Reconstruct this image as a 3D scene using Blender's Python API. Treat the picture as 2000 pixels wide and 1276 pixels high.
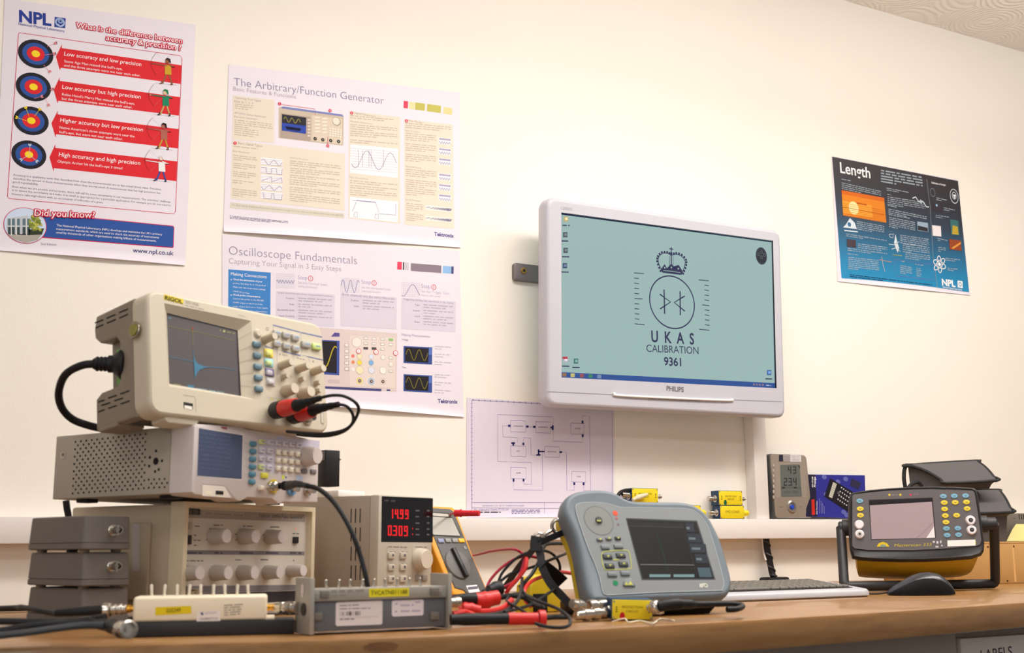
import bpy, bmesh, math, random
from math import radians as rad, sin, cos, pi, atan2, hypot
from mathutils import Vector, Matrix
C = bpy.context.scene.collection
for o in list(bpy.data.objects): bpy.data.objects.remove(o)
random.seed(4)

# ------------------------------------------------------------- camera, world, lights
FPX = 2377.0                                    # focal length in pixels of the 2000x1276 frame
CAM = Vector((0.0, -2.794, 0.863))
def cam_axes(pitch, yaw, roll):
    cp, sp, cy, sy = cos(pitch), sin(pitch), cos(yaw), sin(yaw)
    f = Vector((sy*cp, cy*cp, sp)); r = Vector((cy, -sy, 0)); d = f.cross(r)
    return r*cos(roll)+d*sin(roll), d*cos(roll)-r*sin(roll), f
AX_R, AX_D, AX_F = cam_axes(rad(10.25), rad(29.88), rad(0.56))
cam = bpy.data.cameras.new('camera'); cam_ob = bpy.data.objects.new('camera', cam); C.objects.link(cam_ob)
cam.sensor_width = 36; cam.sensor_fit = 'HORIZONTAL'; cam.lens = FPX/2000*36
mw = Matrix((AX_R, -AX_D, -AX_F)).transposed().to_4x4(); mw.translation = CAM
cam_ob.matrix_world = mw
cam.clip_start = 0.05
cam.dof.use_dof = True; cam.dof.focus_distance = 3.1; cam.dof.aperture_fstop = 7.0
bpy.context.scene.camera = cam_ob
vs = bpy.context.scene.view_settings
vs.view_transform = 'Standard'; vs.look = 'None'; vs.gamma = 1; vs.use_curve_mapping = False
vs.exposure = -0.1
world = bpy.data.worlds.new('world'); bpy.context.scene.world = world; world.use_nodes = True
bgn = world.node_tree.nodes['Background']
bgn.inputs[0].default_value = (1.0, 0.965, 0.92, 1); bgn.inputs[1].default_value = 0.33
def area(name, loc, sx, sy, power, col, rot=(0, 0, 0)):
    l = bpy.data.lights.new(name, 'AREA'); l.shape = 'RECTANGLE'; l.size = sx; l.size_y = sy
    l.energy = power; l.color = col
    o = bpy.data.objects.new(name, l); o.location = loc; o.rotation_euler = rot; C.objects.link(o)
    return o
WARM = (1.0, 0.985, 0.965)
area('ceiling_light', (1.35, -1.30, 2.655), 1.6, 0.30, 30, WARM)
area('ceiling_light', (-1.0, -2.3, 2.655), 0.35, 1.5, 12, WARM)
area('left_fill_light', (-1.5, -3.7, 1.5), 1.2, 1.2, 16, (1.0, 0.97, 0.95), (rad(80), 0, rad(-42)))  # added fill behind the camera, brightens fronts at left; the window is only supposed
area('ceiling_light', (3.0, -1.35, 2.655), 1.4, 0.30, 18, WARM)
area('ceiling_light', (1.3, -3.0, 2.655), 1.8, 0.45, 20, WARM)
area('ceiling_fill_light', (2.9, -1.5, 2.25), 3.2, 0.25, 60, WARM, (pi, 0, 0))  # added upward fill that brightens the ceiling, no real fitting

# ------------------------------------------------------------- pixel helpers
def ray(px, py): return AX_R*(px-1000)+AX_D*(py-638)+AX_F*FPX
def at(px, py, z): return CAM+ray(px, py)/FPX*z                    # a point z metres from the lens
def on_y(px, py, Y):
    v = ray(px, py); return CAM+v*((Y-CAM.y)/v.y)                  # on the vertical plane y = Y
def on_z(px, py, Z):
    v = ray(px, py); return CAM+v*((Z-CAM.z)/v.z)                  # on the level plane z = Z
class Frame:
    """local axes of a thing: x right, y into its depth, z up; o is its front bottom left corner"""
    def __init__(s, o, yaw=0, tilt=0, roll=0):
        s.o = Vector(o)
        s.R = Matrix.Rotation(rad(yaw), 3, 'Z') @ Matrix.Rotation(rad(-tilt), 3, 'X') @ Matrix.Rotation(rad(roll), 3, 'Y')
        s.M = s.R.to_4x4(); s.M.translation = s.o; s.Ri = s.R.transposed(); s.off = 0.0
    def loc(s, p): return s.Ri @ (Vector(p)-s.o)
    def sub(s, dy):                                                # same axes, front plane moved to y = dy
        k = Frame(s.o); k.R, k.M, k.Ri, k.off = s.R, s.M, s.Ri, dy; return k
    def uv(s, px, py, y=0.0):
        y += s.off; o = s.loc(CAM); d = s.Ri @ ray(px, py); t = (y-o.y)/d.y; p = o+d*t; return p.x, p.z
    def yz(s, px, py, x=0.0):
        o = s.loc(CAM); d = s.Ri @ ray(px, py); t = (x-o.x)/d.x; p = o+d*t; return p.y, p.z
    def at(s, px, py, z): return s.loc(at(px, py, z))

# ------------------------------------------------------------- materials
_mats = {}
def lin(c): 
    c /= 255.0
    return c/12.92 if c <= 0.04045 else ((c+0.055)/1.055)**2.4
def M(name, rgb=None, rough=0.5, metal=0.0, spec=0.5, emit=0.0, var=0.0, vscale=30.0, bump=0.0, bscale=200.0, coat=0.0):
    if name in _mats: return _mats[name]
    m = bpy.data.materials.new(name); m.use_nodes = True; _mats[name] = m
    nt = m.node_tree; b = nt.nodes['Principled BSDF']
    col = (lin(rgb[0]), lin(rgb[1]), lin(rgb[2]), 1)
    b.inputs['Base Color'].default_value = col; b.inputs['Roughness'].default_value = rough
    b.inputs['Metallic'].default_value = metal; b.inputs['Specular IOR Level'].default_value = spec
    b.inputs['Coat Weight'].default_value = coat
    if emit:
        b.inputs['Base Color'].default_value = (0.01, 0.01, 0.01, 1)
        b.inputs['Emission Color'].default_value = col; b.inputs['Emission Strength'].default_value = emit
    if var or bump:
        tc = nt.nodes.new('ShaderNodeTexCoord')
    if var:
        n = nt.nodes.new('ShaderNodeTexNoise'); n.inputs['Scale'].default_value = vscale; n.inputs['Detail'].default_value = 4
        nt.links.new(tc.outputs['Object'], n.inputs['Vector'])
        mx = nt.nodes.new('ShaderNodeMix'); mx.data_type = 'RGBA'
        mx.inputs[6].default_value = tuple(c*(1-var) for c in col[:3])+(1,)
        mx.inputs[7].default_value = tuple(min(1, c*(1+var)) for c in col[:3])+(1,)
        nt.links.new(n.outputs['Fac'], mx.inputs[0]); nt.links.new(mx.outputs[2], b.inputs['Base Color'])
    if bump:
        n2 = nt.nodes.new('ShaderNodeTexNoise'); n2.inputs['Scale'].default_value = bscale; n2.inputs['Detail'].default_value = 3
        nt.links.new(tc.outputs['Object'], n2.inputs['Vector'])
        bp = nt.nodes.new('ShaderNodeBump'); bp.inputs['Strength'].default_value = bump; bp.inputs['Distance'].default_value = 0.002
        nt.links.new(n2.outputs['Fac'], bp.inputs['Height']); nt.links.new(bp.outputs['Normal'], b.inputs['Normal'])
    return m
def INK(r, g, b): return M('ink_%02x%02x%02x' % (r, g, b), (r, g, b), 0.6, spec=0.2)
def GLOW(r, g, b, e=1.0): return M('lit_%02x%02x%02x_%d' % (r, g, b, e*100), (r, g, b), 0.25, spec=0.3, emit=e)
CHROME = M('nickel', (205, 198, 188), 0.22, 1.0, bump=0.05)
GOLD = M('gold_plate', (226, 170, 70), 0.25, 1.0, bump=0.05)
STEEL = M('steel', (150, 145, 138), 0.38, 1.0, bump=0.05)
BLACK = M('black_rubber', (20, 20, 23), 0.5, spec=0.35, var=0.2)
BLKP = M('black_plastic', (26, 25, 27), 0.42, var=0.15)
RED = M('red_plastic', (214, 38, 26), 0.4, var=0.08)
WHITE = M('white_plastic', (236, 230, 226), 0.4, var=0.03)

# ------------------------------------------------------------- mesh builder
class B:
    def __init__(s): s.bm = bmesh.new(); s.mats = []
    def mi(s, m):
        if m not in s.mats: s.mats.append(m)
        return s.mats.index(m)
    def add(s, t, mat, mtx=None, smooth=True):
        i = s.mi(mat)
        if mtx is not None: bmesh.ops.transform(t, matrix=mtx, verts=t.verts)
        for f in t.faces: f.material_index = i; f.smooth = smooth
        me = bpy.data.meshes.new('t'); t.to_mesh(me); t.free(); s.bm.from_mesh(me); bpy.data.meshes.remove(me)
    def raw(s, verts, faces, mat, smooth=False):
        i = s.mi(mat); vv = [s.bm.verts.new(v) for v in verts]
        for f in faces:
            try:
                q = s.bm.faces.new([vv[k] for k in f]); q.material_index = i; q.smooth = smooth
            except ValueError: pass
    def box(s, x0, x1, y0, y1, z0, z1, mat, bev=0.0, seg=2, mtx=None):
        t = bmesh.new(); bmesh.ops.create_cube(t, size=1)
        bmesh.ops.transform(t, matrix=Matrix.Translation(((x0+x1)/2, (y0+y1)/2, (z0+z1)/2)) @ Matrix.Diagonal((abs(x1-x0), abs(y1-y0), abs(z1-z0), 1)), verts=t.verts)
        if bev: bmesh.ops.bevel(t, geom=t.edges[:], offset=bev, segments=seg, affect='EDGES', profile=0.5, clamp_overlap=True)
        s.add(t, mat, mtx)
    def lathe(s, p, axis, prof, mat, seg=24):
        """prof: list of (radius, distance along axis)"""
        a = Vector(axis).normalized(); q = a.to_track_quat('Z', 'Y').to_matrix(); p = Vector(p)
        vs, fs = [], []
        for r, h in prof:
            for k in range(seg):
                an = 2*pi*k/seg; vs.append(p+q @ Vector((r*cos(an), r*sin(an), h)))
        n = len(prof)
        for j in range(n-1):
            for k in range(seg):
                k2 = (k+1) % seg; fs.append((j*seg+k, j*seg+k2, (j+1)*seg+k2, (j+1)*seg+k))
        fs.append(tuple(range(seg-1, -1, -1))); fs.append(tuple(range((n-1)*seg, n*seg)))
        s.raw(vs, fs, mat, True)
    def cyl(s, p, axis, r, h, mat, seg=24, bev=0.0, r2=None):
        r2 = r if r2 is None else r2
        pr = [(r, 0), (r2, h)] if not bev else [(max(r-bev, 1e-5), 0), (r, bev), (r2, h-bev), (max(r2-bev, 1e-5), h)]
        s.lathe(p, axis, pr, mat, seg)
    def tube(s, pts, r, mat, seg=10, sub=6, closed=False, spline=True):
        P = [Vector(p) for p in pts]
        if spline: P = catmull(P, sub, closed)
        n = len(P); rings = []; up = None
        for i in range(n):
            a = P[(i-1) % n] if (closed or i) else P[i]; c = P[(i+1) % n] if (closed or i < n-1) else P[i]
            tg = (c-a); 
            if tg.length < 1e-9: tg = Vector((0, 0, 1))
            tg.normalize()
            if up is None: up = tg.orthogonal().normalized()
            up = (up-tg*up.dot(tg))
            if up.length < 1e-6: up = tg.orthogonal()
            up.normalize(); sd = tg.cross(up)
            rr = r[min(len(r)-1, int(i/(n-1)*len(r)))] if isinstance(r, (list, tuple)) else r
            rings.append([P[i]+(up*cos(2*pi*k/seg)+sd*sin(2*pi*k/seg))*rr for k in range(seg)])
        s.loft(rings, mat, closed)
    def loft(s, rings, mat, closed=False, caps=True):
        n = len(rings); m = len(rings[0]); vs = [v for r in rings for v in r]; fs = []
        for j in range(n if closed else n-1):
            j2 = (j+1) % n
            for k in range(m):
                k2 = (k+1) % m; fs.append((j*m+k, j*m+k2, j2*m+k2, j2*m+k))
        if caps and not closed:
            fs.append(tuple(range(m-1, -1, -1))); fs.append(tuple(range((n-1)*m, n*m)))
        s.raw(vs, fs, mat, True)
    def prism(s, poly, y0, y1, mat, bev=0.0, seg=3, axis='y', back=0.0):
        """poly in (x,z) pulled along y, or in (y,z) pulled along x; the y0 rim is bevelled by bev"""
        t = bmesh.new()
        f3 = (lambda u, v, w: (u, w, v)) if axis == 'y' else (lambda u, v, w: (w, u, v))
        a = [t.verts.new(f3(u, v, y0)) for u, v in poly]; b = [t.verts.new(f3(u, v, y1)) for u, v in poly]
        fa = t.faces.new(a); fb = t.faces.new(b); n = len(poly)
        for i in range(n): t.faces.new((a[i], a[(i+1) % n], b[(i+1) % n], b[i]))
        bmesh.ops.recalc_face_normals(t, faces=t.faces)
        if bev: bmesh.ops.bevel(t, geom=list(fa.edges), offset=bev, segments=seg, affect='EDGES', profile=0.5, clamp_overlap=True)
        if back:
            fb2 = max((f for f in t.faces), key=lambda f: (f.calc_center_median().y if axis == 'y' else f.calc_center_median().x))
            bmesh.ops.bevel(t, geom=list(fb2.edges), offset=back, segments=seg, affect='EDGES', profile=0.5, clamp_overlap=True)
        s.add(t, mat)
    def holed(s, outer, hole, y, deep, ydeep, mat, mat_in=None):
        """flat face between outline and hole (x,z lists), with walls from the hole to the deep loop"""
        t = bmesh.new(); es = []
        for lp in (outer, hole):
            vv = [t.verts.new((u, y, v)) for u, v in lp]
            es += [t.edges.new((vv[i], vv[(i+1) % len(vv)])) for i in range(len(vv))]
        bmesh.ops.triangle_fill(t, use_beauty=True, use_dissolve=False, edges=es)
        for f in t.faces:
            f.normal_update()
            if f.normal.y > 0: f.normal_flip()
        s.add(t, mat, smooth=False)
        n = len(hole)
        s.raw([(u, y, v) for u, v in hole]+[(u, ydeep, v) for u, v in deep],
              [(i, (i+1) % n, n+(i+1) % n, n+i) for i in range(n)], mat_in or mat)
    def done(s, name, parent=None, angle=35, recentre=True):
        bmesh.ops.recalc_face_normals(s.bm, faces=[f for f in s.bm.faces if f.smooth])
        me = bpy.data.meshes.new(name); off = Vector((0, 0, 0))
        if parent is None and recentre and s.bm.verts:
            xs = [v.co for v in s.bm.verts]
            off = Vector(((min(v.x for v in xs)+max(v.x for v in xs))/2, (min(v.y for v in xs)+max(v.y for v in xs))/2, min(v.z for v in xs)))
            bmesh.ops.translate(s.bm, vec=-off, verts=s.bm.verts)
        s.bm.to_mesh(me); s.bm.free()
        for m in s.mats: me.materials.append(m)
        try: me.set_sharp_from_angle(angle=rad(angle))
        except Exception: pass
        o = bpy.data.objects.new(name, me); C.objects.link(o); o.location = off
        if parent is not None: o.parent = parent
        return o
def catmull(P, sub, closed=False):
    if len(P) < 3: return P
    out = []; n = len(P); rng = n if closed else n-1
    g = (lambda i: P[i % n]) if closed else (lambda i: P[max(0, min(n-1, i))])
    for i in range(rng):
        a, b, c, d = g(i-1), g(i), g(i+1), g(i+2)
        for k in range(sub):
            t = k/sub
            out.append(0.5*((2*b)+(c-a)*t+(2*a-5*b+4*c-d)*t*t+(3*b-3*c+d-a)*t**3))
    if not closed: out.append(P[-1])
    return out
def rrect(x0, x1, z0, z1, r, seg=6):
    out = []
    for cx, cz, a0 in ((x1-r, z1-r, 0), (x0+r, z1-r, 90), (x0+r, z0+r, 180), (x1-r, z0+r, 270)):
        for k in range(seg+1):
            a = rad(a0+90*k/seg); out.append((cx+r*cos(a), cz+r*sin(a)))
    return out
def tag(o, label, cat, group=None, kind=None):
    if label: o['label'] = label
    if cat: o['category'] = cat
    if group: o['group'] = group
    if kind: o['kind'] = kind
    return o
def thing(name, fr, label, cat, group=None):
    o = bpy.data.objects.new(name, None); C.objects.link(o); o.empty_display_size = 0.02
    o.matrix_world = fr.M; return tag(o, label, cat, group)
def lab(o, text): o['label'] = text; return o
def copy_tree(o, parent=None):
    c = o.copy(); C.objects.link(c)
    if parent is not None: c.parent = parent
    for ch in [x for x in bpy.data.objects if x.parent == o]: copy_tree(ch, c)
    return c

# ------------------------------------------------------------- flat print (posters, panels, screens)
_gl = {}
def glyphs(txt, weight, shear, res):
    k = (txt, weight, shear, res)
    if k not in _gl:
        cu = bpy.data.curves.new('t', 'FONT'); cu.body = txt; cu.offset = weight; cu.shear = shear
        cu.resolution_u = res; cu.fill_mode = 'FRONT'
        ob = bpy.data.objects.new('t', cu); me = ob.to_mesh()
        _gl[k] = ([v.co.copy() for v in me.vertices], [tuple(p.vertices) for p in me.polygons])
        ob.to_mesh_clear(); bpy.data.objects.remove(ob); bpy.data.curves.remove(cu)
    return _gl[k]
class Sheet:
    def __init__(s, fr, y=0.0, step=0.00025, b=None, tf=None, plane='front', x=0.0):
        s.fr, s.y, s.step, s.b, s.tf, s.plane, s.x = fr, y, step, b or B(), tf or (lambda x, y: (x, y)), plane, x; s.ls = 1.0
    def uv(s, p):
        q = s.tf(*p)
        return Vector(s.fr.yz(q[0], q[1], s.x)) if s.plane == 'side' else Vector(s.fr.uv(q[0], q[1], s.y))
    def v3(s, uv, lay): return (s.x-lay*s.step, uv[0], uv[1]) if s.plane == 'side' else (uv[0], s.fr.off+s.y-lay*s.step, uv[1])
    def px(s, p): return (s.uv((p[0], p[1]+1))-s.uv(p)).length
    def fpx(s, p):
        q = s.tf(*p); k = Sheet(s.fr, s.y, b=s.b, plane=s.plane, x=s.x); return k.px(q)
    def lpoly(s, uvs, mat, lay=1):
        t = bmesh.new(); vv = [t.verts.new(s.v3(u, lay)) for u in uvs]
        f = t.faces.new(vv)
        if len(vv) > 4: bmesh.ops.triangulate(t, faces=[f])
        s.b.add(t, mat, smooth=False)
    def poly(s, pts, mat, lay=1): s.lpoly([s.uv(p) for p in pts], mat, lay)
    def rect(s, x0, y0, x1, y1, mat, lay=1): s.poly([(x0, y0), (x1, y0), (x1, y1), (x0, y1)], mat, lay)
    def para(s, a, b, h, mat, lay=1):   # parallelogram with top edge a-b and pixel height h
        s.poly([a, b, (b[0], b[1]+h), (a[0], a[1]+h)], mat, lay)
    def circ(s, c, r, mat, lay=1, rin=0.0, seg=28, sx=1.0):
        o = s.uv(c); k = s.px(c)
        ring = lambda q: [(o.x+sx*q*k*cos(2*pi*i/seg), o.y+q*k*sin(2*pi*i/seg)) for i in range(seg)]
        if rin:
            a, b_ = ring(r), ring(rin)
            s.b.raw([s.v3(u, lay) for u in a+b_], [(i, (i+1) % seg, seg+(i+1) % seg, seg+i) for i in range(seg)], mat)
        else: s.lpoly(ring(r), mat, lay)
    def line(s, pts, w, mat, lay=1, closed=False):
        U = [s.uv(p) for p in pts]; h = w*s.ls*s.fpx(pts[0])/2      # width in photo pixels
        if closed: U.append(U[0])
        vs, fs = [], []
        for i, u in enumerate(U):
            a = U[max(0, i-1)]; c = U[min(len(U)-1, i+1)]; d = (c-a)
            if d.length < 1e-9: d = Vector((1, 0))
            d.normalize(); n = Vector((-d.y, d.x))*h
            vs += [s.v3(u+n, lay), s.v3(u-n, lay)]
        for i in range(len(U)-1): fs.append((2*i, 2*i+1, 2*i+3, 2*i+2))
        s.b.raw(vs, fs, mat)
    def text(s, txt, p0, p1, mat, lay=2, w=0.0, shear=0.0, h=None, res=4):
        V_, F_ = glyphs(txt, w, shear, res); N_ = glyphs(txt, 0.0, shear, res)[0]
        if not V_: return
        a, b_ = s.uv(p0), s.uv(p1); d = b_-a; L = d.length; d.normalize(); n = Vector((-d.y, d.x))
        x0 = min(v.x for v in N_); x1 = max(v.x for v in N_); k = L/(x1-x0)
        kh = k if h is None else h*s.px(p0)/0.73
        s.b.raw([s.v3(a+d*((v.x-x0)*k)+n*(v.y*kh), lay) for v in V_], F_, mat)
    def outlined(s, txt, p0, p1, edge, fill, lay, r, shear=0.0):
        """lettering with a thick coloured edge: shifted copies of the letters, each a hair nearer, under the plain letters"""
        V_, F_ = glyphs(txt, 0.012, shear, 3); a, b_ = s.uv(p0), s.uv(p1); d = (b_-a); L = d.length; d.normalize(); n = Vector((-d.y, d.x))
        x0 = min(v.x for v in V_); k = L/(max(v.x for v in V_)-x0)
        for q in range(14):
            dx, dy = (r*cos(2*pi*q/14), r*sin(2*pi*q/14))
            s.b.raw([s.v3(a+d*((v.x-x0+dx)*k)+n*((v.y+dy)*k), lay+q*.14) for v in V_], F_, edge)
        V_, F_ = glyphs(txt, 0.0, shear, 3)
        s.b.raw([s.v3(a+d*((v.x-x0)*k)+n*(v.y*k), lay+2.4) for v in V_], F_, fill)
    def label(s, txt, p, h, mat, lay=2, w=0.0, align='c', slope=0.0, res=2):
        """text of a given cap height in crop units, set about the pixel p"""
        V_, F_ = glyphs(txt, w, 0.0, res)
        if not V_: return
        a = s.uv(p); d = (s.uv((p[0]+10, p[1]+10*slope))-a).normalized(); n = Vector((-d.y, d.x)); k = h*s.px(p)/0.73
        x0 = min(v.x for v in V_); x1 = max(v.x for v in V_); o = {'l': x0, 'c': (x0+x1)/2, 'r': x1}[align]
        s.b.raw([s.v3(a+d*((v.x-o)*k)+n*(v.y*k), lay) for v in V_], F_, mat)
    def bars(s, p0, p1, h, mat, lay=2, seed=0, fill=0.8):
        rg = random.Random(seed); x = 0.0; L = hypot(p1[0]-p0[0], p1[1]-p0[1]); k = h*1.0
        dx, dy = (p1[0]-p0[0])/L, (p1[1]-p0[1])/L
        while x < L:
            w = min(L-x, k*rg.choice([2.0, 3.0, 4.5, 6.0, 7.5]))
            a = (p0[0]+dx*x, p0[1]+dy*x); b_ = (p0[0]+dx*(x+w), p0[1]+dy*(x+w))
            s.poly([a, b_, (b_[0], b_[1]-h*fill), (a[0], a[1]-h*fill)], mat, lay); x += w+k*0.9
    def para_lines(s, a, b_, n, pitch, h, mat, lay=2, seed=0):
        """n word-bar lines under one another, a-b being the first baseline"""
        rg = random.Random(seed)
        for i in range(n):
            t = 1.0 if i < n-1 else rg.uniform(0.3, 0.8)
            p = (a[0], a[1]+pitch*i); q = (a[0]+(b_[0]-a[0])*t, a[1]+(b_[1]-a[1])*t+pitch*i)
            s.bars(p, q, h, mat, lay, seed*31+i)
    def wave(s, p0, p1, amp, n, fn, w, mat, lay=2):
        s.line([(p0[0]+(p1[0]-p0[0])*i/n, p0[1]+(p1[1]-p0[1])*i/n-amp*fn(i/n)) for i in range(n+1)], w, mat, lay)
def crop(x0, y0, k): return lambda x, y: (x0+k*x, y0+k*y)

# ------------------------------------------------------------- parts on a front panel, placed by where they show
def key(b, fr, cx, cy, w, h, out, mat, bev=0.0012, tf=None):
    """a button: centre pixel, pixel width and height, how far it stands out"""
    q = (lambda x, y: tf(x, y)) if tf else (lambda x, y: (x, y))
    a = Vector(fr.uv(*q(cx-w/2, cy), -out)); c = Vector(fr.uv(*q(cx+w/2, cy), -out))
    d = Vector(fr.uv(*q(cx, cy-h/2), -out)); e = Vector(fr.uv(*q(cx, cy+h/2), -out)); m = (a+c)/2
    hw, hh = abs(c.x-a.x)/2, abs(d.y-e.y)/2
    b.box(m.x-hw, m.x+hw, fr.off-out, fr.off+0.001, m.y-hh, m.y+hh, mat, min(bev, hw*0.6, hh*0.6))
def knob(b, fr, cx, cy, r, L, mat, tf=None, skirt=1.08, matcap=None):
    """a round knob: pixel of its cap centre, cap radius in pixels (vertical), length"""
    q = tf(cx, cy) if tf else (cx, cy); q1 = tf(cx, cy+r) if tf else (cx, cy+r)
    c = Vector(fr.uv(*q, -L)); rr = (Vector(fr.uv(*q1, -L))-c).length
    b.lathe((c.x, fr.off+0.001, c.y), (0, -1, 0), [(rr*skirt, 0), (rr*skirt, L*0.3), (rr, L*0.75), (rr, L-rr*0.12), (rr*0.9, L+0.001)], mat, 28)
    b.lathe((c.x, fr.off-L-0.0008, c.y), (0, -1, 0), [(rr*0.92, 0), (rr*0.88, 0.0006)], matcap or mat, 24)
    return c, rr
SEGS = {'0': 'abcdef', '1': 'bc', '2': 'abged', '3': 'abgcd', '4': 'fgbc', '5': 'afgcd', '6': 'afgedc', '7': 'abc', '8': 'abcdefg', '9': 'abcdfg'}
def seven(sh, ch, x, y, w, h, t, mat, lay=2, dy=0.0):
    """seven-segment digit with top-left pixel (x,y)"""
    m = y+h/2
    S = {'a': (x, y, x+w, y+t), 'g': (x, m-t/2, x+w, m+t/2), 'd': (x, y+h-t, x+w, y+h), 'f': (x, y, x+t, m), 'b': (x+w-t, y, x+w, m),
         'e': (x, m, x+t, y+h), 'c': (x+w-t, m, x+w, y+h)}
    for k in SEGS[ch]: sh.rect(*S[k], mat, lay)
# ============================================================= the room
WALLM = M('wall_paint', (247, 240, 229), 0.75, spec=0.25, var=0.02, vscale=3, bump=0.15, bscale=350)
def wall_box(name, x0, x1, y0, y1, z0, z1, mat):
    b = B(); b.box(x0, x1, y0, y1, z0, z1, mat); o = b.done(name); o['kind'] = 'structure'; return o
CEIL = 2.68
wall_box('wall_back', -1.6, 6.5, 0.0, 0.1, 0.0, CEIL, WALLM)
wall_box('floor', -1.6, 6.5, -4.6, 0.1, -0.08, 0.0, M('floor_carpet', (96, 92, 92), 0.9, var=0.25, vscale=160, bump=0.4, bscale=500))
# ceiling with swirled plaster
mc = M('ceiling_plaster', (248, 240, 230), 0.85, spec=0.2)
nt = mc.node_tree; bs = nt.nodes['Principled BSDF']
tc = nt.nodes.new('ShaderNodeTexCoord'); vo = nt.nodes.new('ShaderNodeTexVoronoi'); vo.inputs['Scale'].default_value = 4.2
ma = nt.nodes.new('ShaderNodeMath'); ma.operation = 'MULTIPLY'; ma.inputs[1].default_value = 95.0
nz = nt.nodes.new('ShaderNodeTexNoise'); nz.inputs['Scale'].default_value = 9; nz.inputs['Detail'].default_value = 4
ad = nt.nodes.new('ShaderNodeMath'); ad.operation = 'MULTIPLY_ADD'; ad.inputs[1].default_value = 9.0
sn = nt.nodes.new('ShaderNodeMath'); sn.operation = 'SINE'; bp = nt.nodes.new('ShaderNodeBump')
bp.inputs['Strength'].default_value = 0.4; bp.inputs['Distance'].default_value = 0.004
nt.links.new(tc.outputs['Object'], vo.inputs['Vector']); nt.links.new(tc.outputs['Object'], nz.inputs['Vector'])
nt.links.new(vo.outputs['Distance'], ma.inputs[0]); nt.links.new(nz.outputs['Fac'], ad.inputs[0]); nt.links.new(ma.outputs[0], ad.inputs[2])
nt.links.new(ad.outputs[0], sn.inputs[0]); nt.links.new(sn.outputs[0], bp.inputs['Height']); nt.links.new(bp.outputs['Normal'], bs.inputs['Normal'])
wall_box('ceiling', -1.6, 6.5, -4.6, 0.1, CEIL, CEIL+0.08, mc)

# ------------------------------------------------------------- white cable trunking on the wall
TRK = M('trunking_plastic', (238, 231, 226), 0.4, var=0.015, vscale=6)
TY = -0.055
tz1 = on_y(1080, 1013, TY).z; tz0 = on_y(1200, 1054.5, TY).z
b = B(); b.box(-1.0, 5.2, TY, -0.0005, tz0, tz1, TRK, 0.002); o = b.done('trim_1'); tag(o, 'white horizontal cable trunking along the wall above the desk', 'trunking', kind='structure')
VY = -0.042
vx0, vx1 = on_y(1478, 1000, VY).x, on_y(1503, 1000, VY).x
b = B(); b.box(vx0, vx1, VY, -0.0005, tz1+0.0005, 1.62, TRK, 0.0025); o = b.done('trim_2'); tag(o, 'white upright cable trunking running up behind the screen', 'trunking', kind='structure')

# ------------------------------------------------------------- worktop
DZ = 0.75
edge = [(-1.0, -1.06), (-0.3, -1.11), (0.1, -1.165), (0.3, -1.215), (0.55, -1.29), (0.8, -1.335), (1.1, -1.33), (1.5, -1.30), (2.05, -1.22), (2.6, -1.15), (3.2, -1.11), (4.2, -1.06)]
edge = [(v.x, v.y) for v in catmull([Vector((x, y, 0)) for x, y in edge], 6)]
wood = M('beech_laminate', (176, 116, 62), 0.36, spec=0.5, coat=0.3)
nt = wood.node_tree; bs = nt.nodes['Principled BSDF']
tc = nt.nodes.new('ShaderNodeTexCoord'); mp = nt.nodes.new('ShaderNodeMapping'); mp.inputs['Scale'].default_value = (1.2, 22, 22)
nz = nt.nodes.new('ShaderNodeTexNoise'); nz.inputs['Scale'].default_value = 4; nz.inputs['Detail'].default_value = 6
rp = nt.nodes.new('ShaderNodeValToRGB'); rp.color_ramp.elements[0].position = 0.3; rp.color_ramp.elements[1].position = 0.75
rp.color_ramp.elements[0].color = (lin(136), lin(95), lin(51), 1); rp.color_ramp.elements[1].color = (lin(158), lin(115), lin(66), 1)
nt.links.new(tc.outputs['Object'], mp.inputs[0]); nt.links.new(mp.outputs[0], nz.inputs['Vector']); nt.links.new(nz.outputs['Fac'], rp.inputs[0]); nt.links.new(rp.outputs[0], bs.inputs['Base Color'])
t = bmesh.new(); N = len(edge); TH = 0.047; R = 0.006
prof = [(0.0, 0.0)]                                   # (inset from the edge, height under the top)
rows = [(R, 0.0), (R*0.3, R*0.3), (0.0, R), (0.0, TH-R), (R*0.3, TH-R*0.3), (R, TH)]
vv = [[t.verts.new((x, y+i, DZ-h)) for x, y in edge] for i, h in rows]
bt = [t.verts.new((x, -0.001, DZ)) for x, y in edge]; bb = [t.verts.new((x, -0.001, DZ-TH)) for x, y in edge]
allr = [bt]+vv+[bb]
for j in range(len(allr)-1):
    for i in range(N-1): t.faces.new((allr[j][i], allr[j][i+1], allr[j+1][i+1], allr[j+1][i]))
t.faces.new([r[0] for r in allr]); t.faces.new([r[-1] for r in allr])
for i in range(N-1): t.faces.new((bb[i], bb[i+1], bt[i+1], bt[i]))
b = B(); b.add(t, wood)
top = b.done('worktop'); tag(top, 'long light beech worktop running along the wall under all the instruments', 'desk')
def edge_y(x):
    for (a, ya), (c, yc) in zip(edge, edge[1:]):
        if a <= x <= c: return ya+(yc-ya)*(x-a)/(c-a)
    return -1.1
b = B()                                               # dark knot on the front edge
kx = on_y(755, 1252, -1.33).x
ring = [(kx+0.022*cos(2*pi*k/24)*(1+0.15*sin(3*k)), DZ-0.012+0.006*sin(2*pi*k/24)) for k in range(24)]
vs_ = [(x, edge_y(x)-0.0006, z) for x, z in ring]
b.raw(vs_+[(kx, edge_y(kx)-0.0006, DZ-0.012)], [(k, (k+1) % 24, 24) for k in range(24)], M('dark_knot', (126, 84, 46), 0.6, var=0.5, vscale=60))
for v in b.bm.verts: pass
o = b.done('dark_stain', None); mwk = o.location.copy(); o.parent = top; o.location = mwk-top.location; lab(o, 'dark brown knot mark on the edge')
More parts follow.
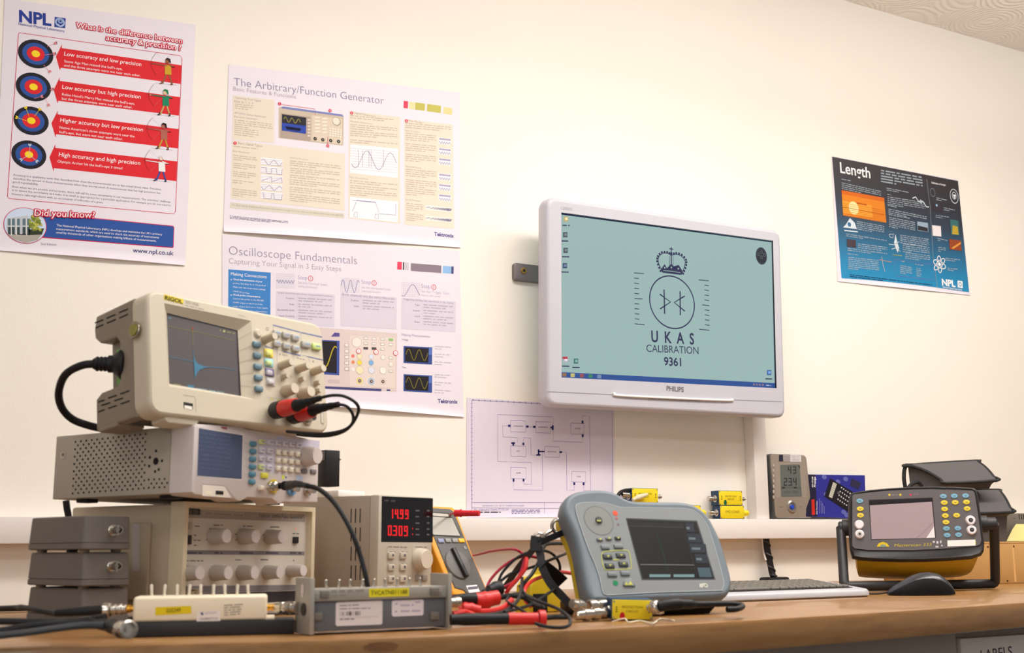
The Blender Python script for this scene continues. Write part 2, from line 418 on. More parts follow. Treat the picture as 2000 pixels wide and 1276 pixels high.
# cupboard fronts under the worktop
CG = M('cabinet_grey', (168, 156, 146), 0.5, var=0.03)
fr = Frame((0.9, -1.14, 0.0005), 0, 0, 0)
c = thing('desk_pedestal', fr, 'plain grey-brown cupboard front under the middle of the worktop', 'cabinet')
b = B(); b.box(0.0, 1.02, 0.0, 0.5, 0.0, 0.7015, CG, 0.003); b.done('carcass', c)
pA = on_z(1868, 1240, 0.69); 
fr = Frame((1.922, -1.12, 0.0005), 0, 0, 0)
c = thing('drawer_pedestal', fr, 'grey drawer unit with white drawer front at the right end under the worktop', 'cabinet')
b = B(); b.box(0.0, 0.9, 0.0, 0.5, 0.0, 0.7015, CG, 0.003); b.done('carcass', c)
u0, w0 = fr.uv(1876, 1248, -0.018); u1, _ = fr.uv(2400, 1235, -0.018)
b = B(); b.box(u0, u0+0.5, -0.018, -0.0005, w0-0.2, w0, M('drawer_white', (226, 216, 206), 0.45, var=0.02), 0.002)
d = b.done('drawer_front', c)
sh = Sheet(fr, -0.0182)
sh.text('LABELS', (1917, 1292), (1978, 1283), INK(70, 60, 75), 1, 0.0)
sh.b.done('drawer_label', c)
# ============================================================= posters on the wall
PAPER = M('poster_paper', (233, 225, 234), 0.5, spec=0.35, var=0.012, vscale=5)
def poster(name, corners, label, mat=PAPER, curl=0.006, cfrac=0.05, cat='poster', ph=0.0):
    """corners TL TR BR BL in pixels; a paper sheet on the wall whose lower edge lifts off a little"""
    bl = on_y(*corners[3], -0.0012)
    fr = Frame((bl.x, -0.0012, bl.z))
    c = [Vector(fr.uv(*p, 0)) for p in corners]
    b = B(); nu, nv = 24, 14; vs, fs = [], []
    fv = [0, 0.012, 0.025, 0.04, 0.055]+[0.055+(1-0.055)*k/9 for k in range(1, 10)]; nv = len(fv)
    for v in fv:
        for i in range(nu+1):
            u = i/nu; p = (c[3]*(1-u)+c[2]*u)*(1-v)+(c[0]*(1-u)+c[1]*u)*v
            q = max(0, 1-v/cfrac)**2*curl*(0.25+0.75*max(0, sin(pi*(u+ph)))**2)
            vs.append((p.x, -q, p.y))
    for j in range(nv-1):
        for i in range(nu): a = j*(nu+1)+i; fs.append((a, a+1, a+nu+2, a+nu+1))
    b.raw(vs, fs, mat)
    n = len(vs)                                      # back of the paper
    b.raw([(x, y+0.0003, z) for x, y, z in vs], [tuple(reversed(f)) for f in fs], mat)
    return fr, b
def stuck(b, fr, name, label, cat='poster'):
    o = b.done(name, None, recentre=False); o.location = fr.o; return tag(o, label, cat)

RD = INK(222, 36, 46); CR = INK(205, 20, 66); BK = INK(28, 28, 38); BLU = INK(44, 84, 160); YE = INK(250, 218, 40)
NAVY = INK(62, 66, 120); GT = INK(120, 112, 140); WH = INK(250, 245, 246); PK = INK(238, 150, 160)
# --- accuracy and precision poster
fr, b = poster('poster', [(9, -3), (382, 48), (362, 519), (-12, 489)], '', curl=0.010, cfrac=0.028, ph=-0.05)
k1 = crop(0, 0, .2194); k2 = crop(0, 260, .2194)
s1 = Sheet(fr, 0, b=b, tf=k1); s2 = Sheet(fr, 0, b=b, tf=k2); s1.ls = s2.ls = .2194
s1.text('NPL', (176, 193), (452, 229), INK(38, 62, 150), 2, 0.035)
s1.poly([(487, 150), (585, 163), (580, 252), (483, 240)], INK(38, 62, 150), 1)
s1.circ((534, 200), 40, INK(170, 190, 225), 2, 27); s1.circ((538, 190), 20, INK(150, 175, 215), 2, 9); s1.line([(515, 215), (535, 235), (560, 222)], 8, INK(200, 215, 240), 3)
s1.text('National Physical Laboratory', (165, 222), (575, 288), INK(90, 96, 165), 2, 0.008)
s1.outlined('What is the difference between', (678, 248), (1622, 388), CR, WH, 2, .085, .12)
s1.outlined('accuracy & precision ?', (942, 358), (1612, 452), CR, WH, 5, .085, .12)
bd = [(175, 292), (1605, 500), (1622, 525)]
B1 = [(36, 66), (38, 64), (352, 109), (355.5, 114), (342.5, 414), (339, 418), (18, 388), (14.5, 384)]
s0 = Sheet(fr, 0, b=b); s0.line(B1, 1.1, CR, 1, closed=True)
for sh_, c in ((s1, (318, 480)), (s1, (298, 775)), (s1, (278, 1076)), (s2, (257, 193))):
    for k, (r, m) in enumerate(((127, BK), (97, BLU), (64, RD), (30, YE))): sh_.circ(c, r, m, 1+k, sx=1.12)
def banner(sh_, P): sh_.poly(P, RD, 1)
banner(s1, [(498, 505), (552, 393), (548, 428), (1617, 582), (1607, 748), (540, 603), (533, 628)])
banner(s1, [(478, 800), (532, 688), (528, 720), (1602, 865), (1593, 1030), (519, 898), (513, 922)])
banner(s1, [(458, 1098), (514, 985), (510, 1018), (1590, 1150), (1583, 1322), (500, 1195), (495, 1225)])
banner(s2, [(440, 215), (494, 97), (490, 132), (1577, 253), (1569, 428), (480, 312), (477, 345)])
for sh_, t, a, c, hw in ((s1, 'Low accuracy and low precision', (570, 495), (1258, 590), 1), (s1, "Stone Age Man missed the bull's-eye,", (572, 555), (1088, 625), 0),
    (s1, 'and the three attempts were not near each other.', (570, 592), (1252, 685), 0), (s1, 'Low accuracy but high precision', (552, 790), (1252, 880), 1),
    (s1, "Robin Hood's Merry Man missed the bull's-eye,", (552, 850), (1200, 935), 0), (s1, 'but the three attempts were near each other.', (550, 888), (1178, 968), 0),
    (s1, 'Higher accuracy but low precision', (535, 1085), (1272, 1172), 1), (s1, "Native American's three attempts were near the", (530, 1145), (1197, 1225), 0),
    (s1, "bull's-eye, but were not near each other.", (528, 1185), (1092, 1250), 0), (s2, 'High accuracy and high precision', (522, 207), (1248, 285), 1),
    (s2, "Olympic Archer hit the bull's-eye 3 times!", (512, 262), (1090, 325), 0)):
    sh_.text(t, a, c, WH, 2, 0.004 if hw else 0.0, 0.12 if hw else 0)
for t, a, c, w in (('Accuracy is a qualitative term that describes how close the measurements are to the actual (true) value. Precision', (117, 380), (1432, 510), .006),
    ('describes the spread of these measurements when they are repeated. A measurement that has high precision has', (115, 412), (1427, 543), .004), ('good repeatability.', (112, 443), (340, 465), .004),
    ("Even when we are precise and accurate, there will still be some uncertainty in our measurements. The scientists' challenge", (110, 485), (1520, 622), .004),
    ('is to assess the uncertainty and make it as small as appropriate for a particular application. For example you do not need to', (108, 515), (1522, 653), .004),
    ('measure cake ingredients with an uncertainty of millionths of a gram.', (105, 550), (920, 627), .004)): s2.text(t, a, c, GT, 1, w, res=1)
# did-you-know block
s2.poly([(300, 735), (845, 757), (1540, 826), (1551, 838), (1545, 1018), (1535, 1024), (340, 930)], CR, 1)
s2.poly([(302, 741), (845, 764), (1536, 832), (1546, 842), (1539, 1012), (1532, 1017), (342, 922)], BLU, 2)
s2.circ((224, 824), 160, CR, 3, sx=1.1, seg=40); s2.circ((224, 824), 155, INK(206, 222, 242), 4, sx=1.1, seg=40)
s2.poly([(62, 760), (250, 735), (260, 910), (75, 905), (58, 850)], INK(196, 200, 206), 5)
for x in (70, 105, 150, 200, 240): s2.poly([(x, 765), (x+26, 762), (x+26, 825), (x, 823)], INK(96, 120, 130), 6); s2.poly([(x, 838), (x+26, 838), (x+26, 905), (x, 900)], INK(60, 74, 78), 6)
for x in (98, 145, 235): s2.line([(x, 758), (x+2, 915)], 7, INK(232, 230, 228), 7)
s2.poly([(70, 905), (380, 895), (330, 955), (225, 979), (130, 950)], INK(176, 170, 160), 5)
rg = random.Random(3)
for i in range(46):
    x, y = rg.uniform(265, 372), rg.uniform(725, 865)
    if (x-224)**2/1.21+(y-824)**2 < 140**2: s2.circ((x, y), rg.uniform(9, 17), INK(*rg.choice([(150, 158, 60), (118, 130, 48), (190, 188, 90)])), 6.2+i*.04, seg=7)
s2.poly([(255, 860), (392, 850), (372, 905), (260, 910)], INK(50, 58, 40), 6)
s2.outlined('Did you know?', (303, 738), (845, 760), CR, WH, 8.5, .085, .12)
for t, a, c in (("The National Physical Laboratory (NPL) develops and maintains the UK's primary", (503, 830), (1443, 912)),
    ('measurement standards, which are used to check the accuracy of instruments', (500, 862), (1415, 940)), ('used by thousands of other organisations making billions of measurements.', (500, 893), (1392, 970))):
    s2.text(t, a, c, WH, 3, 0.0, res=2)
s2.text('2nd Edition', (362, 997), (502, 1003), GT, 1); s2.text('www.npl.co.uk', (1182, 1062), (1543, 1090), NAVY, 1, 0.015)
def archer(sh_, x, y, k, skin, top, leg, hair, boot, bare=False):
    """cartoon archer drawing a bow to the left; x,y = feet centre, k = height in crop units"""
    P = lambda a, c: (x+a*k, y+(a*0.10-c)*k)
    sh_.line([P(-.45, .0), P(.35, .0)], 1.2, BK, 3)
    sh_.line([P(-.02, .42), P(-.18, .02)], 13, leg, 4); sh_.line([P(.05, .42), P(.17, .02)], 13, leg, 4)
    sh_.line([P(-.2, .1), P(-.22, .01), P(-.29, .0)], 10, boot, 5); sh_.line([P(.16, .1), P(.18, .01), P(.11, .0)], 10, boot, 5)
    sh_.poly([P(-.10, .72), P(.13, .70), P(.15, .36), P(-.1, .36)], top, 5)
    sh_.line([P(-.02, .68), P(-.3, .70), P(-.52, .71)], 8, skin if bare else top, 6); sh_.line([P(.1, .68), P(.27, .66), P(.03, .74)], 8, skin if bare else top, 6)
    sh_.circ(P(-.55, .71), 6, skin, 7, seg=10)
    sh_.circ(P(-.01, .84), 17, skin, 7, seg=14); sh_.poly([P(-.1, .89), P(-.02, .98), P(.1, .95), P(.13, .78), P(.06, .82), P(.03, .9)], hair, 8)
    arc = [P(-.42+(-.2)*sin(pi*t/10), .3+.82*t/10) for t in range(11)]
    sh_.line(arc, 2.2, INK(90, 40, 40), 7); sh_.line([arc[0], P(-.02, .74), arc[-1]], 0.8, INK(150, 140, 150), 7); sh_.line([P(-.72, .72), P(.0, .74)], 1.2, BK, 8)
archer(s1, 1490, 752, 240, INK(150, 92, 62), INK(206, 160, 40), INK(150, 92, 62), INK(40, 26, 26), INK(120, 74, 52), True)
archer(s1, 1470, 1030, 240, INK(224, 190, 150), INK(20, 136, 96), INK(196, 164, 96), INK(24, 130, 84), BK)
archer(s1, 1455, 1330, 240, INK(176, 100, 84), INK(176, 100, 84), INK(196, 150, 50), INK(40, 30, 30), INK(70, 44, 32), True)
archer(s2, 1435, 430, 240, INK(236, 214, 200), INK(244, 238, 238), INK(40, 76, 160), INK(236, 230, 230), INK(60, 60, 100))
for sh_, m, L in ((s1, PK, [((420, 415), (495, 385)), ((400, 492), (485, 480)), ((388, 580), (445, 640)), ((440, 800), (465, 795)), ((300, 880), (375, 860)), ((405, 872), (432, 940))]),
                  (s1, YE, [((258, 1038), (228, 958)), ((308, 1035), (355, 972)), ((235, 1078), (145, 1046))]), (s2, INK(200, 214, 236), [((260, 190), (265, 105)), ((250, 200), (185, 240)), ((265, 200), (330, 255))])):
    for p, q in L:
        sh_.line([p, q], 3.0, m, 6); d = Vector((q[0]-p[0], q[1]-p[1])).normalized(); n = Vector((-d.y, d.x)); q = Vector(q)
        sh_.poly([tuple(q-d*18), tuple(q-d*8+n*13), tuple(q+d*12+n*13), tuple(q+d*2), tuple(q+d*12-n*13), tuple(q-d*8-n*13)], m, 6)
stuck(b, fr, 'poster', 'tall white poster with red arrow banners and four archery targets about accuracy and precision')

# --- function generator poster
LV = INK(146, 134, 166); LT = INK(184, 172, 184); WV = INK(170, 160, 194); BG = INK(233, 222, 204); GN = INK(220, 214, 198); TX = INK(206, 190, 174); SER = INK(74, 70, 140)
fr, b = poster('poster', [(447, 126), (898, 181), (899, 484), (436, 453)], '', curl=0.012, ph=0.15)
s = Sheet(fr, 0, b=b, tf=crop(420, 120, .2822))
s.text('The Arbitrary/Function Generator', (130, 165), (1170, 296), LV, 2, -0.012); s.text('Basic Features & Functions', (126, 201), (560, 258), LT, 2, -0.008)
s.poly([(122, 235), (412, 268), (408, 565), (118, 540)], BG, 1); s.poly([(118, 545), (898, 640), (895, 1035), (108, 950)], BG, 1)
s.poly([(105, 975), (895, 1052), (893, 1088), (102, 1015)], GN, 1); s.poly([(928, 345), (1280, 385), (1280, 1125), (922, 1085)], BG, 1); s.poly([(1310, 400), (1645, 438), (1655, 1160), (1312, 1130)], BG, 1)
for P, m in (([(1306, 273), (1336, 277), (1334, 326), (1304, 322)], INK(226, 70, 96)), ([(1344, 279), (1383, 284), (1381, 333), (1342, 328)], INK(236, 224, 166)), ([(1386, 284), (1453, 293), (1451, 342), (1384, 333)], INK(196, 190, 92)),
             ([(1468, 295), (1564, 308), (1562, 358), (1466, 345)], INK(200, 192, 96)), ([(1582, 316), (1643, 324), (1641, 370), (1580, 362)], INK(232, 218, 156))): s.poly(P, m, 1)
# pictured instrument
s.poly([(440, 318), (470, 312), (880, 368), (890, 382), (888, 582), (870, 582), (440, 530)], INK(206, 190, 170), 1); s.poly([(470, 312), (880, 368), (890, 382), (455, 325)], INK(126, 134, 190), 2)
s.poly([(455, 358), (660, 385), (660, 552), (450, 527)], INK(178, 160, 148), 2); s.poly([(464, 366), (630, 390), (628, 502), (462, 478)], INK(40, 38, 48), 3); s.poly([(463, 425), (629, 448), (628, 502), (462, 478)], INK(44, 70, 170), 4)
s.wave((475, 400), (590, 418), 16, 40, lambda t: sin(t*16), 2, INK(130, 120, 60), 5); s.wave((490, 460), (590, 474), 10, 60, lambda t: sin(t*60), 2, INK(20, 24, 60), 5)
s.poly([(672, 372), (880, 400), (880, 575), (668, 548)], INK(222, 206, 186), 2)
s.circ((840, 417), 29, INK(166, 150, 136), 3); s.circ((838, 415), 25, INK(238, 226, 210), 4)
for x, y in ((692, 536), (745, 543), (800, 549), (854, 555)): s.circ((x, y), 12, INK(52, 46, 46), 3); s.circ((x, y), 5, INK(150, 140, 130), 4)
for i in range(5):
    for j in range(4): s.rect(790+i*18, 460+j*16+i*2.5, 803+i*18, 471+j*16+i*2.5, INK(240, 230, 214), 4)
for i in range(2):
    for j in range(5): s.rect(690+i*50, 385+j*24+i*7, 724+i*50, 396+j*24+i*7, INK(242, 232, 214), 4)
for i in range(6): s.rect(640, 400+i*22, 658, 412+i*22, INK(226, 212, 190), 4)
for n, (x, y) in zip('1321223', ((446, 294), (795, 341), (780, 585), (138, 566), (945, 358), (1324, 412))): s.circ((x, y), 11, INK(228, 66, 92), 5); s.label(n, (x, y+6), 12, WH, 6, 0.02)
s.line([(456, 298), (692, 330), (692, 372)], 1, INK(226, 120, 130), 2); s.line([(780, 575), (780, 520)], 1, INK(226, 120, 130), 5)
for i, f in enumerate((lambda t: sin(t*4*pi+.3), lambda t: 1 if (t*4) % 2 < 1 else -1, lambda t: (t*2 % 1)*2-1, lambda t: abs((t*4+.5) % 2-1)*2-1, lambda t: 1 if (t*2) % 1 < .25 else -1)):
    y = 665+i*58.5; s.poly([(316, y), (468, y+14), (467, y+62), (315, y+50)], WH, 2)
    for q in range(4): s.line([(316, y+10+q*12), (468, y+23+q*12)], .8, INK(214, 208, 220), 3)
    s.wave((320, y+29), (464, y+42), 18, 48, f, .9, WV, 4)
s.poly([(937, 574), (1266, 606), (1264, 808), (933, 772)], WH, 2); s.poly([(933, 938), (1266, 972), (1264, 1115), (930, 1080)], WH, 2)
for q in range(9): s.line([(940, 600+q*18), (1262, 628+q*18)], .7, INK(214, 206, 216), 3)
s.wave((945, 672), (1255, 700), 62, 60, lambda t: sin(t*12.0-2.5), 1.0, WV, 4)
for x in (990, 1020, 1065, 1080, 1165): s.line([(x, 610), (x, 735)], .6, WV, 4)
s.line([(950, 1040), (972, 985), (980, 962), (1110, 975), (1135, 1055), (1250, 1065), (1250, 985)], .9, WV, 4); s.line([(948, 962), (1115, 978)], .7, WV, 4); s.line([(965, 1045), (960, 1075), (985, 1078), (985, 1045), (965, 1045)], .8, WV, 4); s.line([(1110, 1058), (1105, 1088), (1130, 1090), (1130, 1060), (1110, 1058)], .8, WV, 4)
for y in (527, 598, 668, 775, 847, 918):
    s.poly([(1546, y), (1634, y+10), (1632, y+54), (1544, y+44)], WH, 2); s.poly([(1550, y+3), (1630, y+12), (1630, y+24), (1550, y+15)], INK(180, 168, 196), 3)
    s.wave((1550, y+34), (1630, y+42), 8, 30, lambda t: sin(t*30), 1.0, INK(150, 142, 176), 3)
for y in (995, 1068):
    s.poly([(1456, y), (1640, y+18), (1638, y+50), (1454, y+34)], INK(246, 238, 230), 2); s.wave((1460, y+17), (1636, y+34), 13, 90, lambda t: sin(t*t*110)*(.3+.7*t), 1.0, INK(134, 126, 160), 3)
for t, a, c in (('Capturing Your Signal,', (135, 256), (322, 281)), ('Easy as 1, 2, 3', (135, 282), (263, 298)), ('AFG3000 Series Arbitrary/', (134, 362), (355, 392)), ('Function Generator', (134, 388), (297, 408)),
    ('Basic Signal Types', (160, 572), (327, 594)), ('Signal Parameters', (965, 362), (1112, 388)), ('Run Modes', (1342, 416), (1434, 432)), ('Basic Waveforms', (124, 625), (238, 640)),
    ('Arbitrary Waveforms', (518, 670), (645, 686)), ('Waveform Characteristics', (935, 418), (1088, 438)), ('Pulse Characteristics', (933, 806), (1060, 820)), ('Signal Modulation', (1315, 482), (1418, 496)), ('Signal Shift Keying', (1317, 730), (1425, 744)), ('Sweep Waveforms', (1318, 960), (1424, 973)),
    ('To find which Arbitrary/Function Generator is right for you, visit us at: www.tektronix.com/afg3000', (118, 1000), (887, 1074))): s.text(t, a, c, INK(176, 160, 160), 2, -0.002, res=1)
s.text('Tektronix', (1518, 1206), (1652, 1221), SER, 1, 0.03)
for i, (a, c, n) in enumerate((((138, 298), (262, 312), 3), ((134, 408), (398, 440), 4), ((134, 465), (300, 485), 4), ((126, 590), (530, 636), 1), ((126, 652), (290, 672), 3), ((126, 708), (280, 726), 3), ((124, 766), (290, 784), 3), ((122, 826), (270, 842), 2), ((120, 885), (288, 905), 4),
    ((518, 692), (870, 730), 3), ((520, 742), (860, 775), 3), ((518, 790), (860, 825), 2), ((516, 822), (860, 858), 3), ((516, 874), (866, 910), 3), ((516, 922), (864, 960), 4),
    ((936, 378), (1235, 408), 2), ((936, 440), (1262, 468), 3), ((936, 486), (1262, 512), 3), ((936, 546), (1262, 575), 2), ((934, 828), (1262, 858), 2), ((934, 862), (1262, 890), 2), ((934, 895), (1262, 922), 3),
    ((1316, 430), (1630, 460), 3), ((1318, 500), (1530, 520), 4), ((1318, 572), (1528, 592), 4), ((1318, 645), (1528, 665), 4), ((1320, 750), (1530, 770), 4), ((1320, 822), (1530, 842), 4), ((1322, 880), (1530, 900), 4), ((1322, 985), (1440, 998), 4), ((1324, 1056), (1440, 1070), 4))):
    s.para_lines(a, c, n, 14.5, 8, TX, 2, i)
s.para_lines((102, 1072), (505, 1112), 3, 8, 5, GT, 1, 77)
stuck(b, fr, 'poster', 'white landscape poster headed The Arbitrary/Function Generator with cream text panels, above the oscilloscope poster')

# --- oscilloscope poster
fr, b = poster('poster', [(434, 459), (897, 490), (906, 815), (434, 778)], '', curl=0.010, ph=-0.1)
s = Sheet(fr, 0, b=b, tf=crop(420, 460, .29))
s.text('Oscilloscope Fundamentals', (92, 128), (957, 195), INK(158, 148, 174), 2, -0.014); s.text('Capturing Your Signal in 3 Easy Steps', (92, 188), (850, 242), LT, 2, -0.012)
for P, m in (([(1228, 177), (1259, 179), (1257, 231), (1226, 229)], INK(232, 72, 98)), ([(1266, 180), (1304, 183), (1303, 234), (1265, 232)], INK(206, 200, 206)), ([(1266, 180), (1272, 180), (1271, 232), (1265, 232)], INK(110, 140, 186)),
    ([(1319, 187), (1524, 203), (1523, 254), (1318, 239)], INK(140, 126, 138)), ([(1534, 205), (1590, 209), (1589, 258), (1533, 254)], INK(146, 190, 232)), ([(1591, 209), (1607, 210), (1606, 260), (1590, 258)], INK(74, 80, 128))): s.poly(P, m, 1)
s.poly([(90, 228), (375, 251), (372, 566), (88, 545)], INK(66, 132, 200), 1)
s.text('Making Connections', (106, 268), (347, 290), WH, 2, 0.0)
for i, (t, x) in enumerate((('Check the attenuation of your', 318), ('probes. Are they 1x or 10x probes?', 342), ('Make sure the scope input settings', 338), ('match the probes.', 232))): s.text(t, (122, 300+26*i), (x, 318+26*i*1.0), WH, 2, 0.02 if i == 0 else 0, res=1)
for i, (t, x) in enumerate((('Check probe compensation.', 306), ('Connect the probe to the PROBE', 326), ('COMP output on the front of the', 320), ("scope. If you don't see a clean square", 355), ('wave, adjust the probe compensation.', 352))): s.text(t, (120, 404+26*i), (x, 420+25*i), WH, 2, 0.02 if i == 0 else 0, res=1)
for y in (298, 402): s.circ((108, y), 4, WH, 2, seg=8)
PT = INK(218, 210, 224); ST = INK(196, 190, 214)
for n, (P, hx, hy, t1, t2) in enumerate((([(412, 375), (806, 398), (803, 618), (410, 596)], 558, 295, 'Set the Vertical Scale', '(volts/division)'), ([(846, 390), (1224, 418), (1222, 634), (844, 610)], 986, 326, 'Set the Horizontal Scale', '(seconds/division)'), ([(1256, 420), (1622, 446), (1620, 652), (1254, 630)], 1388, 354, 'Set the Trigger Type,', 'Source and Levels'))):
    s.poly(P, PT, 1); s.text('Step', (hx, hy), (hx+63, hy+3), INK(176, 172, 206), 2, -0.01); s.circ((hx+85, hy-5), 18, INK(228, 80, 100), 2, 14.5); s.label('123'[n], (hx+85, hy+3), 16, INK(228, 80, 100), 2)
    s.text(t1, (hx, hy+30), (hx+195, hy+45), ST, 2, -0.008); s.text(t2, (hx, hy+54), (hx+130, hy+64), ST, 2, -0.008)
    x, y = P[0]
    for q in range(11): s.line([(x+2+q*12, hy-36-5), (x+2+q*12, hy+62)], .5, INK(216, 210, 226), 1); 
    for q in range(8): s.line([(x+2, hy-36+q*13), (x+124, hy-30+q*13)], .5, INK(216, 210, 226), 1)
    s.wave((x+2, hy+14), (x+124, hy+20), (10, 42, 40)[n], 60, (lambda t: sin(t*40), lambda t: sin(t*15), lambda t: sin(t*6-2))[n], 1.3, INK(170, 166, 196), 2)
    s.text(('Larger waveforms give better measurement resolution', 'Both channels use the same timescale', 'Triggering stabilizes the waveform on the display')[n], (x+12, y+15), (P[1][0]-15, P[1][1]+17), INK(160, 150, 168), 2, -0.004, res=1)
    for q in range(4 if n != 1 else 2):
        yy = y+46+q*(38 if n else 40); s.label((('Position', 'Scale', 'Bandwidth Limit', 'Input Coupling'), ('Position', 'Scale'), ('Type', 'Source', 'Level', 'Slope'))[n][q], (x+122, yy+9), 13, INK(160, 150, 168), 2, 0.012, 'r', .03, 1)
        s.para_lines((x+148, yy+5), (P[1][0]-20, yy+18), 2, 17, 9, INK(186, 178, 192), 2, n*10+q); s.line([(x+140, yy-10), (x+140, yy+30)], .8, INK(214, 208, 220), 2)
# pictured oscilloscope
BE = INK(222, 206, 202)
s.poly([(560, 610), (1226, 660), (1222, 1050), (560, 1022)], BE, 1); s.poly([(560, 1008), (1120, 1034), (1120, 1050), (560, 1024)], INK(74, 74, 128), 2); s.rect(1155, 1038, 1180, 1048, INK(74, 74, 128), 2)
s.poly([(780, 682), (805, 655), (838, 658), (838, 682)], INK(92, 78, 150), 2); s.poly([(700, 704), (838, 710), (836, 942), (700, 934)], INK(66, 84, 160), 2); s.poly([(710, 712), (820, 716), (818, 928), (710, 920)], INK(38, 34, 40), 3)
s.wave((735, 815), (820, 820), 70, 24, lambda t: sin(t*4-1.9), 2.2, INK(190, 170, 40), 4); s.poly([(760, 970), (838, 974), (838, 998), (760, 994)], INK(206, 190, 190), 2)
s.poly([(905, 676), (1212, 692), (1212, 1030), (905, 1015)], INK(230, 216, 208), 2)
for i in range(5): s.rect(872, 728+i*40, 899, 752+i*40, INK(150, 136, 140), 2); s.rect(874, 730+i*40, 897, 750+i*40, INK(240, 230, 226), 3)
for x, y, r, m in ((953, 720, 33, (240, 230, 222)), (973, 816, 17, (244, 228, 190)), (973, 857, 17, (240, 216, 90)), (973, 908, 26, (244, 230, 190)), (1052, 818, 15, (222, 230, 244)), (1050, 858, 17, (130, 180, 226)), (1052, 908, 23, (226, 226, 238)), (1130, 822, 15, (242, 234, 226)), (1130, 910, 23, (246, 238, 230)), (1184, 868, 15, (242, 234, 226))):
    s.circ((x, y), r+2, INK(190, 174, 172), 3, seg=16); s.circ((x, y), r, INK(*m), 4, seg=16)
for x, y, m in ((973, 980, (240, 222, 90)), (1052, 983, (150, 190, 230)), (1130, 985, (220, 206, 200))): s.circ((x, y), 22, INK(*m), 3, 16); s.circ((x, y), 11, INK(80, 66, 66), 4); s.circ((x, y), 5, INK(210, 190, 170), 5)
for x, y in ((1014, 693), (1070, 697), (1126, 699), (1014, 727), (1070, 730), (1126, 733), (1182, 735), (1126, 766), (1182, 826), (1182, 914)): s.line([(x-14, y), (x+14, y+1)], 16*.29, INK(160, 144, 146), 3); s.line([(x-12, y), (x+12, y+1)], 12*.29, INK(244, 236, 230), 4)
s.line([(1168, 702), (1198, 704)], 4.6, INK(150, 200, 130), 4)
for x, y in ((1014, 760), (1070, 762)): s.line([(x-16, y), (x+16, y+1)], 4.6, INK(90, 78, 84), 4)
for x, y, m in ((928, 813, (232, 130, 120)), (929, 854, (230, 140, 90)), (929, 902, (244, 238, 234))): s.circ((x, y), 12, INK(*m), 3, seg=14)
for n, (x, y) in enumerate(((966, 780), (1083, 787), (1215, 793))): s.circ((x, y), 18, INK(228, 70, 92), 5); s.circ((x, y), 14, WH, 6); s.label('123'[n], (x, y+7), 14, INK(228, 70, 92), 7)
s.text('Making Measurements', (1257, 676), (1448, 689), INK(168, 160, 190), 2, -0.006); s.text('Voltage', (1258, 706), (1300, 709), GT, 2); s.text('Time', (1258, 893), (1286, 895), GT, 2)
for y in (745, 935):
    s.poly([(1270, y), (1462, y+10), (1461, y+125), (1269, y+114)], INK(60, 80, 150), 2); s.poly([(1280, y+9), (1437, y+17), (1436, y+113), (1279, y+105)], INK(34, 30, 36), 3)
    s.wave((1285, y+58), (1432, y+64), 36, 40, lambda t: sin(t*13), 1.6, INK(120, 112, 40), 4); s.poly([(1440, y+14), (1460, y+15), (1459, y+60), (1439, y+60)], INK(90, 120, 190), 3)
    for q in range(3): s.para_lines((1478, y+5+q*52), (1590, y+12+q*52), 2, 16, 8, INK(206, 198, 208), 2, y+q)
s.text('Tektronix', (1500, 1128), (1632, 1133), SER, 1, 0.03)
stuck(b, fr, 'poster', 'white landscape poster headed Oscilloscope Fundamentals with a blue text box, behind the tall instrument stack')

# --- connection diagram sheet
fr, b = poster('printed_sheet', [(912, 777), (1200, 796), (1199, 1010), (911, 1012)], '', mat=M('plan_paper', (226, 216, 230), 0.5, spec=0.3, var=0.01), curl=0.002)
s = Sheet(fr, 0, b=b, tf=crop(900, 760, .3)); L = INK(150, 140, 190); D = INK(48, 46, 104); F = INK(120, 112, 160)
s.line([(72, 72), (985, 122), (985, 840)], 1.0, F, 1); s.line([(72, 72), (72, 775), (72, 830)], .9, F, 1); s.line([(72, 740), (640, 740), (985, 745)], .9, F, 1); s.line([(72, 775), (985, 780)], .7, F, 1); s.line([(545, 740), (545, 815)], .7, F, 1)
for i in range(24): s.line([(80+i*38, 66+i*2.05), (80+i*38, 78+i*2.05)], 1.2, F, 1); s.line([(66, 95+i*27), (78, 95+i*27)], .7, F, 1)
for x0, y0, x1, y1, t in ((324, 205, 422, 282, 'ATTENUATOR'), (488, 212, 583, 288, 'ATTENUATOR'), (716, 222, 803, 296, 'SPLITTER'), (324, 370, 424, 442, 'DUT'), (546, 374, 642, 446, 'PROTECTION'), (324, 510, 425, 586, 'SCOPE'), (722, 536, 813, 608, 'PULSE')):
    s.line([(x0, y0), (x1, y0+4), (x1, y1), (x0, y1-3)], .9, L, 1, closed=True); m = (y0+y1)/2+3; s.label(t, ((x0+x1)/2, m), 8, D, 2, 0.01, 'c', .03, 1)
for P in ([(600, 240), (600, 183), (240, 166), (240, 472), (460, 480), (460, 622), (410, 620), (410, 588)], [(310, 240), (272, 240), (274, 312), (368, 318), (368, 350)], [(408, 355), (408, 318), (455, 320), (457, 430), (495, 432)], [(530, 415), (534, 660), (343, 656), (343, 600)],
    [(655, 412), (688, 412), (690, 660), (738, 660), (738, 620)], [(600, 255), (602, 340), (793, 348), (793, 310)], [(793, 212), (793, 176), (838, 178), (845, 662), (800, 662), (800, 620)], [(432, 245), (478, 247)], [(505, 408), (546, 408)]): s.line(P, .9, L, 1)
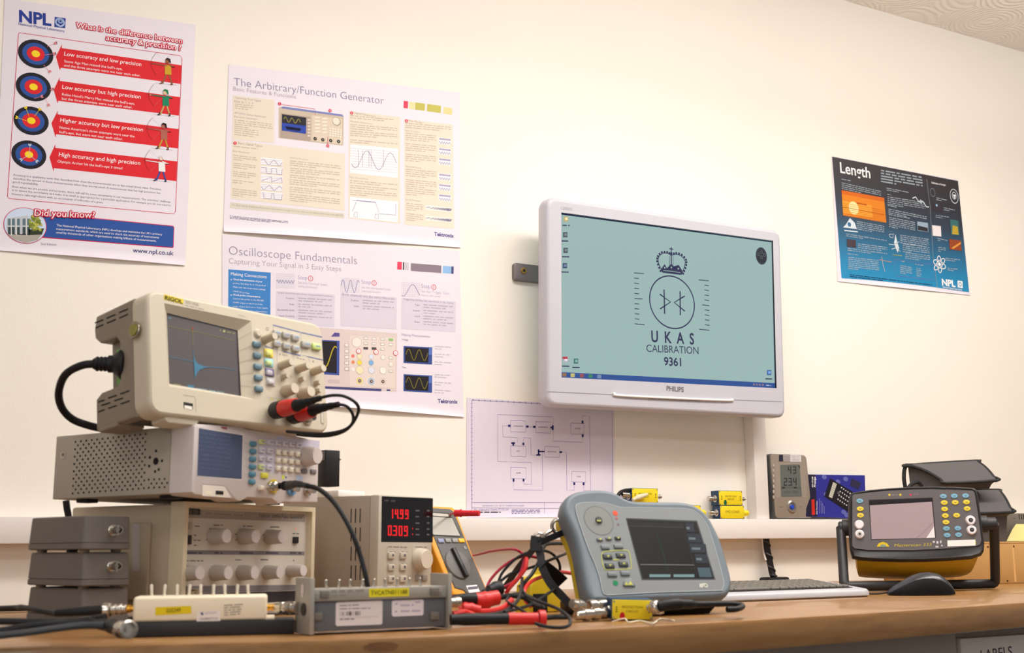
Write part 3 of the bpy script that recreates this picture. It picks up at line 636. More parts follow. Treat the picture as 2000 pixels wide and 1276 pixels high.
for x, y, w, h in ((315, 240, 16, 14), (432, 245, 16, 14), (478, 247, 16, 14), (598, 252, 12, 30), (588, 252, 12, 10), (792, 216, 12, 18), (793, 305, 12, 18), (340, 353, 24, 12), (341, 362, 10, 16), (407, 358, 12, 16), (505, 430, 28, 10), (506, 412, 10, 36), (525, 408, 40, 8), (650, 412, 16, 12), (343, 594, 12, 20), (408, 594, 12, 18), (738, 617, 12, 18), (799, 618, 12, 18)): s.rect(x-w/2, y-h/2, x+w/2, y+h/2, D, 2)
s.text('MASTERSCAN + D70 - SET UP CONNECTION DIAGRAM', (140, 765), (412, 765), F, 1, 0.0, res=1); s.text('The Calibration Centre (TCC) Ltd', (85, 795), (310, 790), F, 1, 0.012, res=1)
for q in range(3): s.bars((330, 792+q*11), (515, 792+q*11), 7, F, 1, q); s.bars((120, 806), (260, 806), 8, F, 1, 8)
stuck(b, fr, 'printed_sheet', 'pale lilac sheet with a block wiring diagram on the wall below the big screen', 'paper')

# --- length poster
fr, b = poster('poster', [(1624, 305), (1870, 352), (1895, 577), (1636, 550)], '', curl=0.004, ph=0.05)
ps = M('poster_fade', (30, 28, 36), 0.4, spec=0.4); nt = ps.node_tree; bs = nt.nodes['Principled BSDF']
tc = nt.nodes.new('ShaderNodeTexCoord'); sx = nt.nodes.new('ShaderNodeSeparateXYZ'); rp = nt.nodes.new('ShaderNodeValToRGB'); mr = nt.nodes.new('ShaderNodeMapRange')
mr.inputs['From Min'].default_value = 0.0; mr.inputs['From Max'].default_value = 0.42
e = rp.color_ramp.elements; e[0].position = 0.0; e[0].color = (lin(34), lin(146), lin(196), 1); e[1].position = 1.0; e[1].color = (lin(42), lin(36), lin(42), 1)
for p, c in ((0.18, (32, 130, 178)), (0.36, (34, 100, 138)), (0.55, (44, 62, 82)), (0.75, (42, 40, 50))):
    q = e.new(p); q.color = (lin(c[0]), lin(c[1]), lin(c[2]), 1)
nt.links.new(tc.outputs['Object'], sx.inputs[0]); nt.links.new(sx.outputs['Z'], mr.inputs['Value']); nt.links.new(mr.outputs[0], rp.inputs[0]); nt.links.new(rp.outputs[0], bs.inputs['Base Color'])
s = Sheet(fr, 0, b=b, tf=crop(1600, 290, .243))
s.poly([(103, 66), (1115, 262), (1207, 1180), (180, 1050)], ps, 1)
s.text('Length', (170, 195), (410, 240), WH, 3, 0.014, h=None)
TW = INK(158, 170, 180)
s.para_lines((495, 182), (830, 240), 5, 22, 13, TW, 3, 1); s.text('Definition of Length', (902, 282), (1015, 302), WH, 3, .02); s.line([(862, 245), (890, 470), (915, 880), (950, 1130)], .8, INK(150, 160, 170), 3)
for i, (a, c, n) in enumerate((((178, 250), (315, 275), 1), ((180, 280), (495, 350), 4), ((540, 322), (835, 380), 1), ((542, 338), (835, 390), 1), ((546, 372), (610, 382), 1), ((548, 392), (850, 440), 5), ((550, 462), (655, 482), 1), ((555, 490), (862, 555), 3), ((558, 535), (864, 590), 1), ((560, 556), (770, 600), 6), ((300, 590), (520, 630), 5), ((215, 690), (540, 745), 2), ((310, 770), (545, 800), 3), ((226, 805), (545, 850), 2), ((228, 850), (345, 865), 1), ((232, 878), (480, 905), 7), ((650, 700), (880, 735), 5), ((670, 770), (885, 800), 5), ((690, 840), (890, 868), 4), ((660, 910), (720, 920), 1), ((650, 945), (745, 962), 5), ((770, 935), (890, 950), 1), ((780, 965), (820, 972), 5), ((940, 400), (1025, 420), 2), ((1000, 480), (1090, 500), 2), ((935, 540), (1040, 556), 2), ((950, 725), (1030, 745), 2), ((955, 798), (1015, 806), 3), ((1015, 885), (1130, 900), 2), ((1030, 965), (1110, 975), 2))): s.para_lines(a, c, n, 15, 7, TW, 3, 40+i)
s.para_lines((245, 1018), (905, 1102), 2, 14, 8, INK(24, 60, 96), 3, 90)
# sunset picture
s.poly([(178, 336), (520, 398), (538, 598), (192, 540)], INK(226, 132, 36), 3); s.poly([(178, 336), (520, 398), (523, 430), (180, 366)], INK(214, 104, 28), 4); s.poly([(182, 420), (420, 460), (430, 560), (190, 520)], INK(236, 158, 52), 4)
s.circ((275, 480), 52, INK(250, 226, 160), 5); s.line([(180, 470), (520, 535)], .8, INK(200, 100, 30), 6); s.line([(300, 440), (380, 455)], 2.2, INK(180, 76, 26), 6)
for q in range(7): s.line([(185, 440+q*16), (530, 500+q*15)], .5, INK(206, 116, 36), 6)
for i, (P, m) in enumerate((([(220, 728), (292, 740), (295, 800), (222, 790)], (74, 60, 68)), ([(785, 588), (872, 600), (876, 674), (790, 660)], (150, 170, 190)), ([(790, 620), (870, 640), (872, 672), (792, 655)], (50, 46, 54)), ([(910, 450), (985, 462), (988, 512), (912, 500)], (58, 50, 58)), ([(905, 618), (975, 626), (980, 710), (910, 702)], (236, 226, 228)), ([(1048, 572), (1115, 580), (1124, 702), (1058, 692)], (60, 110, 110)), ([(1070, 620), (1110, 630), (1118, 695), (1066, 690)], (190, 160, 50)), ([(1042, 730), (1136, 742), (1142, 824), (1046, 812)], (150, 70, 40)), ([(1060, 800), (1135, 752), (1136, 768), (1075, 810)], (220, 150, 60)))): s.poly(P, INK(*m), 4+i*.25)
LW = INK(214, 224, 230)
s.circ((1083, 385), 58, LW, 4, 52, sx=.8); s.circ((1083, 380), 30, LW, 4, 24, sx=.8); s.poly([(1070, 370), (1098, 374), (1085, 408)], LW, 5); s.circ((910, 355), 34, INK(140, 144, 150), 4, 30, sx=.8)
s.line([(748, 402), (772, 390), (800, 430), (830, 425), (860, 470), (880, 472)], 2.0, LW, 4); s.circ((815, 428), 14, LW, 4, 9); s.circ((942, 458), 10, INK(150, 190, 220), 5)
s.poly([(245, 560), (285, 600), (300, 650), (190, 635), (215, 610)], LW, 4); s.poly([(200, 655), (310, 668), (308, 676), (200, 664)], LW, 4); s.circ((240, 612), 18, INK(60, 110, 150), 5)
s.poly([(612, 690), (622, 740), (640, 800), (630, 840), (612, 800), (600, 760)], LW, 4); s.line([(560, 690), (600, 690), (590, 720), (565, 712), (560, 690)], 1, LW, 4); s.line([(558, 770), (600, 775), (640, 750)], 1, LW, 4); s.line([(580, 810), (620, 800), (650, 830)], 1, LW, 4); s.line([(590, 855), (665, 864)], 1.2, INK(170, 170, 90), 4)
s.line([(480, 895), (530, 905), (580, 915)], 1.2, INK(190, 150, 130), 4); s.line([(500, 870), (510, 930), (525, 990)], 1.2, INK(200, 190, 190), 4)
s.line([(600, 893), (915, 935), (918, 1060), (612, 1022)], .7, INK(120, 120, 190), 4, closed=True)
for k in range(3):
    a = k*pi/3+.4; s.line([(965+52*cos(t*2*pi/24)*cos(a)-18*sin(t*2*pi/24)*sin(a), 932+68*cos(t*2*pi/24)*sin(a)+26*sin(t*2*pi/24)*cos(a)) for t in range(24)], 1.6, WH, 4, closed=True)
s.circ((965, 932), 15, WH, 4)
s.text('NPL', (988, 1100), (1092, 1114), WH, 4, .04, h=52); s.poly([(1110, 1062), (1150, 1068), (1152, 1124), (1112, 1118)], WH, 3); s.circ((1131, 1093), 18, INK(120, 170, 200), 4, 10); s.text('National Physical Laboratory', (990, 1120), (1148, 1145), WH, 4, .015, res=1)
stuck(b, fr, 'poster', 'dark to blue poster headed Length with an orange sunset picture, right of the big screen')
# ============================================================= big screen on the wall
fr = Frame(on_y(1094.5, 738, -0.125), -0.6, -2.0, -0.2)
tv = thing('wall_screen', fr, 'silver framed flat screen on the wall showing a crown and UKAS CALIBRATION emblem', 'monitor')
TVM = M('silver_plastic', (198, 196, 205), 0.38, spec=0.5, var=0.015)
U = lambda x, y, yy=0.0: Vector(fr.uv(x, y, yy))
sc = [U(1094.5, 738), U(1514, 759), U(1507, 471), U(1094, 416)]
x0 = U(1074, 600, -.004).x; x1 = U(1524, 640, -.004).x; z0 = U(1090, 786, -.004).y; z1 = U(1500, 452, -.004).y; z1b = U(1090, 396, -.004).y
z1 = (z1+z1b)/2
b = B()
outer = rrect(x0, x1, z0, z1, 0.018, 5)
hole = [(p.x, p.y) for p in sc]
b.holed(outer, hole, -0.006, hole, 0.002, TVM, BLKP)
# rim running back with a rounded front edge
rings = []
for ins, y in ((0.0, -0.006), (-0.006, -0.0045), (-0.010, 0.001), (-0.011, 0.03), (-0.006, 0.045), (0.03, 0.052)):
    rings.append([Vector((u, y, v)) for u, v in rrect(x0+ins, x1-ins, z0+ins, z1-ins, 0.018-ins*0.6 if ins < 0 else 0.018, 5)])
b.loft(rings, TVM, caps=False)
b.box(x0+0.1, x1-0.1, 0.045, 0.085, z0+0.08, z1-0.08, TVM, 0.015)
b.done('bezel', tv, 40)
b = B()
zz = U(1300, 775, -.007).y
sh = Sheet(fr, -0.0063, b=b)
sh.line([(1068, 765), (1300, 776), (1527, 785)], 1.2, INK(150, 146, 152), 1)
sh.text('PHILIPS', (1302, 763), (1335, 766), INK(120, 114, 122), 1, 0.03); b.done('maker_print', tv); b = B(); sh = Sheet(fr, -0.0063, b=b); sh.text('120SW', (1096, 410), (1118, 412), INK(170, 165, 172), 1, 0.0)
b.done('model_print', tv)
a = U(1202, 768, -.008); c = U(1428, 780, -.008)
b = B(); b.tube([(a.x, -0.006, a.y), (a.x+.01, -0.0085, a.y-.006), ((a.x+c.x)/2, -0.0095, (a.y+c.y)/2-.006), (c.x-.01, -0.0085, c.y-.004), (c.x, -0.006, c.y)], 0.0035, M('screen_lip', (238, 236, 236), 0.3), 8, 6)
b.done('front_strip', tv)
b = B(); sh = Sheet(fr, -0.0063, b=b); sh.poly([(1264, 774), (1370, 779), (1369, 784), (1266, 780)], INK(160, 156, 164), 1)
for i in range(7): sh.rect(1272+i*14, 776+i*.6, 1278+i*14, 780+i*.6, INK(120, 116, 128), 2)
b.done('button_row', tv)
# lit desktop
SCB = GLOW(158, 187, 184, 1.0)
b = B(); b.raw([(p.x, 0.0, p.y) for p in sc], [(0, 1, 2, 3)], SCB)
sh = Sheet(fr, 0.0, b=b, tf=crop(1000, 370, .3606)); DK = GLOW(44, 46, 84); TB = GLOW(44, 82, 150)
sh.poly([(262, 990), (1424, 1050), (1425, 1078), (262, 1020)], TB, 1); sh.poly([(260, 128), (1405, 281), (1405, 287), (260, 136)], GLOW(20, 26, 60), 1); sh.line([(1407, 285), (1425, 1076)], 1.4, GLOW(50, 60, 100), 1)
sh.text('U  K  A  S', (756, 826), (985, 840), DK, 2, 0.022, h=64); sh.text('CALIBRATION', (728, 880), (1010, 893), DK, 2, 0.0, h=42); sh.text('9361', (824, 953), (915, 958), DK, 2, 0.02)
sh.line([(866+121*cos(t*2*pi/60)+6*sin(t*2*pi/60), 612+142*sin(t*2*pi/60)+14*cos(t*2*pi/60)) for t in range(60)], 2.5, DK, 2, closed=True)
for P in ([(823, 543), (826, 675)], [(910, 552), (911, 682)], [(800, 568), (858, 611), (802, 648)], [(935, 578), (878, 613), (935, 660)]): sh.line(P, 2.8, DK, 2)
for i in range(11):
    y = 455+27.6*i; y2 = 494+26.8*i; long = i in (0, 10); mid = i == 5
    sh.line([(660 + .5*i, y-2), (686+.4*i + (28 if long else 18 if mid else 0), y+(2 if long else 1))], 1.5, DK, 2)
    sh.line([(1042+.3*i-(32 if long else 14 if mid else 0), y2-2-(2 if long else 0)), (1065+.5*i, y2+2)], 1.5, DK, 2)
# crown
cx = lambda x, y: (x, y)
sh.line([(862, 312), (862, 345)], 2.0, DK, 2); sh.line([(851, 322), (873, 325)], 2.0, DK, 2); sh.circ((862, 348), 8, DK, 2)
for P in ([(860, 358), (842, 347), (815, 347), (795, 366), (792, 392), (803, 424), (815, 450)], [(866, 358), (886, 352), (914, 360), (935, 384), (936, 410), (926, 440), (917, 462)]):
    arc = catmull([Vector((x, y, 0)) for x, y in P], 4); cxm = sum(q.x for q in arc)/len(arc)
    sh.line([(q.x, q.y) for q in arc], 1.6, DK, 2)
    for i, q in enumerate(arc[2:-2:2]):
        d = (q-Vector((862, 410, 0))).normalized()*7; sh.circ((q.x+d.x, q.y+d.y), 6.5, DK, 3, seg=10)
for x in (853, 872): sh.line([(x, 362), (x, 420)], 1.0, DK, 2)
sh.line([(862, 352), (862, 430)], 2.4, DK, 2)
sh.poly([(808, 430), (826, 405), (838, 428), (862, 402), (886, 432), (902, 410), (922, 442), (915, 464), (815, 452)], DK, 3)
sh.line([(818, 440), (862, 444), (912, 452)], 1.2, SCB, 4)
for x, y in ((826, 425), (862, 424), (900, 430)): sh.circ((x, y), 5, SCB, 4, seg=10)
# icons
for (x, y, c) in ((292, 162, (196, 176, 120)), (288, 247, (70, 80, 90)), (290, 332, (70, 80, 90)), (286, 415, (60, 74, 110)), (290, 925, (190, 180, 190)), (346, 932, (70, 120, 110)), (1392, 994, (70, 110, 170))):
    sh.rect(x-12, y-15, x+12, y+13, GLOW(*c), 2); sh.rect(x-5, y-9, x+9, y+5, GLOW(*[min(255, k+60) for k in c]), 3); sh.bars((x-20, y+36), (x+20, y+37), 8, DK, 2, x)
sh.rect(272, 907, 300, 920, GLOW(190, 60, 80), 4)
sh.circ((1350, 361), 47, GLOW(60, 64, 78), 2, sx=.82); sh.circ((1350, 361), 39, GLOW(40, 44, 52), 3, sx=.82)
for x, y in ((1350, 340), (1334, 352), (1366, 356), (1350, 368)): sh.circ((x, y), 9, GLOW(100, 106, 110), 4, 6)
for x, c in ((283, (150, 110, 80)), (328, (200, 190, 120)), (378, (150, 80, 90)), (425, (60, 130, 110)), (472, (120, 140, 180))): sh.rect(x-11, 995+(x-283)*.05, x+11, 1015+(x-283)*.05, GLOW(*c), 2)
for i in range(4): sh.rect(1305+i*16, 1052+i, 1314+i*16, 1062+i, GLOW(150, 120, 140), 2)
sh.bars((1376, 1064), (1402, 1066), 6, GLOW(190, 200, 220), 2, 4)
b.done('screen_panel', tv)
# wall bracket arm
bw = B()
p0 = on_y(1004, 530, -0.012); p1 = on_y(1140, 545, -0.012); h = (on_y(1020, 515, -.012).z-on_y(1020, 549, -.012).z)/2
bo = Frame((p0.x, 0, p0.z), 0, 0, 0)
br = thing('wall_bracket', bo, 'dark metal bar with a brass screw on the wall beside the big screen', 'bracket')
bw.prism(rrect(0, p1.x-p0.x+0.02, -h, h, 0.008, 4), -0.014, -0.0005, M('dark_steel', (132, 124, 124), 0.4, 0.7, bump=0.1), 0.003)
bw.done('bracket_bar', br)
q = bo.uv(1023, 529, -.015)
bw = B(); bw.cyl((q[0], -0.0135, q[1]), (0, -1, 0), 0.0085, 0.004, M('brass', (190, 150, 80), 0.3, 1.0), 20, 0.001); bw.cyl((q[0], -0.0174, q[1]), (0, -1, 0), 0.004, 0.0006, BLKP, 12)
bw.done('screw_head', br)

# ============================================================= tall stack on the left
# --- pulse generator (bottom)
fr = Frame((0.518, -0.844, 0.7535), 30.5, 0, 0.4)
W_, H_, D_ = 0.327, 0.185, 0.266
pg = thing('pulse_generator', fr, 'beige pulse generator with rows of round grey knobs, lowest in the tall instrument stack', 'instrument', None)
BEI = M('beige_case', (206, 190, 164), 0.5, var=0.02); PAN = M('grey_panel', (204, 196, 184), 0.45, var=0.015); RIM = M('cream_rim', (222, 208, 178), 0.45)
b = B(); b.box(0.006, W_-0.006, 0.012, D_, 0.012, H_-0.003, BEI, 0.004)
b.box(-0.0005, 0.0062, 0.075, D_-0.02, 0.03, H_-0.032, BEI, 0.003)
b.done('case', pg)
b = B(); o_ = [(0, 0.012), (W_, 0.012), (W_, H_), (0, H_)]; i_ = [(0.009, 0.02), (W_-0.009, 0.02), (W_-0.009, H_-0.008), (0.009, H_-0.008)]
b.holed(o_, i_, 0.0, i_, 0.014, RIM); b.raw([(u, 0, v) for u, v in o_]+[(u, 0.03, v) for u, v in o_], [(0, 4, 5, 1), (1, 5, 6, 2), (2, 6, 7, 3), (3, 7, 4, 0)], RIM); b.done('front_rim', pg)
b = B(); b.raw([(u, 0.0112, v) for u, v in i_], [(0, 1, 2, 3)], PAN)
FP = fr.sub(0.0112)
sh = Sheet(FP, 0, b=b, tf=crop(340, 960, .1724)); G1 = INK(160, 152, 146); G2 = INK(128, 122, 126); TXD = INK(110, 102, 98)
sh.poly([(125, 200), (1478, 262), (1478, 350), (118, 298)], G1, 1); sh.poly([(124, 190), (294, 200), (292, 268), (122, 262)], INK(36, 34, 36), 2)
for i, w in enumerate((10, 8, 14, 6, 10, 12, 8)): sh.rect(138+i*21, 204+i, 138+i*21+w*.6, 258+i*.6, INK(150, 144, 138), 3)
sh.text('TGP110  10MHz Pulse Generator', (958, 296), (1450, 312), INK(70, 64, 62), 2, 0.0, res=1); sh.poly([(320, 205), (795, 232), (795, 290), (320, 270)], INK(172, 164, 156), 2); sh.bars((345, 262), (780, 284), 26, INK(150, 142, 138), 3, 3)
sh.poly([(105, 665), (1476, 682), (1476, 725), (105, 715)], G2, 1)
for x0, x1 in ((110, 315), (455, 545), (740, 895), (1035, 1185), (1310, 1440)): sh.bars((x0, 706), (x1, 710), 24, INK(84, 80, 90), 2, x0)
sh.poly([(95, 1075), (1476, 1060), (1476, 1120), (90, 1160)], G2, 1); sh.poly([(85, 1165), (1476, 1125), (1480, 1330), (85, 1330)], INK(48, 44, 46), 1)
for x, y, x1 in ((448, 382, 555), (778, 392, 890), (1085, 402, 1190), (235, 392, 290), (222, 495, 255), (222, 552, 300), (222, 610, 270), (1342, 476, 1415), (118, 785, 330), (690, 775, 775), (978, 772, 1065), (398, 420, 430), (395, 475, 412), (362, 545, 410), (735, 430, 760), (690, 485, 740), (698, 550, 742), (1040, 440, 1065), (1000, 492, 1042), (1010, 556, 1045), (1345, 780, 1360)): sh.bars((x, y+8), (x1, y+10), 15, TXD, 1, x)
sh.circ((1378, 426), 10, GLOW(250, 120, 90), 2)
b.done('front_panel', pg)
b = B(); KN = M('knob_grey', (178, 168, 158), 0.45); KC = M('knob_cap', (206, 196, 194), 0.35)
tfk = crop(340, 960, .1724)
for x, y, r in ((592, 508, 86), (922, 512, 82), (1222, 516, 78), (288, 924, 84), (610, 924, 82), (910, 922, 80), (1196, 918, 74), (1462, 900, 68)):
    b = B(); knob(b, FP, x, y, r, 0.030, KN, tfk, 1.12, KC); b.done('knob', pg)
for nm, x, y, w, h_, m in (('toggle_switch', 185, 390, 34, 70, KN), ('slide_switch', 182, 550, 40, 105, BLKP), ('slide_switch', 1388, 552, 52, 75, BLKP)):
    b = B(); key(b, FP, x, y, w, h_, 0.004, m, 0.0008, tfk); b.done(nm, pg)
b = B(); q = FP.uv(*tfk(235, 1150), -0.02); b.cyl((q[0], 0.014, q[1]), (0, -1, 0), 0.006, 0.03, CHROME, 16); b.done('socket', pg)
b = B(); sh = Sheet(fr, plane='side', x=-0.0008, b=b); sh.rect(259, 1024, 273, 1116, INK(214, 204, 206), 1); b.done('side_label', pg)
for x in (0.03, W_-0.03):
    for y in (0.03, D_-0.03):
        b = B(); b.cyl((x, y, -0.002), (0, 0, 1), 0.011, 0.0155, BLACK, 16); b.done('foot', pg)

# --- function generator (middle)
fr = Frame((0.502, -0.943, 0.945), 30.9, 0.4, 0.8)
W_, H_, D_ = 0.305, 0.108, 0.305
fg = thing('function_generator', fr, 'pale grey function generator with blue keys and perforated side, middle of the tall instrument stack', 'instrument')
CASE = M('grey_sheet_metal', (176, 166, 152), 0.5, var=0.015); BEZ = M('pale_bezel', (212, 202, 199), 0.42, var=0.01)
b = B(); b.box(0.0, W_, 0.045, D_, 0.003, H_-0.002, CASE, 0.0015); b.done('case', fg)
b = B(); k = crop(90, 800, .295); sh = Sheet(fr, plane='side', x=-0.0003, b=b, tf=k); HO = INK(24, 22, 24)
TLc, TRc, BRc, BLc = Vector((195, 215)), Vector((660, 163)), Vector((648, 522)), Vector((176, 556))
nr = 15; nc = 27
for i in range(nr):
    for j in range(nc):
        if (i+j) % 2: continue
        u, v = j/(nc-1), i/(nr-1); p = (TLc*(1-u)+TRc*u)*(1-v)+(BLc*(1-u)+BRc*u)*v; sh.circ(tuple(p), 7.5, HO, 1, seg=8)
for i in range(3):
    for j in range(8):
        if (i+j) % 2 == 0: sh.circ((680+j*17.5, 465+i*27-j*.8), 7.5, HO, 1, seg=8)
sh.circ((727, 343), 24, HO, 1)
for p in ((728, 275), (687, 318), (683, 375), (768, 340), (746, 398), (722, 411)): sh.circ(p, 10, HO, 1, seg=10)
sh.circ((110, 303), 26, INK(196, 186, 172), 1); sh.circ((113, 300), 11, INK(120, 112, 102), 2)
b.done('perforation', fg)
# bezel: outline with lips at the lower edge and humps at the top
T = crop(370, 810, .155); uvf = lambda x, y, yy=0.0: fr.uv(*T(x, y), yy)
outl = [(0.0, 0.004), (0.0, H_-0.004), (0.004, H_)]+[uvf(x, y) for x, y in ((660, 150), (715, 182), (1060, 228), (1120, 215), (1175, 235))]+[(W_-0.012, H_-0.0005), (W_, H_-0.010), (W_, 0.0)]+[uvf(x, y) for x, y in ((1190, 1105), (1130, 1128), (1040, 1060), (735, 1045), (650, 1095), (610, 1085), (560, 1060))]+[(0.008, 0.0)]
b = B(); b.prism(outl, 0.0, 0.048, BEZ, 0.003, 2); b.done('front_bezel', fg, 30)
SY = -0.0004
b = B(); sh = Sheet(fr, 0.0, b=b, tf=T); sh.poly([(112, 165), (680, 250), (660, 830), (92, 780)], INK(238, 228, 222), 1); sh.poly([(118, 172), (668, 262), (655, 815), (95, 772)], M('lcd_blue', (74, 84, 112), 0.22, emit=0.0), 2)
for i in range(9): sh.bars((135, 240+i*55), (520, 290+i*54), 16, M('lcd_print', (84, 98, 128), 0.3), 3, i)
b.done('lcd_screen', fg)
b = B(); sh = Sheet(fr, 0.0, b=b, tf=T)
sh.poly([(870, 280), (1080, 305), (1075, 735), (870, 710)], INK(206, 200, 216), 1); sh.poly([(1080, 294), (1640, 330), (1635, 450), (1078, 415)], INK(206, 200, 216), 1); sh.poly([(1090, 270), (1215, 290), (1215, 322), (1090, 305)], INK(190, 196, 226), 2)
sh.poly([(165, 875), (440, 895), (520, 1050), (160, 1025)], INK(232, 220, 208), 1); sh.line([(165, 878), (440, 897), (580, 1070)], 1.2, INK(170, 158, 150), 2)
sh.poly([(200, 960), (280, 968), (275, 1010), (200, 1005)], INK(240, 230, 206), 2)
for i in range(6): sh.line([(690, 368+i*95), (765, 375+i*95)], .8, INK(190, 178, 172), 1)
sh.circ((1180, 790), 26, INK(220, 230, 90), 1); sh.circ((1215, 792), 14, INK(60, 110, 140), 1); sh.poly([(1340, 765), (1425, 772), (1425, 830), (1340, 822)], INK(186, 200, 226), 1)
b.done('panel_print', fg)
SB = M('key_blue', (84, 138, 160), 0.4); KW = M('key_grey', (214, 208, 212), 0.45); KL = M('key_lime', (214, 222, 150), 0.45); KI = M('key_ivory', (238, 228, 208), 0.4); KY = M('key_yellow', (226, 214, 70), 0.4)
for i in range(6): b = B(); key(b, fr, 822-i*3, 368+i*96, 74, 66, 0.005, SB, 0.004, T); b.done('soft_key', fg)
for x, y, m in ((925, 345, KL), (1030, 352, KW), (1130, 362, KW), (1215, 372, KW), (1302, 380, KW), (1388, 388, KW), (925, 452, KW), (1025, 460, KW), (922, 555, KW), (1022, 562, KW), (918, 660, KL), (1018, 668, KW)):
    b = B(); key(b, fr, x, y, 66, 66, 0.0035, m, 0.0015, T); sh = Sheet(fr, -0.0036, b=b, tf=T); sh.bars((x-12, y+4), (x+22, y+7), 18, INK(150, 150, 190), 1, x); b.done('function_key', fg)
for i in range(3):
    for j in range(4): b = B(); key(b, fr, 1138+j*82, 475+j*8+i*102, 60, 66, 0.005, KI, 0.003, T); sh = Sheet(fr, -0.0051, b=b, tf=T); sh.rect(1150+j*82, 462+j*8+i*102, 1160+j*82, 490+j*8+i*102, INK(150, 146, 150), 1); b.done('keypad_key', fg)
b = B(); key(b, fr, 960, 768, 86, 74, 0.004, KY, 0.003, T); b.done('output_key', fg)
for x, y in ((1458, 712), (1572, 720)): b = B(); key(b, fr, x, y, 70, 62, 0.003, M('key_dark', (120, 112, 116), 0.4), 0.003, T); b.done('arrow_key', fg)
b = B(); knob(b, fr, 1608, 520, 112, 0.024, M('dial_beige', (206, 194, 188), 0.4), T, 1.15, M('dial_cap', (216, 204, 198), 0.35)); b.done('dial', fg)
b = B(); key(b, fr, 382, 985, 96, 46, 0.0008, BLKP, 0.0002, T); b.done('usb_port', fg)
b = B(); key(b, fr, 930, 925, 56, 60, 0.008, KI, 0.003, T); b.done('power_button', fg)
YR = M('ring_yellow', (214, 186, 30), 0.4); BR_ = M('ring_blue', (110, 160, 206), 0.4)
for x, y, m in ((1048, 905, YR), (1275, 940, BR_), (1480, 960, None)):
    q = fr.uv(*T(x, y), 0); b = B()
    b.cyl((q[0], 0, q[1]), (0, -1, 0), 0.0115 if m else 0.0095, 0.004, m or CHROME, 24, 0.0005); b.cyl((q[0], -0.004, q[1]), (0, -1, 0), 0.0052, 0.013, CHROME, 18); b.done('bnc_socket', fg)
for x in (0.03, W_-0.04):
    b = B(); b.box(x-.012, x+.012, 0.06, 0.085, -0.0030, 0.0035, BLACK, 0.001); b.done('foot', fg); b = B(); b.box(x-.012, x+.012, D_-.06, D_-.035, -0.0030, 0.0035, BLACK, 0.001); b.done('foot', fg)
# coax plugged into the yellow output
q = fr.uv(*T(1048, 905), -0.016); pl = lambda x, y, z: at(x, y, z)
p = fr.o+fr.R @ Vector((q[0], -0.016, q[1])); nv = (fr.R @ Vector((0, -1, 0)))
def bnc_plug(b, p, ax, k=1.0, boot=None, seg=20):
    """bayonet plug seen from its open end: nut, shell, crimp and boot along ax"""
    b.lathe(p, ax, [(0.0060*k, 0), (0.0072*k, 0.0015*k), (0.0072*k, 0.007*k), (0.0062*k, 0.008*k), (0.0062*k, 0.010*k), (0.0074*k, 0.011*k), (0.0074*k, 0.016*k), (0.005*k, 0.018*k), (0.005*k, 0.022*k)], CHROME, seg)
    if boot: b.lathe(Vector(p)+Vector(ax).normalized()*0.020*k, ax, [(0.0058*k, 0), (0.0062*k, 0.004*k), (0.0052*k, 0.022*k), (0.0036*k, 0.034*k), (0.0028*k, 0.036*k)], BLACK, seg)
co = Frame(p)
cab = thing('coax_cable', co, 'black coax cable plugged into the yellow ringed output of the function generator and hanging down', 'cable')
L3 = lambda P: [Vector(x)-Vector(co.o) for x in P]
b = B(); bnc_plug(b, Vector((0, 0, 0))+nv*-0.008, nv, 1.05); lab(b.done('plug', cab), 'nickel bayonet plug')
e = Vector((0, 0, 0))+nv*0.024
tip = at(602, 950, 1.74)-p
b = B(); b.tube([e, e+nv*0.006+Vector((0.002, 0, 0)), e*0.45+tip*0.55+Vector((0, 0, 0.003)), tip], [0.0075, 0.0078, 0.0075, 0.006, 0.005, 0.0042], BLACK, 12, 6); b.done('boot', cab)
b = B(); b.tube([tip]+L3([at(625, 957, 1.73), at(655, 985, 1.72), at(685, 1035, 1.70), at(705, 1090, 1.69), at(716, 1135, 1.68), at(722, 1180, 1.68), at(718, 1215, 1.7)]), 0.0036, BLACK, 10, 8); b.done('cable', cab)
# --- oscilloscope (top of the stack)
fr = Frame(at(294, 807, 1.80), 21.7, 8.0, 1.0)
W_, H_, D_ = 0.357, 0.193, 0.140
os_ = thing('oscilloscope', fr, 'beige oscilloscope showing a blue pulse trace, tilted back on top of the tall instrument stack', 'oscilloscope')
OB = M('scope_beige', (208, 196, 174), 0.45, var=0.012); OG = M('scope_grey', (142, 128, 112), 0.5, var=0.02); OP = M('scope_panel', (212, 204, 188), 0.45)
T = crop(470, 590, .2117); T2 = crop(270, 560, .2117); T3 = crop(90, 540, .315)
f2 = lambda x, y, yy=0.0: fr.uv(*T2(x, y), yy)
hole = [f2(238, 152), f2(283, 920), fr.uv(498, 781), fr.uv(491, 627)]
deep = [f2(262, 243, .010), f2(287, 898, .010), fr.uv(471, 774, .010), fr.uv(464, 646, .010)]
outer = rrect(0.004, W_-0.004, 0.004, H_-0.004, 0.016, 5)
b = B(); b.holed(outer, hole, 0.0, deep, 0.010, OB)
rings = [[Vector((u, y, v)) for u, v in rrect(0.004-i, W_-0.004+i, 0.004-i, H_-0.004+i, 0.016+i, 5)] for i, y in ((0, 0), (0.0025, 0.001), (0.0045, 0.0038), (0.0055, 0.008), (0.0055, 0.036), (0.003, 0.038))]
b.loft(rings, OB, caps=False); b.done('front_bezel', os_, 40)
b = B(); b.raw([(u, 0.0102, v) for u, v in deep], [(0, 1, 2, 3)], M('scope_lcd', (92, 86, 88), 0.25, spec=0.5))
SG = fr.sub(0.0102)
sh = Sheet(SG, 0, b=b, tf=T2); CB = GLOW(84, 140, 168, .9); YL = INK(150, 138, 74)
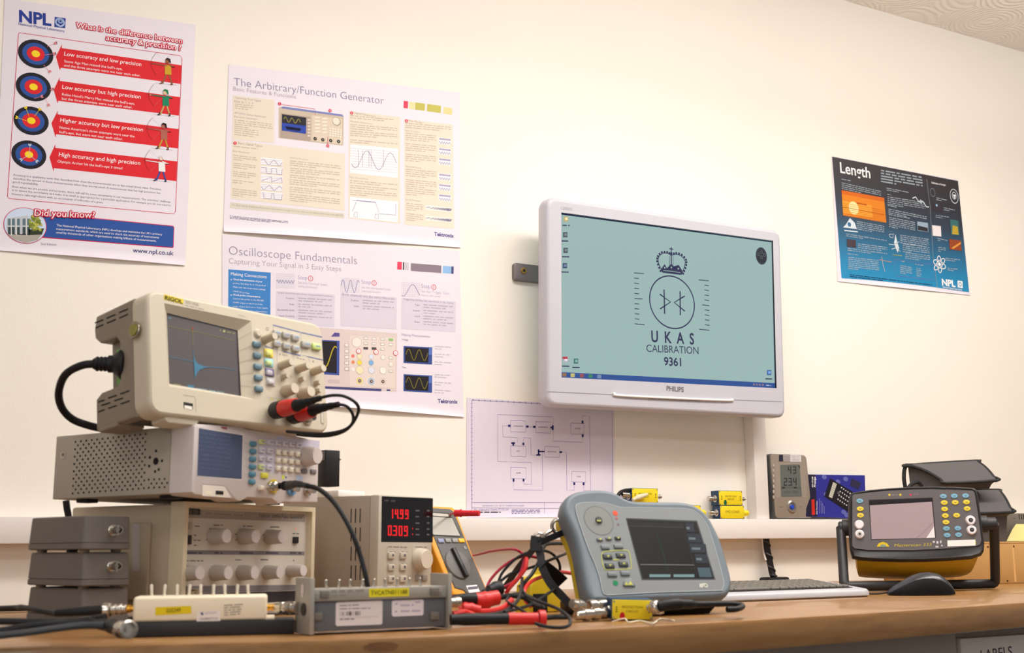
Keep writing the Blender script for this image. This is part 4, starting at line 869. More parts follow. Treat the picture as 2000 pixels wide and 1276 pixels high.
sh.poly([(262, 243), (915, 402), (916, 416), (262, 258)], INK(40, 34, 44), 1); sh.poly([(915, 402), (945, 1008), (930, 1005), (905, 402)], INK(48, 40, 44), 1)
sh.line([(275, 368), (560, 425), (890, 500)], .8, YL, 2); sh.line([(500, 378), (503, 540)], .9, YL, 2); sh.rect(493, 376, 508, 400, INK(150, 80, 60), 3)
sh.line([(282, 648), (505, 692)], .9, CB, 3); sh.line([(505, 585), (522, 845)], 1.0, CB, 3)
sh.poly([(508, 630), (526, 690), (550, 715), (610, 738), (680, 743), (610, 750), (565, 768), (542, 795), (522, 842), (515, 740)], CB, 4); sh.line([(640, 744), (760, 748), (900, 772)], .9, CB, 3)
sh.rect(752, 398, 760, 412, INK(170, 170, 110), 2); sh.rect(780, 402, 800, 422, INK(180, 180, 120), 2); sh.bars((815, 425), (890, 440), 14, INK(140, 140, 96), 2, 3); sh.poly([(455, 905), (512, 915), (512, 940), (455, 930)], CB, 2); sh.bars((535, 945), (800, 985), 14, INK(110, 140, 150), 2, 5); sh.bars((330, 905), (395, 915), 12, INK(140, 138, 90), 2, 6); sh.rect(275, 285, 305, 298, INK(110, 140, 160), 2)
b.done('lcd_screen', os_)
b = B(); dR, hR = (deep[2], deep[3]), (hole[2], hole[3])         # faint lines on the right slope of the screen recess
for i in range(5):
    t = .14+i*.175; P = [(dR[1][0]+(dR[0][0]-dR[1][0])*t, .0100, dR[1][1]+(dR[0][1]-dR[1][1])*t), (hR[1][0]+(hR[0][0]-hR[1][0])*t, -.0003, hR[1][1]+(hR[0][1]-hR[1][1])*t)]
    b.raw([P[0], P[1], (P[1][0], P[1][1], P[1][2]-.0005), (P[0][0], P[0][1], P[0][2]-.0005)], [(0, 1, 2, 3)], INK(176, 160, 136))
for v in b.bm.verts: v.co.x -= .0004; v.co.y -= .0004
b.done('recess_lines', os_)
b = B(); sh = Sheet(fr, 0.0, b=b, tf=T2)
sh.poly([(238, 70), (418, 118), (414, 166), (234, 118)], INK(232, 206, 60), 1); sh.text('RIGOL', (246, 118), (406, 158), INK(66, 60, 30), 2, 0.035, h=36); sh.text('DS1102E', (438, 155), (556, 182), INK(140, 130, 120), 1, 0.0); sh.bars((435, 178), (605, 215), 10, INK(170, 160, 146), 1, 4); sh.line([(925, 262), (990, 280)], .6, INK(160, 150, 136), 1)
b.done('maker_label', os_); b = B(); sh = Sheet(fr, 0.0, b=b, tf=T2)
sh.line([(410, 1000), (520, 1018), (528, 1040), (532, 1155)], .9, INK(170, 152, 130), 1)
s4 = Sheet(fr, 0.0, b=b, tf=T); LB = INK(120, 128, 168)
s4.poly([(297, 208), (395, 234), (395, 245), (297, 219)], LB, 1); s4.poly([(398, 235), (550, 275), (550, 284), (398, 246)], LB, 1); s4.poly([(556, 277), (750, 318), (750, 330), (556, 288)], LB, 1)
for P in ([(300, 215), (300, 420)], [(553, 280), (565, 470)], [(225, 412), (340, 440), (600, 500), (760, 535)], [(485, 480), (497, 660)], [(630, 515), (655, 800)], [(335, 440), (335, 720)], [(330, 660), (480, 690)], [(245, 878), (400, 905)]): s4.line(P, .8, INK(176, 178, 190), 1)
s4.poly([(225, 405), (300, 424), (300, 434), (225, 416)], LB, 1); s4.poly([(395, 452), (550, 492), (550, 502), (395, 462)], LB, 1); s4.poly([(610, 498), (760, 532), (760, 542), (610, 508)], LB, 1)
s4.circ((247, 250), 17, INK(170, 160, 150), 1, 10)
for x, y in ((362, 485), (668, 550), (378, 725), (260, 995)): s4.rect(x-4, y-8, x+4, y+8, INK(110, 110, 120), 1)
s4.bars((385, 492), (430, 500), 9, INK(150, 146, 150), 1, 1); s4.bars((520, 520), (600, 540), 9, INK(150, 146, 150), 1, 2); s4.bars((275, 900), (300, 905), 20, INK(214, 200, 110), 1, 2); s4.bars((335, 910), (370, 916), 18, INK(214, 200, 110), 1, 2)
for i in range(6): s4.line([(15, 378+i*104-40), (130, 372+i*104-40)], .8, INK(150, 134, 112), 1) if False else None
s4.poly([(735, 1015), (765, 1022), (768, 1135), (738, 1122)], INK(170, 162, 150), 1); s4.poly([(741, 1025), (760, 1030), (762, 1122), (744, 1112)], INK(216, 206, 188), 2)
b.done('panel_print', os_)
BLS = M('key_slate_blue', (106, 134, 146), 0.4); KGR = M('key_pale', (182, 178, 170), 0.5); KOB = M('knob_beige', (190, 174, 148), 0.45); KOC = M('knob_beige_cap', (214, 202, 180), 0.4)
for i, (x, y) in enumerate(((160, 388), (165, 490), (170, 592), (175, 695), (180, 798))): b = B(); key(b, fr, x, y, 72, 58, 0.006, BLS, 0.005, T); b.done('soft_key', os_)
b = B(); q = fr.uv(*T(155, 292)); b.lathe((q[0], .001, q[1]), (0, -1, 0), [(0.0075, 0), (0.0075, .003), (0.005, .0055)], OB, 18); b.done('round_key', os_)
for x, y, m in ((345, 285, KGR), (430, 302, KGR), (515, 325, KGR), (345, 380, KGR), (432, 402, KGR), (518, 425, KGR), (614, 388, KGR), (710, 408, M('key_green', (206, 226, 140), 0.45))):
    b = B(); key(b, fr, x, y, 66 if x < 600 else 80, 62, 0.006, m, 0.003, T); s4 = Sheet(fr, -0.0061, b=b, tf=T); s4.bars((x-14, y+2), (x+26, y+8), 14, INK(150, 170, 196), 1, x); b.done('menu_key', os_)
for x, y, m, c in ((262, 470, (240, 216, 60), (236, 226, 130)), (265, 560, (150, 214, 226), (206, 226, 150)), (272, 650, (110, 100, 150), (206, 200, 210)), (282, 735, (200, 196, 196), (210, 206, 206))):
    b = B(); key(b, fr, x, y, 76, 72, 0.002, M('surround_%d' % y, m, 0.4), 0.001, T); key(b, fr, x+4, y, 54, 46, 0.006, M('chan_%d' % y, c, 0.45), 0.003, T); b.done('channel_key', os_)
for x, y, r, L in ((312, 316, 34, 0.026), (468, 556, 34, 0.026), (622, 588, 34, 0.026), (762, 612, 34, 0.026), (498, 798, 50, 0.024), (648, 826, 50, 0.024)):
    b = B(); knob(b, fr, x, y, r, L, KOB, T, 1.1, KOC); b.done('knob', os_)
for x, y in ((430, 680), (585, 708), (728, 742), (735, 815)):
    b = B(); knob(b, fr, x, y, 22, 0.010, KOB, T, 1.1, KOC); b.done('push_button', os_)
b = B(); sh = Sheet(fr, 0.0, b=b, tf=T2); sh.poly([(418, 1066), (505, 1080), (502, 1135), (418, 1120)], INK(40, 38, 40), 1); sh.poly([(424, 1095), (495, 1108), (495, 1138), (424, 1124)], INK(240, 234, 222), 2); b.done('usb_port', os_)
jack = {}
for nm, x, y in (('a', 335, 998), ('b', 500, 1045), ('c', 655, 1070)):
    q = fr.uv(*T(x, y), -0.012); b = B(); b.cyl((q[0], 0, q[1]), (0, -1, 0), 0.010, 0.003, CHROME, 20, 0.0008); b.cyl((q[0], -0.003, q[1]), (0, -1, 0), 0.0058, 0.015, CHROME, 18); b.cyl((q[0], -0.0178, q[1]), (0, -1, 0), 0.0045, 0.0006, BLKP, 14); b.done('bnc_socket', os_); jack[nm] = q
# grey rear shell with the notch on its left side
s_ = crop(170, 560, .2351); yz = lambda x, y: fr.yz(*s_(x, y), -0.001)
ztop = H_-0.004; zbot = 0.002
Ca = [(0.036, ztop), (0.036, zbot), (D_, zbot), (D_, 0.052), (0.125, 0.060), (0.083, 0.060), (0.075, 0.068), (0.075, 0.128), (0.083, 0.138), (0.115, 0.138), (0.128, 0.141), (D_, 0.151), (D_+.002, 0.165), (D_-.004, H_-.006)]
b = B(); b.prism(Ca, 0.0, 0.020, OG, 0.004, 3, axis='x'); 
b.box(0.018, W_-0.004, 0.036, D_-0.016, 0.012, H_-0.004, OG, 0.006)
b.box(0.018, W_-0.004, 0.06, D_, 0.148, H_-0.012, OG, 0.01); b.box(0.018, W_-0.004, 0.06, D_, 0.020, 0.050, OG, 0.01)
b.done('rear_shell', os_)
b = B(); VT = INK(26, 22, 22)
sh = Sheet(fr, plane='side', x=-0.0003, b=b, tf=s_)
for P in (((65, 303), (135, 275)), ((162, 263), (237, 232)), ((265, 217), (340, 187)), ((70, 345), (135, 315)), ((165, 304), (240, 272)), ((268, 262), (342, 228)), ((95, 960), (145, 942)), ((175, 928), (247, 903)), ((278, 892), (353, 865)), ((118, 988), (192, 965)), ((226, 950), (300, 926)), ((95, 1042), (146, 1022)), ((175, 1012), (248, 988)), ((278, 976), (354, 950))): sh.line(P, 2.6, VT, 1)
b.done('vent_slots', os_)
b = B(); b.box(0.0172, 0.0178, 0.088, 0.108, 0.070, 0.126, M('green_sticker', (128, 190, 96), 0.5, var=0.05)); lab(b.done('test_sticker', os_), 'green test sticker in the side notch')
b = B(); q = fr.yz(263, 645, -0.007); b.cyl((-0.0062, q[0], q[1]), (-1, 0, 0), 0.0135, 0.003, M('badge_silver', (160, 150, 130), 0.3, 0.9), 28, 0.001); b.cyl((-0.0092, q[0], q[1]), (-1, 0, 0), 0.0095, 0.0012, M('badge_olive', (150, 146, 70), 0.3, 0.5), 24, 0.0005); b.done('handle_pivot', os_)
b = B(); b.tube([(0.05, 0.05, H_-0.0005), (0.08, 0.05, H_+0.003), (0.2, 0.05, H_+0.003), (0.24, 0.05, H_-0.0005)], 0.0035, OG, 10, 6); b.done('carry_handle', os_)
b = B(); b.prism([(0.03, 0.004), (0.03, -0.006), (0.036, -0.010), (0.085, -0.010), (0.092, -0.005), (0.092, 0.004)], 0.006, 0.04, OB, 0.003, 2); b.done('foot', os_)
b = B(); b.prism([(0.26, 0.004), (0.26, -0.006), (0.266, -0.010), (0.315, -0.010), (0.322, -0.005), (0.322, 0.004)], 0.075, 0.10, OB, 0.003, 2); b.done('foot', os_)
for x in (0.0,): b = B(); b.box(x, x+0.05, D_-0.055, D_-0.005, -0.002, 0.006, OG, 0.003); b.done('rear_foot', os_)
b = B(); sh = Sheet(fr, 0.0, b=b)
b.box(0.10, 0.15, 0.012, 0.03, -0.0085, -0.0060, M('red_sticker', (150, 20, 36), 0.5, var=0.05)); b.done('red_label', os_)
# probe leads
for nm, (x0, y0), ax_px, label in (('a', (335, 998), [(545, 948), (735, 888)], 'black probe lead with red sleeve in the left scope input, curling in a loop'), ('b', (500, 1045), [(690, 990), (905, 945)], 'black probe lead with red sleeve in the second scope input, lower of the two')):
    q = jack[nm]; p = fr.o+fr.R @ Vector((q[0], -0.006, q[1])); fz = Frame(p)
    pr = thing('probe_lead', fz, label, 'probe lead', 'scope probe leads')
    zf = (p-CAM).dot(AX_F)
    q1 = at(*T(*ax_px[0]), zf-0.055)-p; ax = q1.normalized(); L = q1.length
    b = B(); b.lathe((0, 0, 0), ax, [(0.0125, 0), (0.0145, 0.004), (0.0145, L*.34), (0.012, L*.38)], BLACK, 22); b.done('plug', pr)
    b = B(); b.lathe(ax*L*.36, ax, [(0.0135, 0), (0.0138, L*.1), (0.0118, L*.5), (0.0105, L*.52)], RED, 22); lab(b.done('sleeve', pr), 'red sleeve')
    q2 = at(*T(*ax_px[1]), zf-0.075)-p
    b = B(); b.tube([ax*L*.86, q1, q1*.5+q2*.5, q2], [0.0105, 0.0098, 0.0085, 0.007, 0.0058, 0.0048], BLACK, 14, 6); b.done('boot', pr)
    if nm == 'a': pts = [(735, 885, .075), (850, 862, .08), (960, 872, .08), (1060, 930, .07), (1088, 1000, .06), (1040, 1110, .05), (960, 1180, .045), (800, 1215, .04), (640, 1215, .035), (420, 1195, .03)]
    else: pts = [(900, 945, .075), (980, 965, .075), (1035, 1040, .065), (1030, 1120, .055), (960, 1190, .05), (840, 1230, .045), (700, 1238, .04), (520, 1222, .035)]
    b = B(); b.tube([at(*T(x, y), zf-d_)-p for x, y, d_ in pts], 0.0026, BLACK, 8, 8); b.done('cable', pr)
# mains cord on the left of the scope
p = fr.o+fr.R @ Vector((0.012, 0.098, 0.094)); fz = Frame(p)
zc = (p-CAM).dot(AX_F)
pc = thing('mains_cable', fz, 'thick black mains cable plugged into the side of the oscilloscope and looping down', 'mains cable')
b = B(); e0 = at(246, 712, zc-0.01)-p; e1 = at(222, 713, zc-.012)-p; e2 = at(188, 711, zc-.012)-p
ax = (e2-e0).normalized()
b.lathe(e0, ax, [(0.016, -0.006), (0.0245, 0.0), (0.0245, 0.006), (0.017, 0.016), (0.0135, 0.018), (0.0135, 0.026), (0.0105, 0.028), (0.010, 0.046), (0.0078, 0.05)], BLACK, 22)
for i in range(3): b.lathe(e0+ax*(0.03+i*0.006), ax, [(0.0112, 0), (0.0118, 0.0015), (0.0112, 0.003)], BLACK, 18)
b.done('plug', pc)
b = B(); b.tube([at(x, y, z)-p for x, y, z in ((192, 711, zc-.012), (160, 714, zc-.01), (128, 732, zc), (115, 765, zc+.02), (120, 795, zc+.04), (140, 818, zc+.06), (172, 831, zc+.07), (205, 838, zc+.085), (240, 842, zc+.11))], 0.0062, BLACK, 12, 8); b.done('cable', pc)
b = B(); b.tube([at(129, 978, 2.12), at(131, 995, 2.12), at(134, 1012, 2.12), at(136, 1060, 2.12), at(138, 1130, 2.12)], 0.006, BLACK, 10, 6); tag(b.done('hanging_cable'), 'black cable hanging behind the pulse generator below the perforated case', 'cable')

# ============================================================= three die-cast boxes
DC = M('diecast_aluminium', (118, 110, 105), 0.55, 0.35, var=0.06, vscale=90, bump=0.25, bscale=700)
BXL = ['grey die-cast box with round socket on top of the three box stack', 'grey die-cast box with round socket in the middle of the three box stack', 'grey die-cast box resting on the worktop, lowest of the three box stack']
bz = [(162, 1074), (160, 1146), (158, 1217)]
for i in range(3):
    fr = Frame(at(*bz[i], 1.78), 19.5, 0, 0.5); w, d, h = 0.080, 0.163, 0.0495
    bx = thing('diecast_box', fr, BXL[i], 'box', 'stacked die-cast boxes')
    b = B(); dr = 0.0018
    rings = []
    for ins, z in ((0.003, 0.0095), (0.0, 0.0105), (dr, h-0.002), (dr+.0012, h-0.0005), (dr+.004, h)):
        rings.append([Vector((u, v, z)) for u, v in rrect(ins, w-ins, ins, d-ins, 0.007, 4)])
    b.loft(rings, DC); b.done('box_body', bx)
    b = B(); b.loft([[Vector((u, v, z)) for u, v in rrect(ins, w-ins, ins, d-ins, 0.007, 4)] for ins, z in ((.002, 0), (-.0004, .0014), (-.0004, .0085), (.001, .0098))], DC); b.done('base_plate', bx)
    for x, y in ((.014, .02), (w-.014, .02), (.014, d-.02), (w-.014, d-.02)):
        b = B(); b.lathe((x, y, -0.0085), (0, 0, 1), [(0.0055, 0), (0.008, 0.009)], M('rubber_foot', (120, 112, 100), 0.6), 14); b.done('foot', bx)
    if i < 2:
        b = B(); b.cyl((w*.60, 0.002, h*.58), (0, -1, 0), 0.0085, 0.003, CHROME, 18, .0006); b.lathe((w*.60, -.001, h*.58), (0, -1, 0), [(.0058, 0), (.0058, .016), (.0045, .016), (.0045, .004), (.0015, .004), (.0015, .013)], CHROME, 18)
        b.cyl((w*.60, -.012, h*.58-.0075), (0, 0, 1), .0013, .015, CHROME, 8); b.done('bnc_socket', bx)

# ============================================================= bench power supply
fr = Frame((0.899, -0.733, 0.7535), 24.0, -0.5, 0.4)
W_, H_, D_ = 0.152, 0.205, 0.25
ps_ = thing('power_supply', fr, 'beige bench power supply with red glowing digits beside the orange multimeter', 'power supply')
PC = M('psu_case', (170, 156, 140), 0.5, var=0.015); PF = M('psu_front', (192, 183, 168), 0.45)
b = B(); b.box(0.0, W_, 0.022, D_, 0.012, H_-0.001, PC, 0.002); b.done('case', ps_)
b = B(); b.box(0.0, W_, 0.0, 0.0225, 0.010, H_, PF, 0.003); b.done('front_frame', ps_)
k = crop(560, 940, .2508)
b = B(); sh = Sheet(fr, plane='side', x=-0.0003, b=b, tf=k)
for x in (503, 538, 574):
    for y0, y1 in ((215, 325), (362, 470), (510, 620), (658, 770)): sh.line([(x, y0), (x-3, y1)], 2.4, INK(30, 26, 26), 1)
b.done('vent_slots', ps_)
b = B(); sh = Sheet(fr, 0.0, b=b, tf=k); sh.poly([(740, 118), (1138, 135), (1136, 478), (735, 474)], M('display_window', (14, 12, 16), 0.12, spec=0.5), 1)
DR = GLOW(255, 30, 40, 1.0); DD = INK(96, 90, 96)
for i, c in enumerate('1499'): seven(sh, c, 800+i*40, 218+i*1.5, 27, 74, 10, DR, 3)
for i, c in enumerate('0309'): seven(sh, c, 785+i*42, 345+i*1.5, 30, 80, 10, DR, 3)
sh.rect(868, 285, 876, 294, DR, 3); sh.rect(818, 418, 826, 426, DR, 3); sh.circ((978, 370), 7, GLOW(230, 20, 30, .8), 3); sh.circ((978, 414), 7, GLOW(230, 20, 30, .8), 3)
for y in (228, 275, 325, 372, 415): sh.bars((1000, y+8), (1032, y+9), 14, DD, 3, y); sh.bars((1088, y+8), (1110, y+9), 15, DD, 3, y+1)
sh.bars((755, 158), (860, 164), 18, INK(70, 66, 70), 3, 2); b.done('display', ps_)
b = B(); sh = Sheet(fr, 0.0, b=b, tf=k); sh.line([(780, 510), (780, 780)], .7, INK(176, 166, 150), 1); sh.line([(975, 510), (980, 790)], .7, INK(176, 166, 150), 1); sh.bars((790, 515), (935, 520), 10, INK(130, 122, 116), 1, 4); sh.bars((1000, 515), (1090, 518), 8, INK(130, 122, 116), 1, 5)
for x in (800, 892):
    for y in (555, 648, 740): sh.bars((x, y), (x+44, y+2), 8, INK(100, 92, 96), 1, y)
b.done('panel_print', ps_)
KP = M('psu_key', (196, 186, 170), 0.4)
for x in (822, 914):
    for y in (580, 672, 762): b = B(); key(b, fr, x, y, 48, 52, 0.004, KP, .0015, k); sh = Sheet(fr, -.0041, b=b, tf=k); sh.rect(x-2, y-12, x+14, y+8, INK(110, 104, 104), 1); b.done('key', ps_)
b = B(); knob(b, fr, 1090, 610, 80, 0.018, M('psu_knob', (206, 194, 174), 0.4), k, 1.1, M('psu_knob_cap', (216, 204, 184), .4)); b.done('knob', ps_)
for x in (1030, 1080): b = B(); key(b, fr, x, 755, 40, 46, 0.003, M('psu_button', (150, 142, 132), .4), .0012, k); b.done('push_button', ps_)
for x in (.02, W_-.02):
    for y in (.03, D_-.03): b = B(); b.cyl((x, y, -0.002), (0, 0, 1), .009, .0125, BLACK, 14); b.done('foot', ps_)
ptop = fr
# white pad on the supply and the black connector block on it
f2_ = Frame(fr.o+fr.R @ Vector((0.0, 0.055, H_-0.0005)), 24, 0, 0.6)
b = B(); b.box(0.002, 0.075, 0.05, 0.19, 0.0, 0.012, M('white_card', (246, 240, 234), 0.5, var=0.01), .0015)
o = b.done('paper_pad', None, recentre=False); o.matrix_world = f2_.M; tag(o, 'thin white pad lying on top of the bench power supply', 'pad')
q = f2_.o
f3_ = Frame(at(647, 949, (at(647, 949, 1).length and 2.08)), 12, 0, 0)
zpad = q.z+0.0125
pt = on_z(640, 950, zpad); 
f3_ = Frame((pt.x-0.004, pt.y, zpad), 14, 0, 0)
cb = thing('connector_block', f3_, 'small black block with a side socket standing on the white pad behind the function generator', 'connector')
b = B(); b.box(0.0, 0.030, 0.0, 0.032, 0.0, 0.064, BLKP, .0008); b.done('block', cb)
b = B(); b.box(-0.0006, 0.0006, 0.004, 0.028, 0.046, 0.062, M('grey_plate', (120, 116, 112), .5), .0002); b.cyl((-0.0005, .018, .054), (-1, 0, 0), .004, .0004, BLKP, 12); b.done('side_plate', cb)
b = B(); b.cyl((.0295, .010, .050), (1, 0, 0), .003, .008, CHROME, 12); b.done('pin', cb)
for z in (.033, .016): b = B(); b.tube([(.0298, .01, z), (.034, .01, z-.001), (.0335, .01, z-.006), (.0298, .01, z-.007)], .0006, CHROME, 6, 4); b.done('clip', cb)
# ============================================================= handheld multimeter
fr = Frame(CAM+(Vector((0.962, -0.930, 0.787))-CAM)*1.14, 17.2, 27.4, 0)
dm = thing('multimeter', fr, 'orange and grey handheld multimeter leaning back beside the bench power supply', 'multimeter')
k = crop(560, 940, .2508); DG = M('meter_grey', (88, 86, 84), 0.5, var=0.02); OR = M('holster_orange', (238, 160, 26), 0.45, var=0.03)
uv = lambda x, y, yy=0.0: fr.uv(*k(x, y), yy)
ol = [uv(x, y) for x, y in ((1020, 205), (1060, 192), (1285, 205), (1312, 225), (1350, 330), (1452, 600), (1580, 905), (1545, 930), (1390, 940), (1350, 905), (1290, 885), (1150, 560))]
face = [uv(x, y) for x, y in ((1050, 225), (1080, 210), (1265, 222), (1296, 245), (1350, 375), (1440, 600), (1545, 850), (1520, 872), (1400, 892), (1370, 860), (1300, 840))]
zb = min(v for u, v in ol)
b = B(); b.prism(ol, -0.0022, 0.042, OR, 0.004, 3); b.done('holster', dm, 30)
b = B(); b.prism(face, -0.004, 0.01, DG, 0.003, 3); b.done('face', dm, 30)
b = B(); sh = Sheet(fr, -0.004, b=b, tf=k); sh.poly([(1070, 235), (1262, 250), (1362, 425), (1345, 440), (1130, 425)], INK(62, 60, 60), 1); sh.poly([(1085, 245), (1255, 258), (1270, 280), (1095, 268)], INK(196, 190, 180), 2); sh.poly([(1090, 275), (1285, 290), (1350, 428), (1140, 418)], M('meter_lcd', (150, 146, 134), 0.25), 3); b.done('lcd_screen', dm)
for x, y, c in ((1205, 462, (150, 156, 196)), (1262, 460, (150, 150, 146)), (1315, 460, (150, 150, 146)), (1365, 460, (250, 186, 30))): b = B(); key(b, fr.sub(-.004), x, y, 44, 32, .003, M('meter_key_%d' % c[2], c, .45), .0015, k); b.done('key', dm)
b = B(); f4 = fr.sub(-.004); q = f4.uv(*k(1330, 650)); q2 = f4.uv(*k(1330, 535)); r = abs(q2[1]-q[1])
b.lathe((q[0], -.004, q[1]), (0, -1, 0), [(r, 0), (r*.96, .003), (r*.9, .0035)], M('dial_grey', (104, 102, 100), .5), 36)
a1 = Vector(f4.uv(*k(1280, 535))); a2 = Vector(f4.uv(*k(1385, 755))); d = (a2-a1).normalized(); n = Vector((-d.y, d.x))*.0048
b.prism([tuple(a1+n), tuple(a1-n), tuple(a2-n), tuple(a2+n)], -.0145, -.0065, BLKP, .002); b.done('rotary_dial', dm)
b = B(); sh = Sheet(fr, -.004, b=b, tf=k); sh.poly([(1395, 815), (1480, 808), (1505, 862), (1420, 872)], INK(236, 232, 236), 1); sh.bars((1410, 848), (1490, 840), 26, INK(110, 104, 116), 2, 4); b.done('sticker', dm)
b = B(); q = uv(1385, 522, -.003); b.lathe((q[0], -.0035, q[1]), (0, -1, 0), [(.0045, 0), (.004, .0015)], M('meter_button', (124, 122, 118), .4), 16); b.done('small_button', dm)
# stand keeping it upright, and the foot that meets the worktop
R3 = fr.R; foot = fr.loc((fr.o.x+0.03, fr.o.y+.12, DZ+0.004)); 
b = B(); b.tube([(0.03, .040, .09), (foot.x*.5+.015, (foot.y+.04)/2, (foot.z+.09)/2), tuple(foot)], .005, OR, 8, 4); b.done('tilt_stand', dm)
b = B(); m = fr.loc((fr.o.x+.02, fr.o.y+.03, DZ+.0035)); b.tube([(.0, .02, zb+.006), (.03, .03, zb+.002), (.0295, m.y, m.z)], .0035, OR, 8, 4); b.done('rest', dm)
# red lead standing out of the top of the meter
p = at(888, 1003, 2.36); fz = Frame(p); e = at(936, 1003, 2.34)-p; ax = e.normalized()
rl = thing('test_lead', fz, 'red test probe clipped behind the top of the orange multimeter', 'test lead', None)
b = B(); b.lathe((0, 0, 0), ax, [(.005, 0), (.0068, .001), (.0068, .012), (.0078, .0125), (.0078, .014), (.006, .0145), (.0054, e.length)], M('lead_red', (206, 26, 44), .45), 16); b.done('probe_handle', rl)
b = B(); b.tube([at(887, 1003, 2.37)-p, at(878, 1010, 2.46)-p, at(880, 1050, 2.56)-p, at(895, 1086, 2.56)-p, at(926, 1085, 2.44)-p, at(960, 1077, 2.22)-p, at(1000, 1073, 2.02)-p, at(1018, 1080, 2.0)-p, at(1025, 1090, 1.99)-p, at(1010, 1130, 1.97)-p, at(975, 1152, 1.96)-p], .0022, M('lead_magenta', (176, 24, 60), .45), 8, 8); b.done('wire', rl)

# ============================================================= step attenuator in front
k = crop(560, 940, .2508)
fr = Frame((0.589, -1.236, 0.7505), 0, 0, 0)
at_ = thing('step_attenuator', fr, 'grey step attenuator with yellow serial label and toggle levers, before the bench power supply', 'attenuator')
W_ = 0.2; H_ = 0.066; D_ = 0.05
MG = M('satin_metal', (176, 170, 160), .42, .35, var=.03); DGP = M('slate_panel', (104, 106, 110), .5, .1, var=.03)
zl = fr.uv(*k(650, 925))[1]; zt = fr.uv(*k(700, 830))[1]; zbm = fr.uv(*k(700, 1165))[1]
b = B(); b.box(.002, W_-.004, .004, D_, max(zbm, .004), zl, DGP, .001); b.done('lower_panel', at_)
b = B(); b.box(.001, W_-.003, 0.0, D_, zl, zt, MG, .0012); b.done('top_rail', at_)
yb = fr.yz(*k(85, 760), -.004)[0]
for x0, x1 in ((-0.006, 0.0), (W_-.003, W_+.003)):
    b = B(); b.box(x0, x1, -.004, D_+.004, .0008, H_+.008 if x0 < 0 else H_+.010, MG, .0008)
    b.done('end_plate', at_)
b = B(); sh = Sheet(fr, plane='side', x=-.0062, b=b, tf=k); sh.circ((122, 855), 56, INK(236, 226, 224), 1, sx=.6); sh.line([(118, 832), (124, 860)], 1, INK(230, 120, 120), 2); sh.line([(112, 880), (128, 876)], 1, INK(230, 120, 120), 2); b.done('round_sticker', at_)
b = B(); q = fr.yz(*k(135, 1000), -.006); b.cyl((-.0062, q[0], q[1]), (-1, 0, 0), .0085, .0015, BLKP, 20); b.done('socket_collar', at_)
b = B(); sh = Sheet(fr, -.0002, b=b, tf=k); s5 = Sheet(fr, .0038, b=b, tf=k)
sh.poly([(640, 838), (952, 832), (952, 896), (640, 906)], INK(236, 222, 50), 1); sh.text('TVCATN011188', (655, 888), (938, 878), INK(90, 84, 30), 2, .01, h=34)
sh.bars((345, 870), (600, 862), 22, INK(150, 142, 134), 1, 2); sh.bars((345, 900), (460, 897), 16, INK(150, 142, 134), 1, 3)
s5.lpoly([s5.uv(p) for p in ((392, 945), (738, 930), (746, 940), (744, 1108), (734, 1118), (390, 1130), (380, 1118), (382, 955))], INK(236, 226, 226), 1)
s5.lpoly([s5.uv(p) for p in ((826, 932), (1058, 922), (1066, 932), (1064, 1035), (1056, 1046), (830, 1056), (818, 1044), (818, 942))], INK(236, 226, 230), 1)
for y, x1 in ((975, 560), (1000, 660)): s5.bars((410, y), (x1, y-6), 10, INK(150, 140, 146), 2, y)
for i, w in enumerate((4, 8, 3, 10, 16, 6, 4, 12, 9, 5)): s5.poly([(414+i*17, 1018-i*.4), (414+i*17+w, 1018-i*.4), (414+i*17+w, 1050-i*.4), (414+i*17, 1050-i*.4)], INK(120, 112, 116), 2)
s5.bars((412, 1082), (525, 1078), 9, INK(110, 100, 104), 2, 8); s5.line([(412, 1068), (715, 1056)], .6, INK(160, 150, 150), 2)
for x, y, x1 in ((845, 965, 862), (885, 975, 985), (840, 1025, 860), (885, 1020, 1040), (1000, 950, 1040)): s5.bars((x, y), (x1, y-3), 16, INK(190, 180, 200), 2, x)
b.done('labels', at_)
for x, y, s in ((298, 885, -.0), (1158, 862, 0.0), (248, 1055, .004), (1155, 1050, .004)):
    b = B(); fq = fr.sub(s); key(b, fq, x, y, 66, 62, .003, M('grey_pad', (118, 112, 104), .6), .001, k); b.done('clip_pad', at_)
for x, y in ((238, 900), (1215, 872)): b = B(); q = fr.uv(*k(x, y)); b.lathe((q[0], .0002, q[1]), (0, -1, 0), [(.004, 0), (.0035, .0012)], CHROME, 14); b.done('screw', at_)
lv = B(); LEV = []
for i in range(9):
    x = 312+i*91; pz_ = fr.uv(*k(x, 790), .02); b = B(); dx = (-.0015, .001, 0, .0015, .001, -.001, 0, .0012, -.0012)[i]
    b.lathe((pz_[0], .02, zt-.001), (dx, 0, .012), [(.0028, 0), (.0028, .003), (.0014, .0035), (.0019, .0115), (.0012, .0125)], CHROME, 12); b.done('toggle_lever', at_)
b = B(); q = fr.uv(*k(1290, 945), .02); b.lathe((W_+.003, .02, q[1]), (1, 0, 0), [(.007, 0), (.0078, .001), (.0078, .008), (.0062, .009), (.0062, .016), (.0074, .017), (.0074, .024), (.005, .026)], CHROME, 20); b.done('connector', at_)

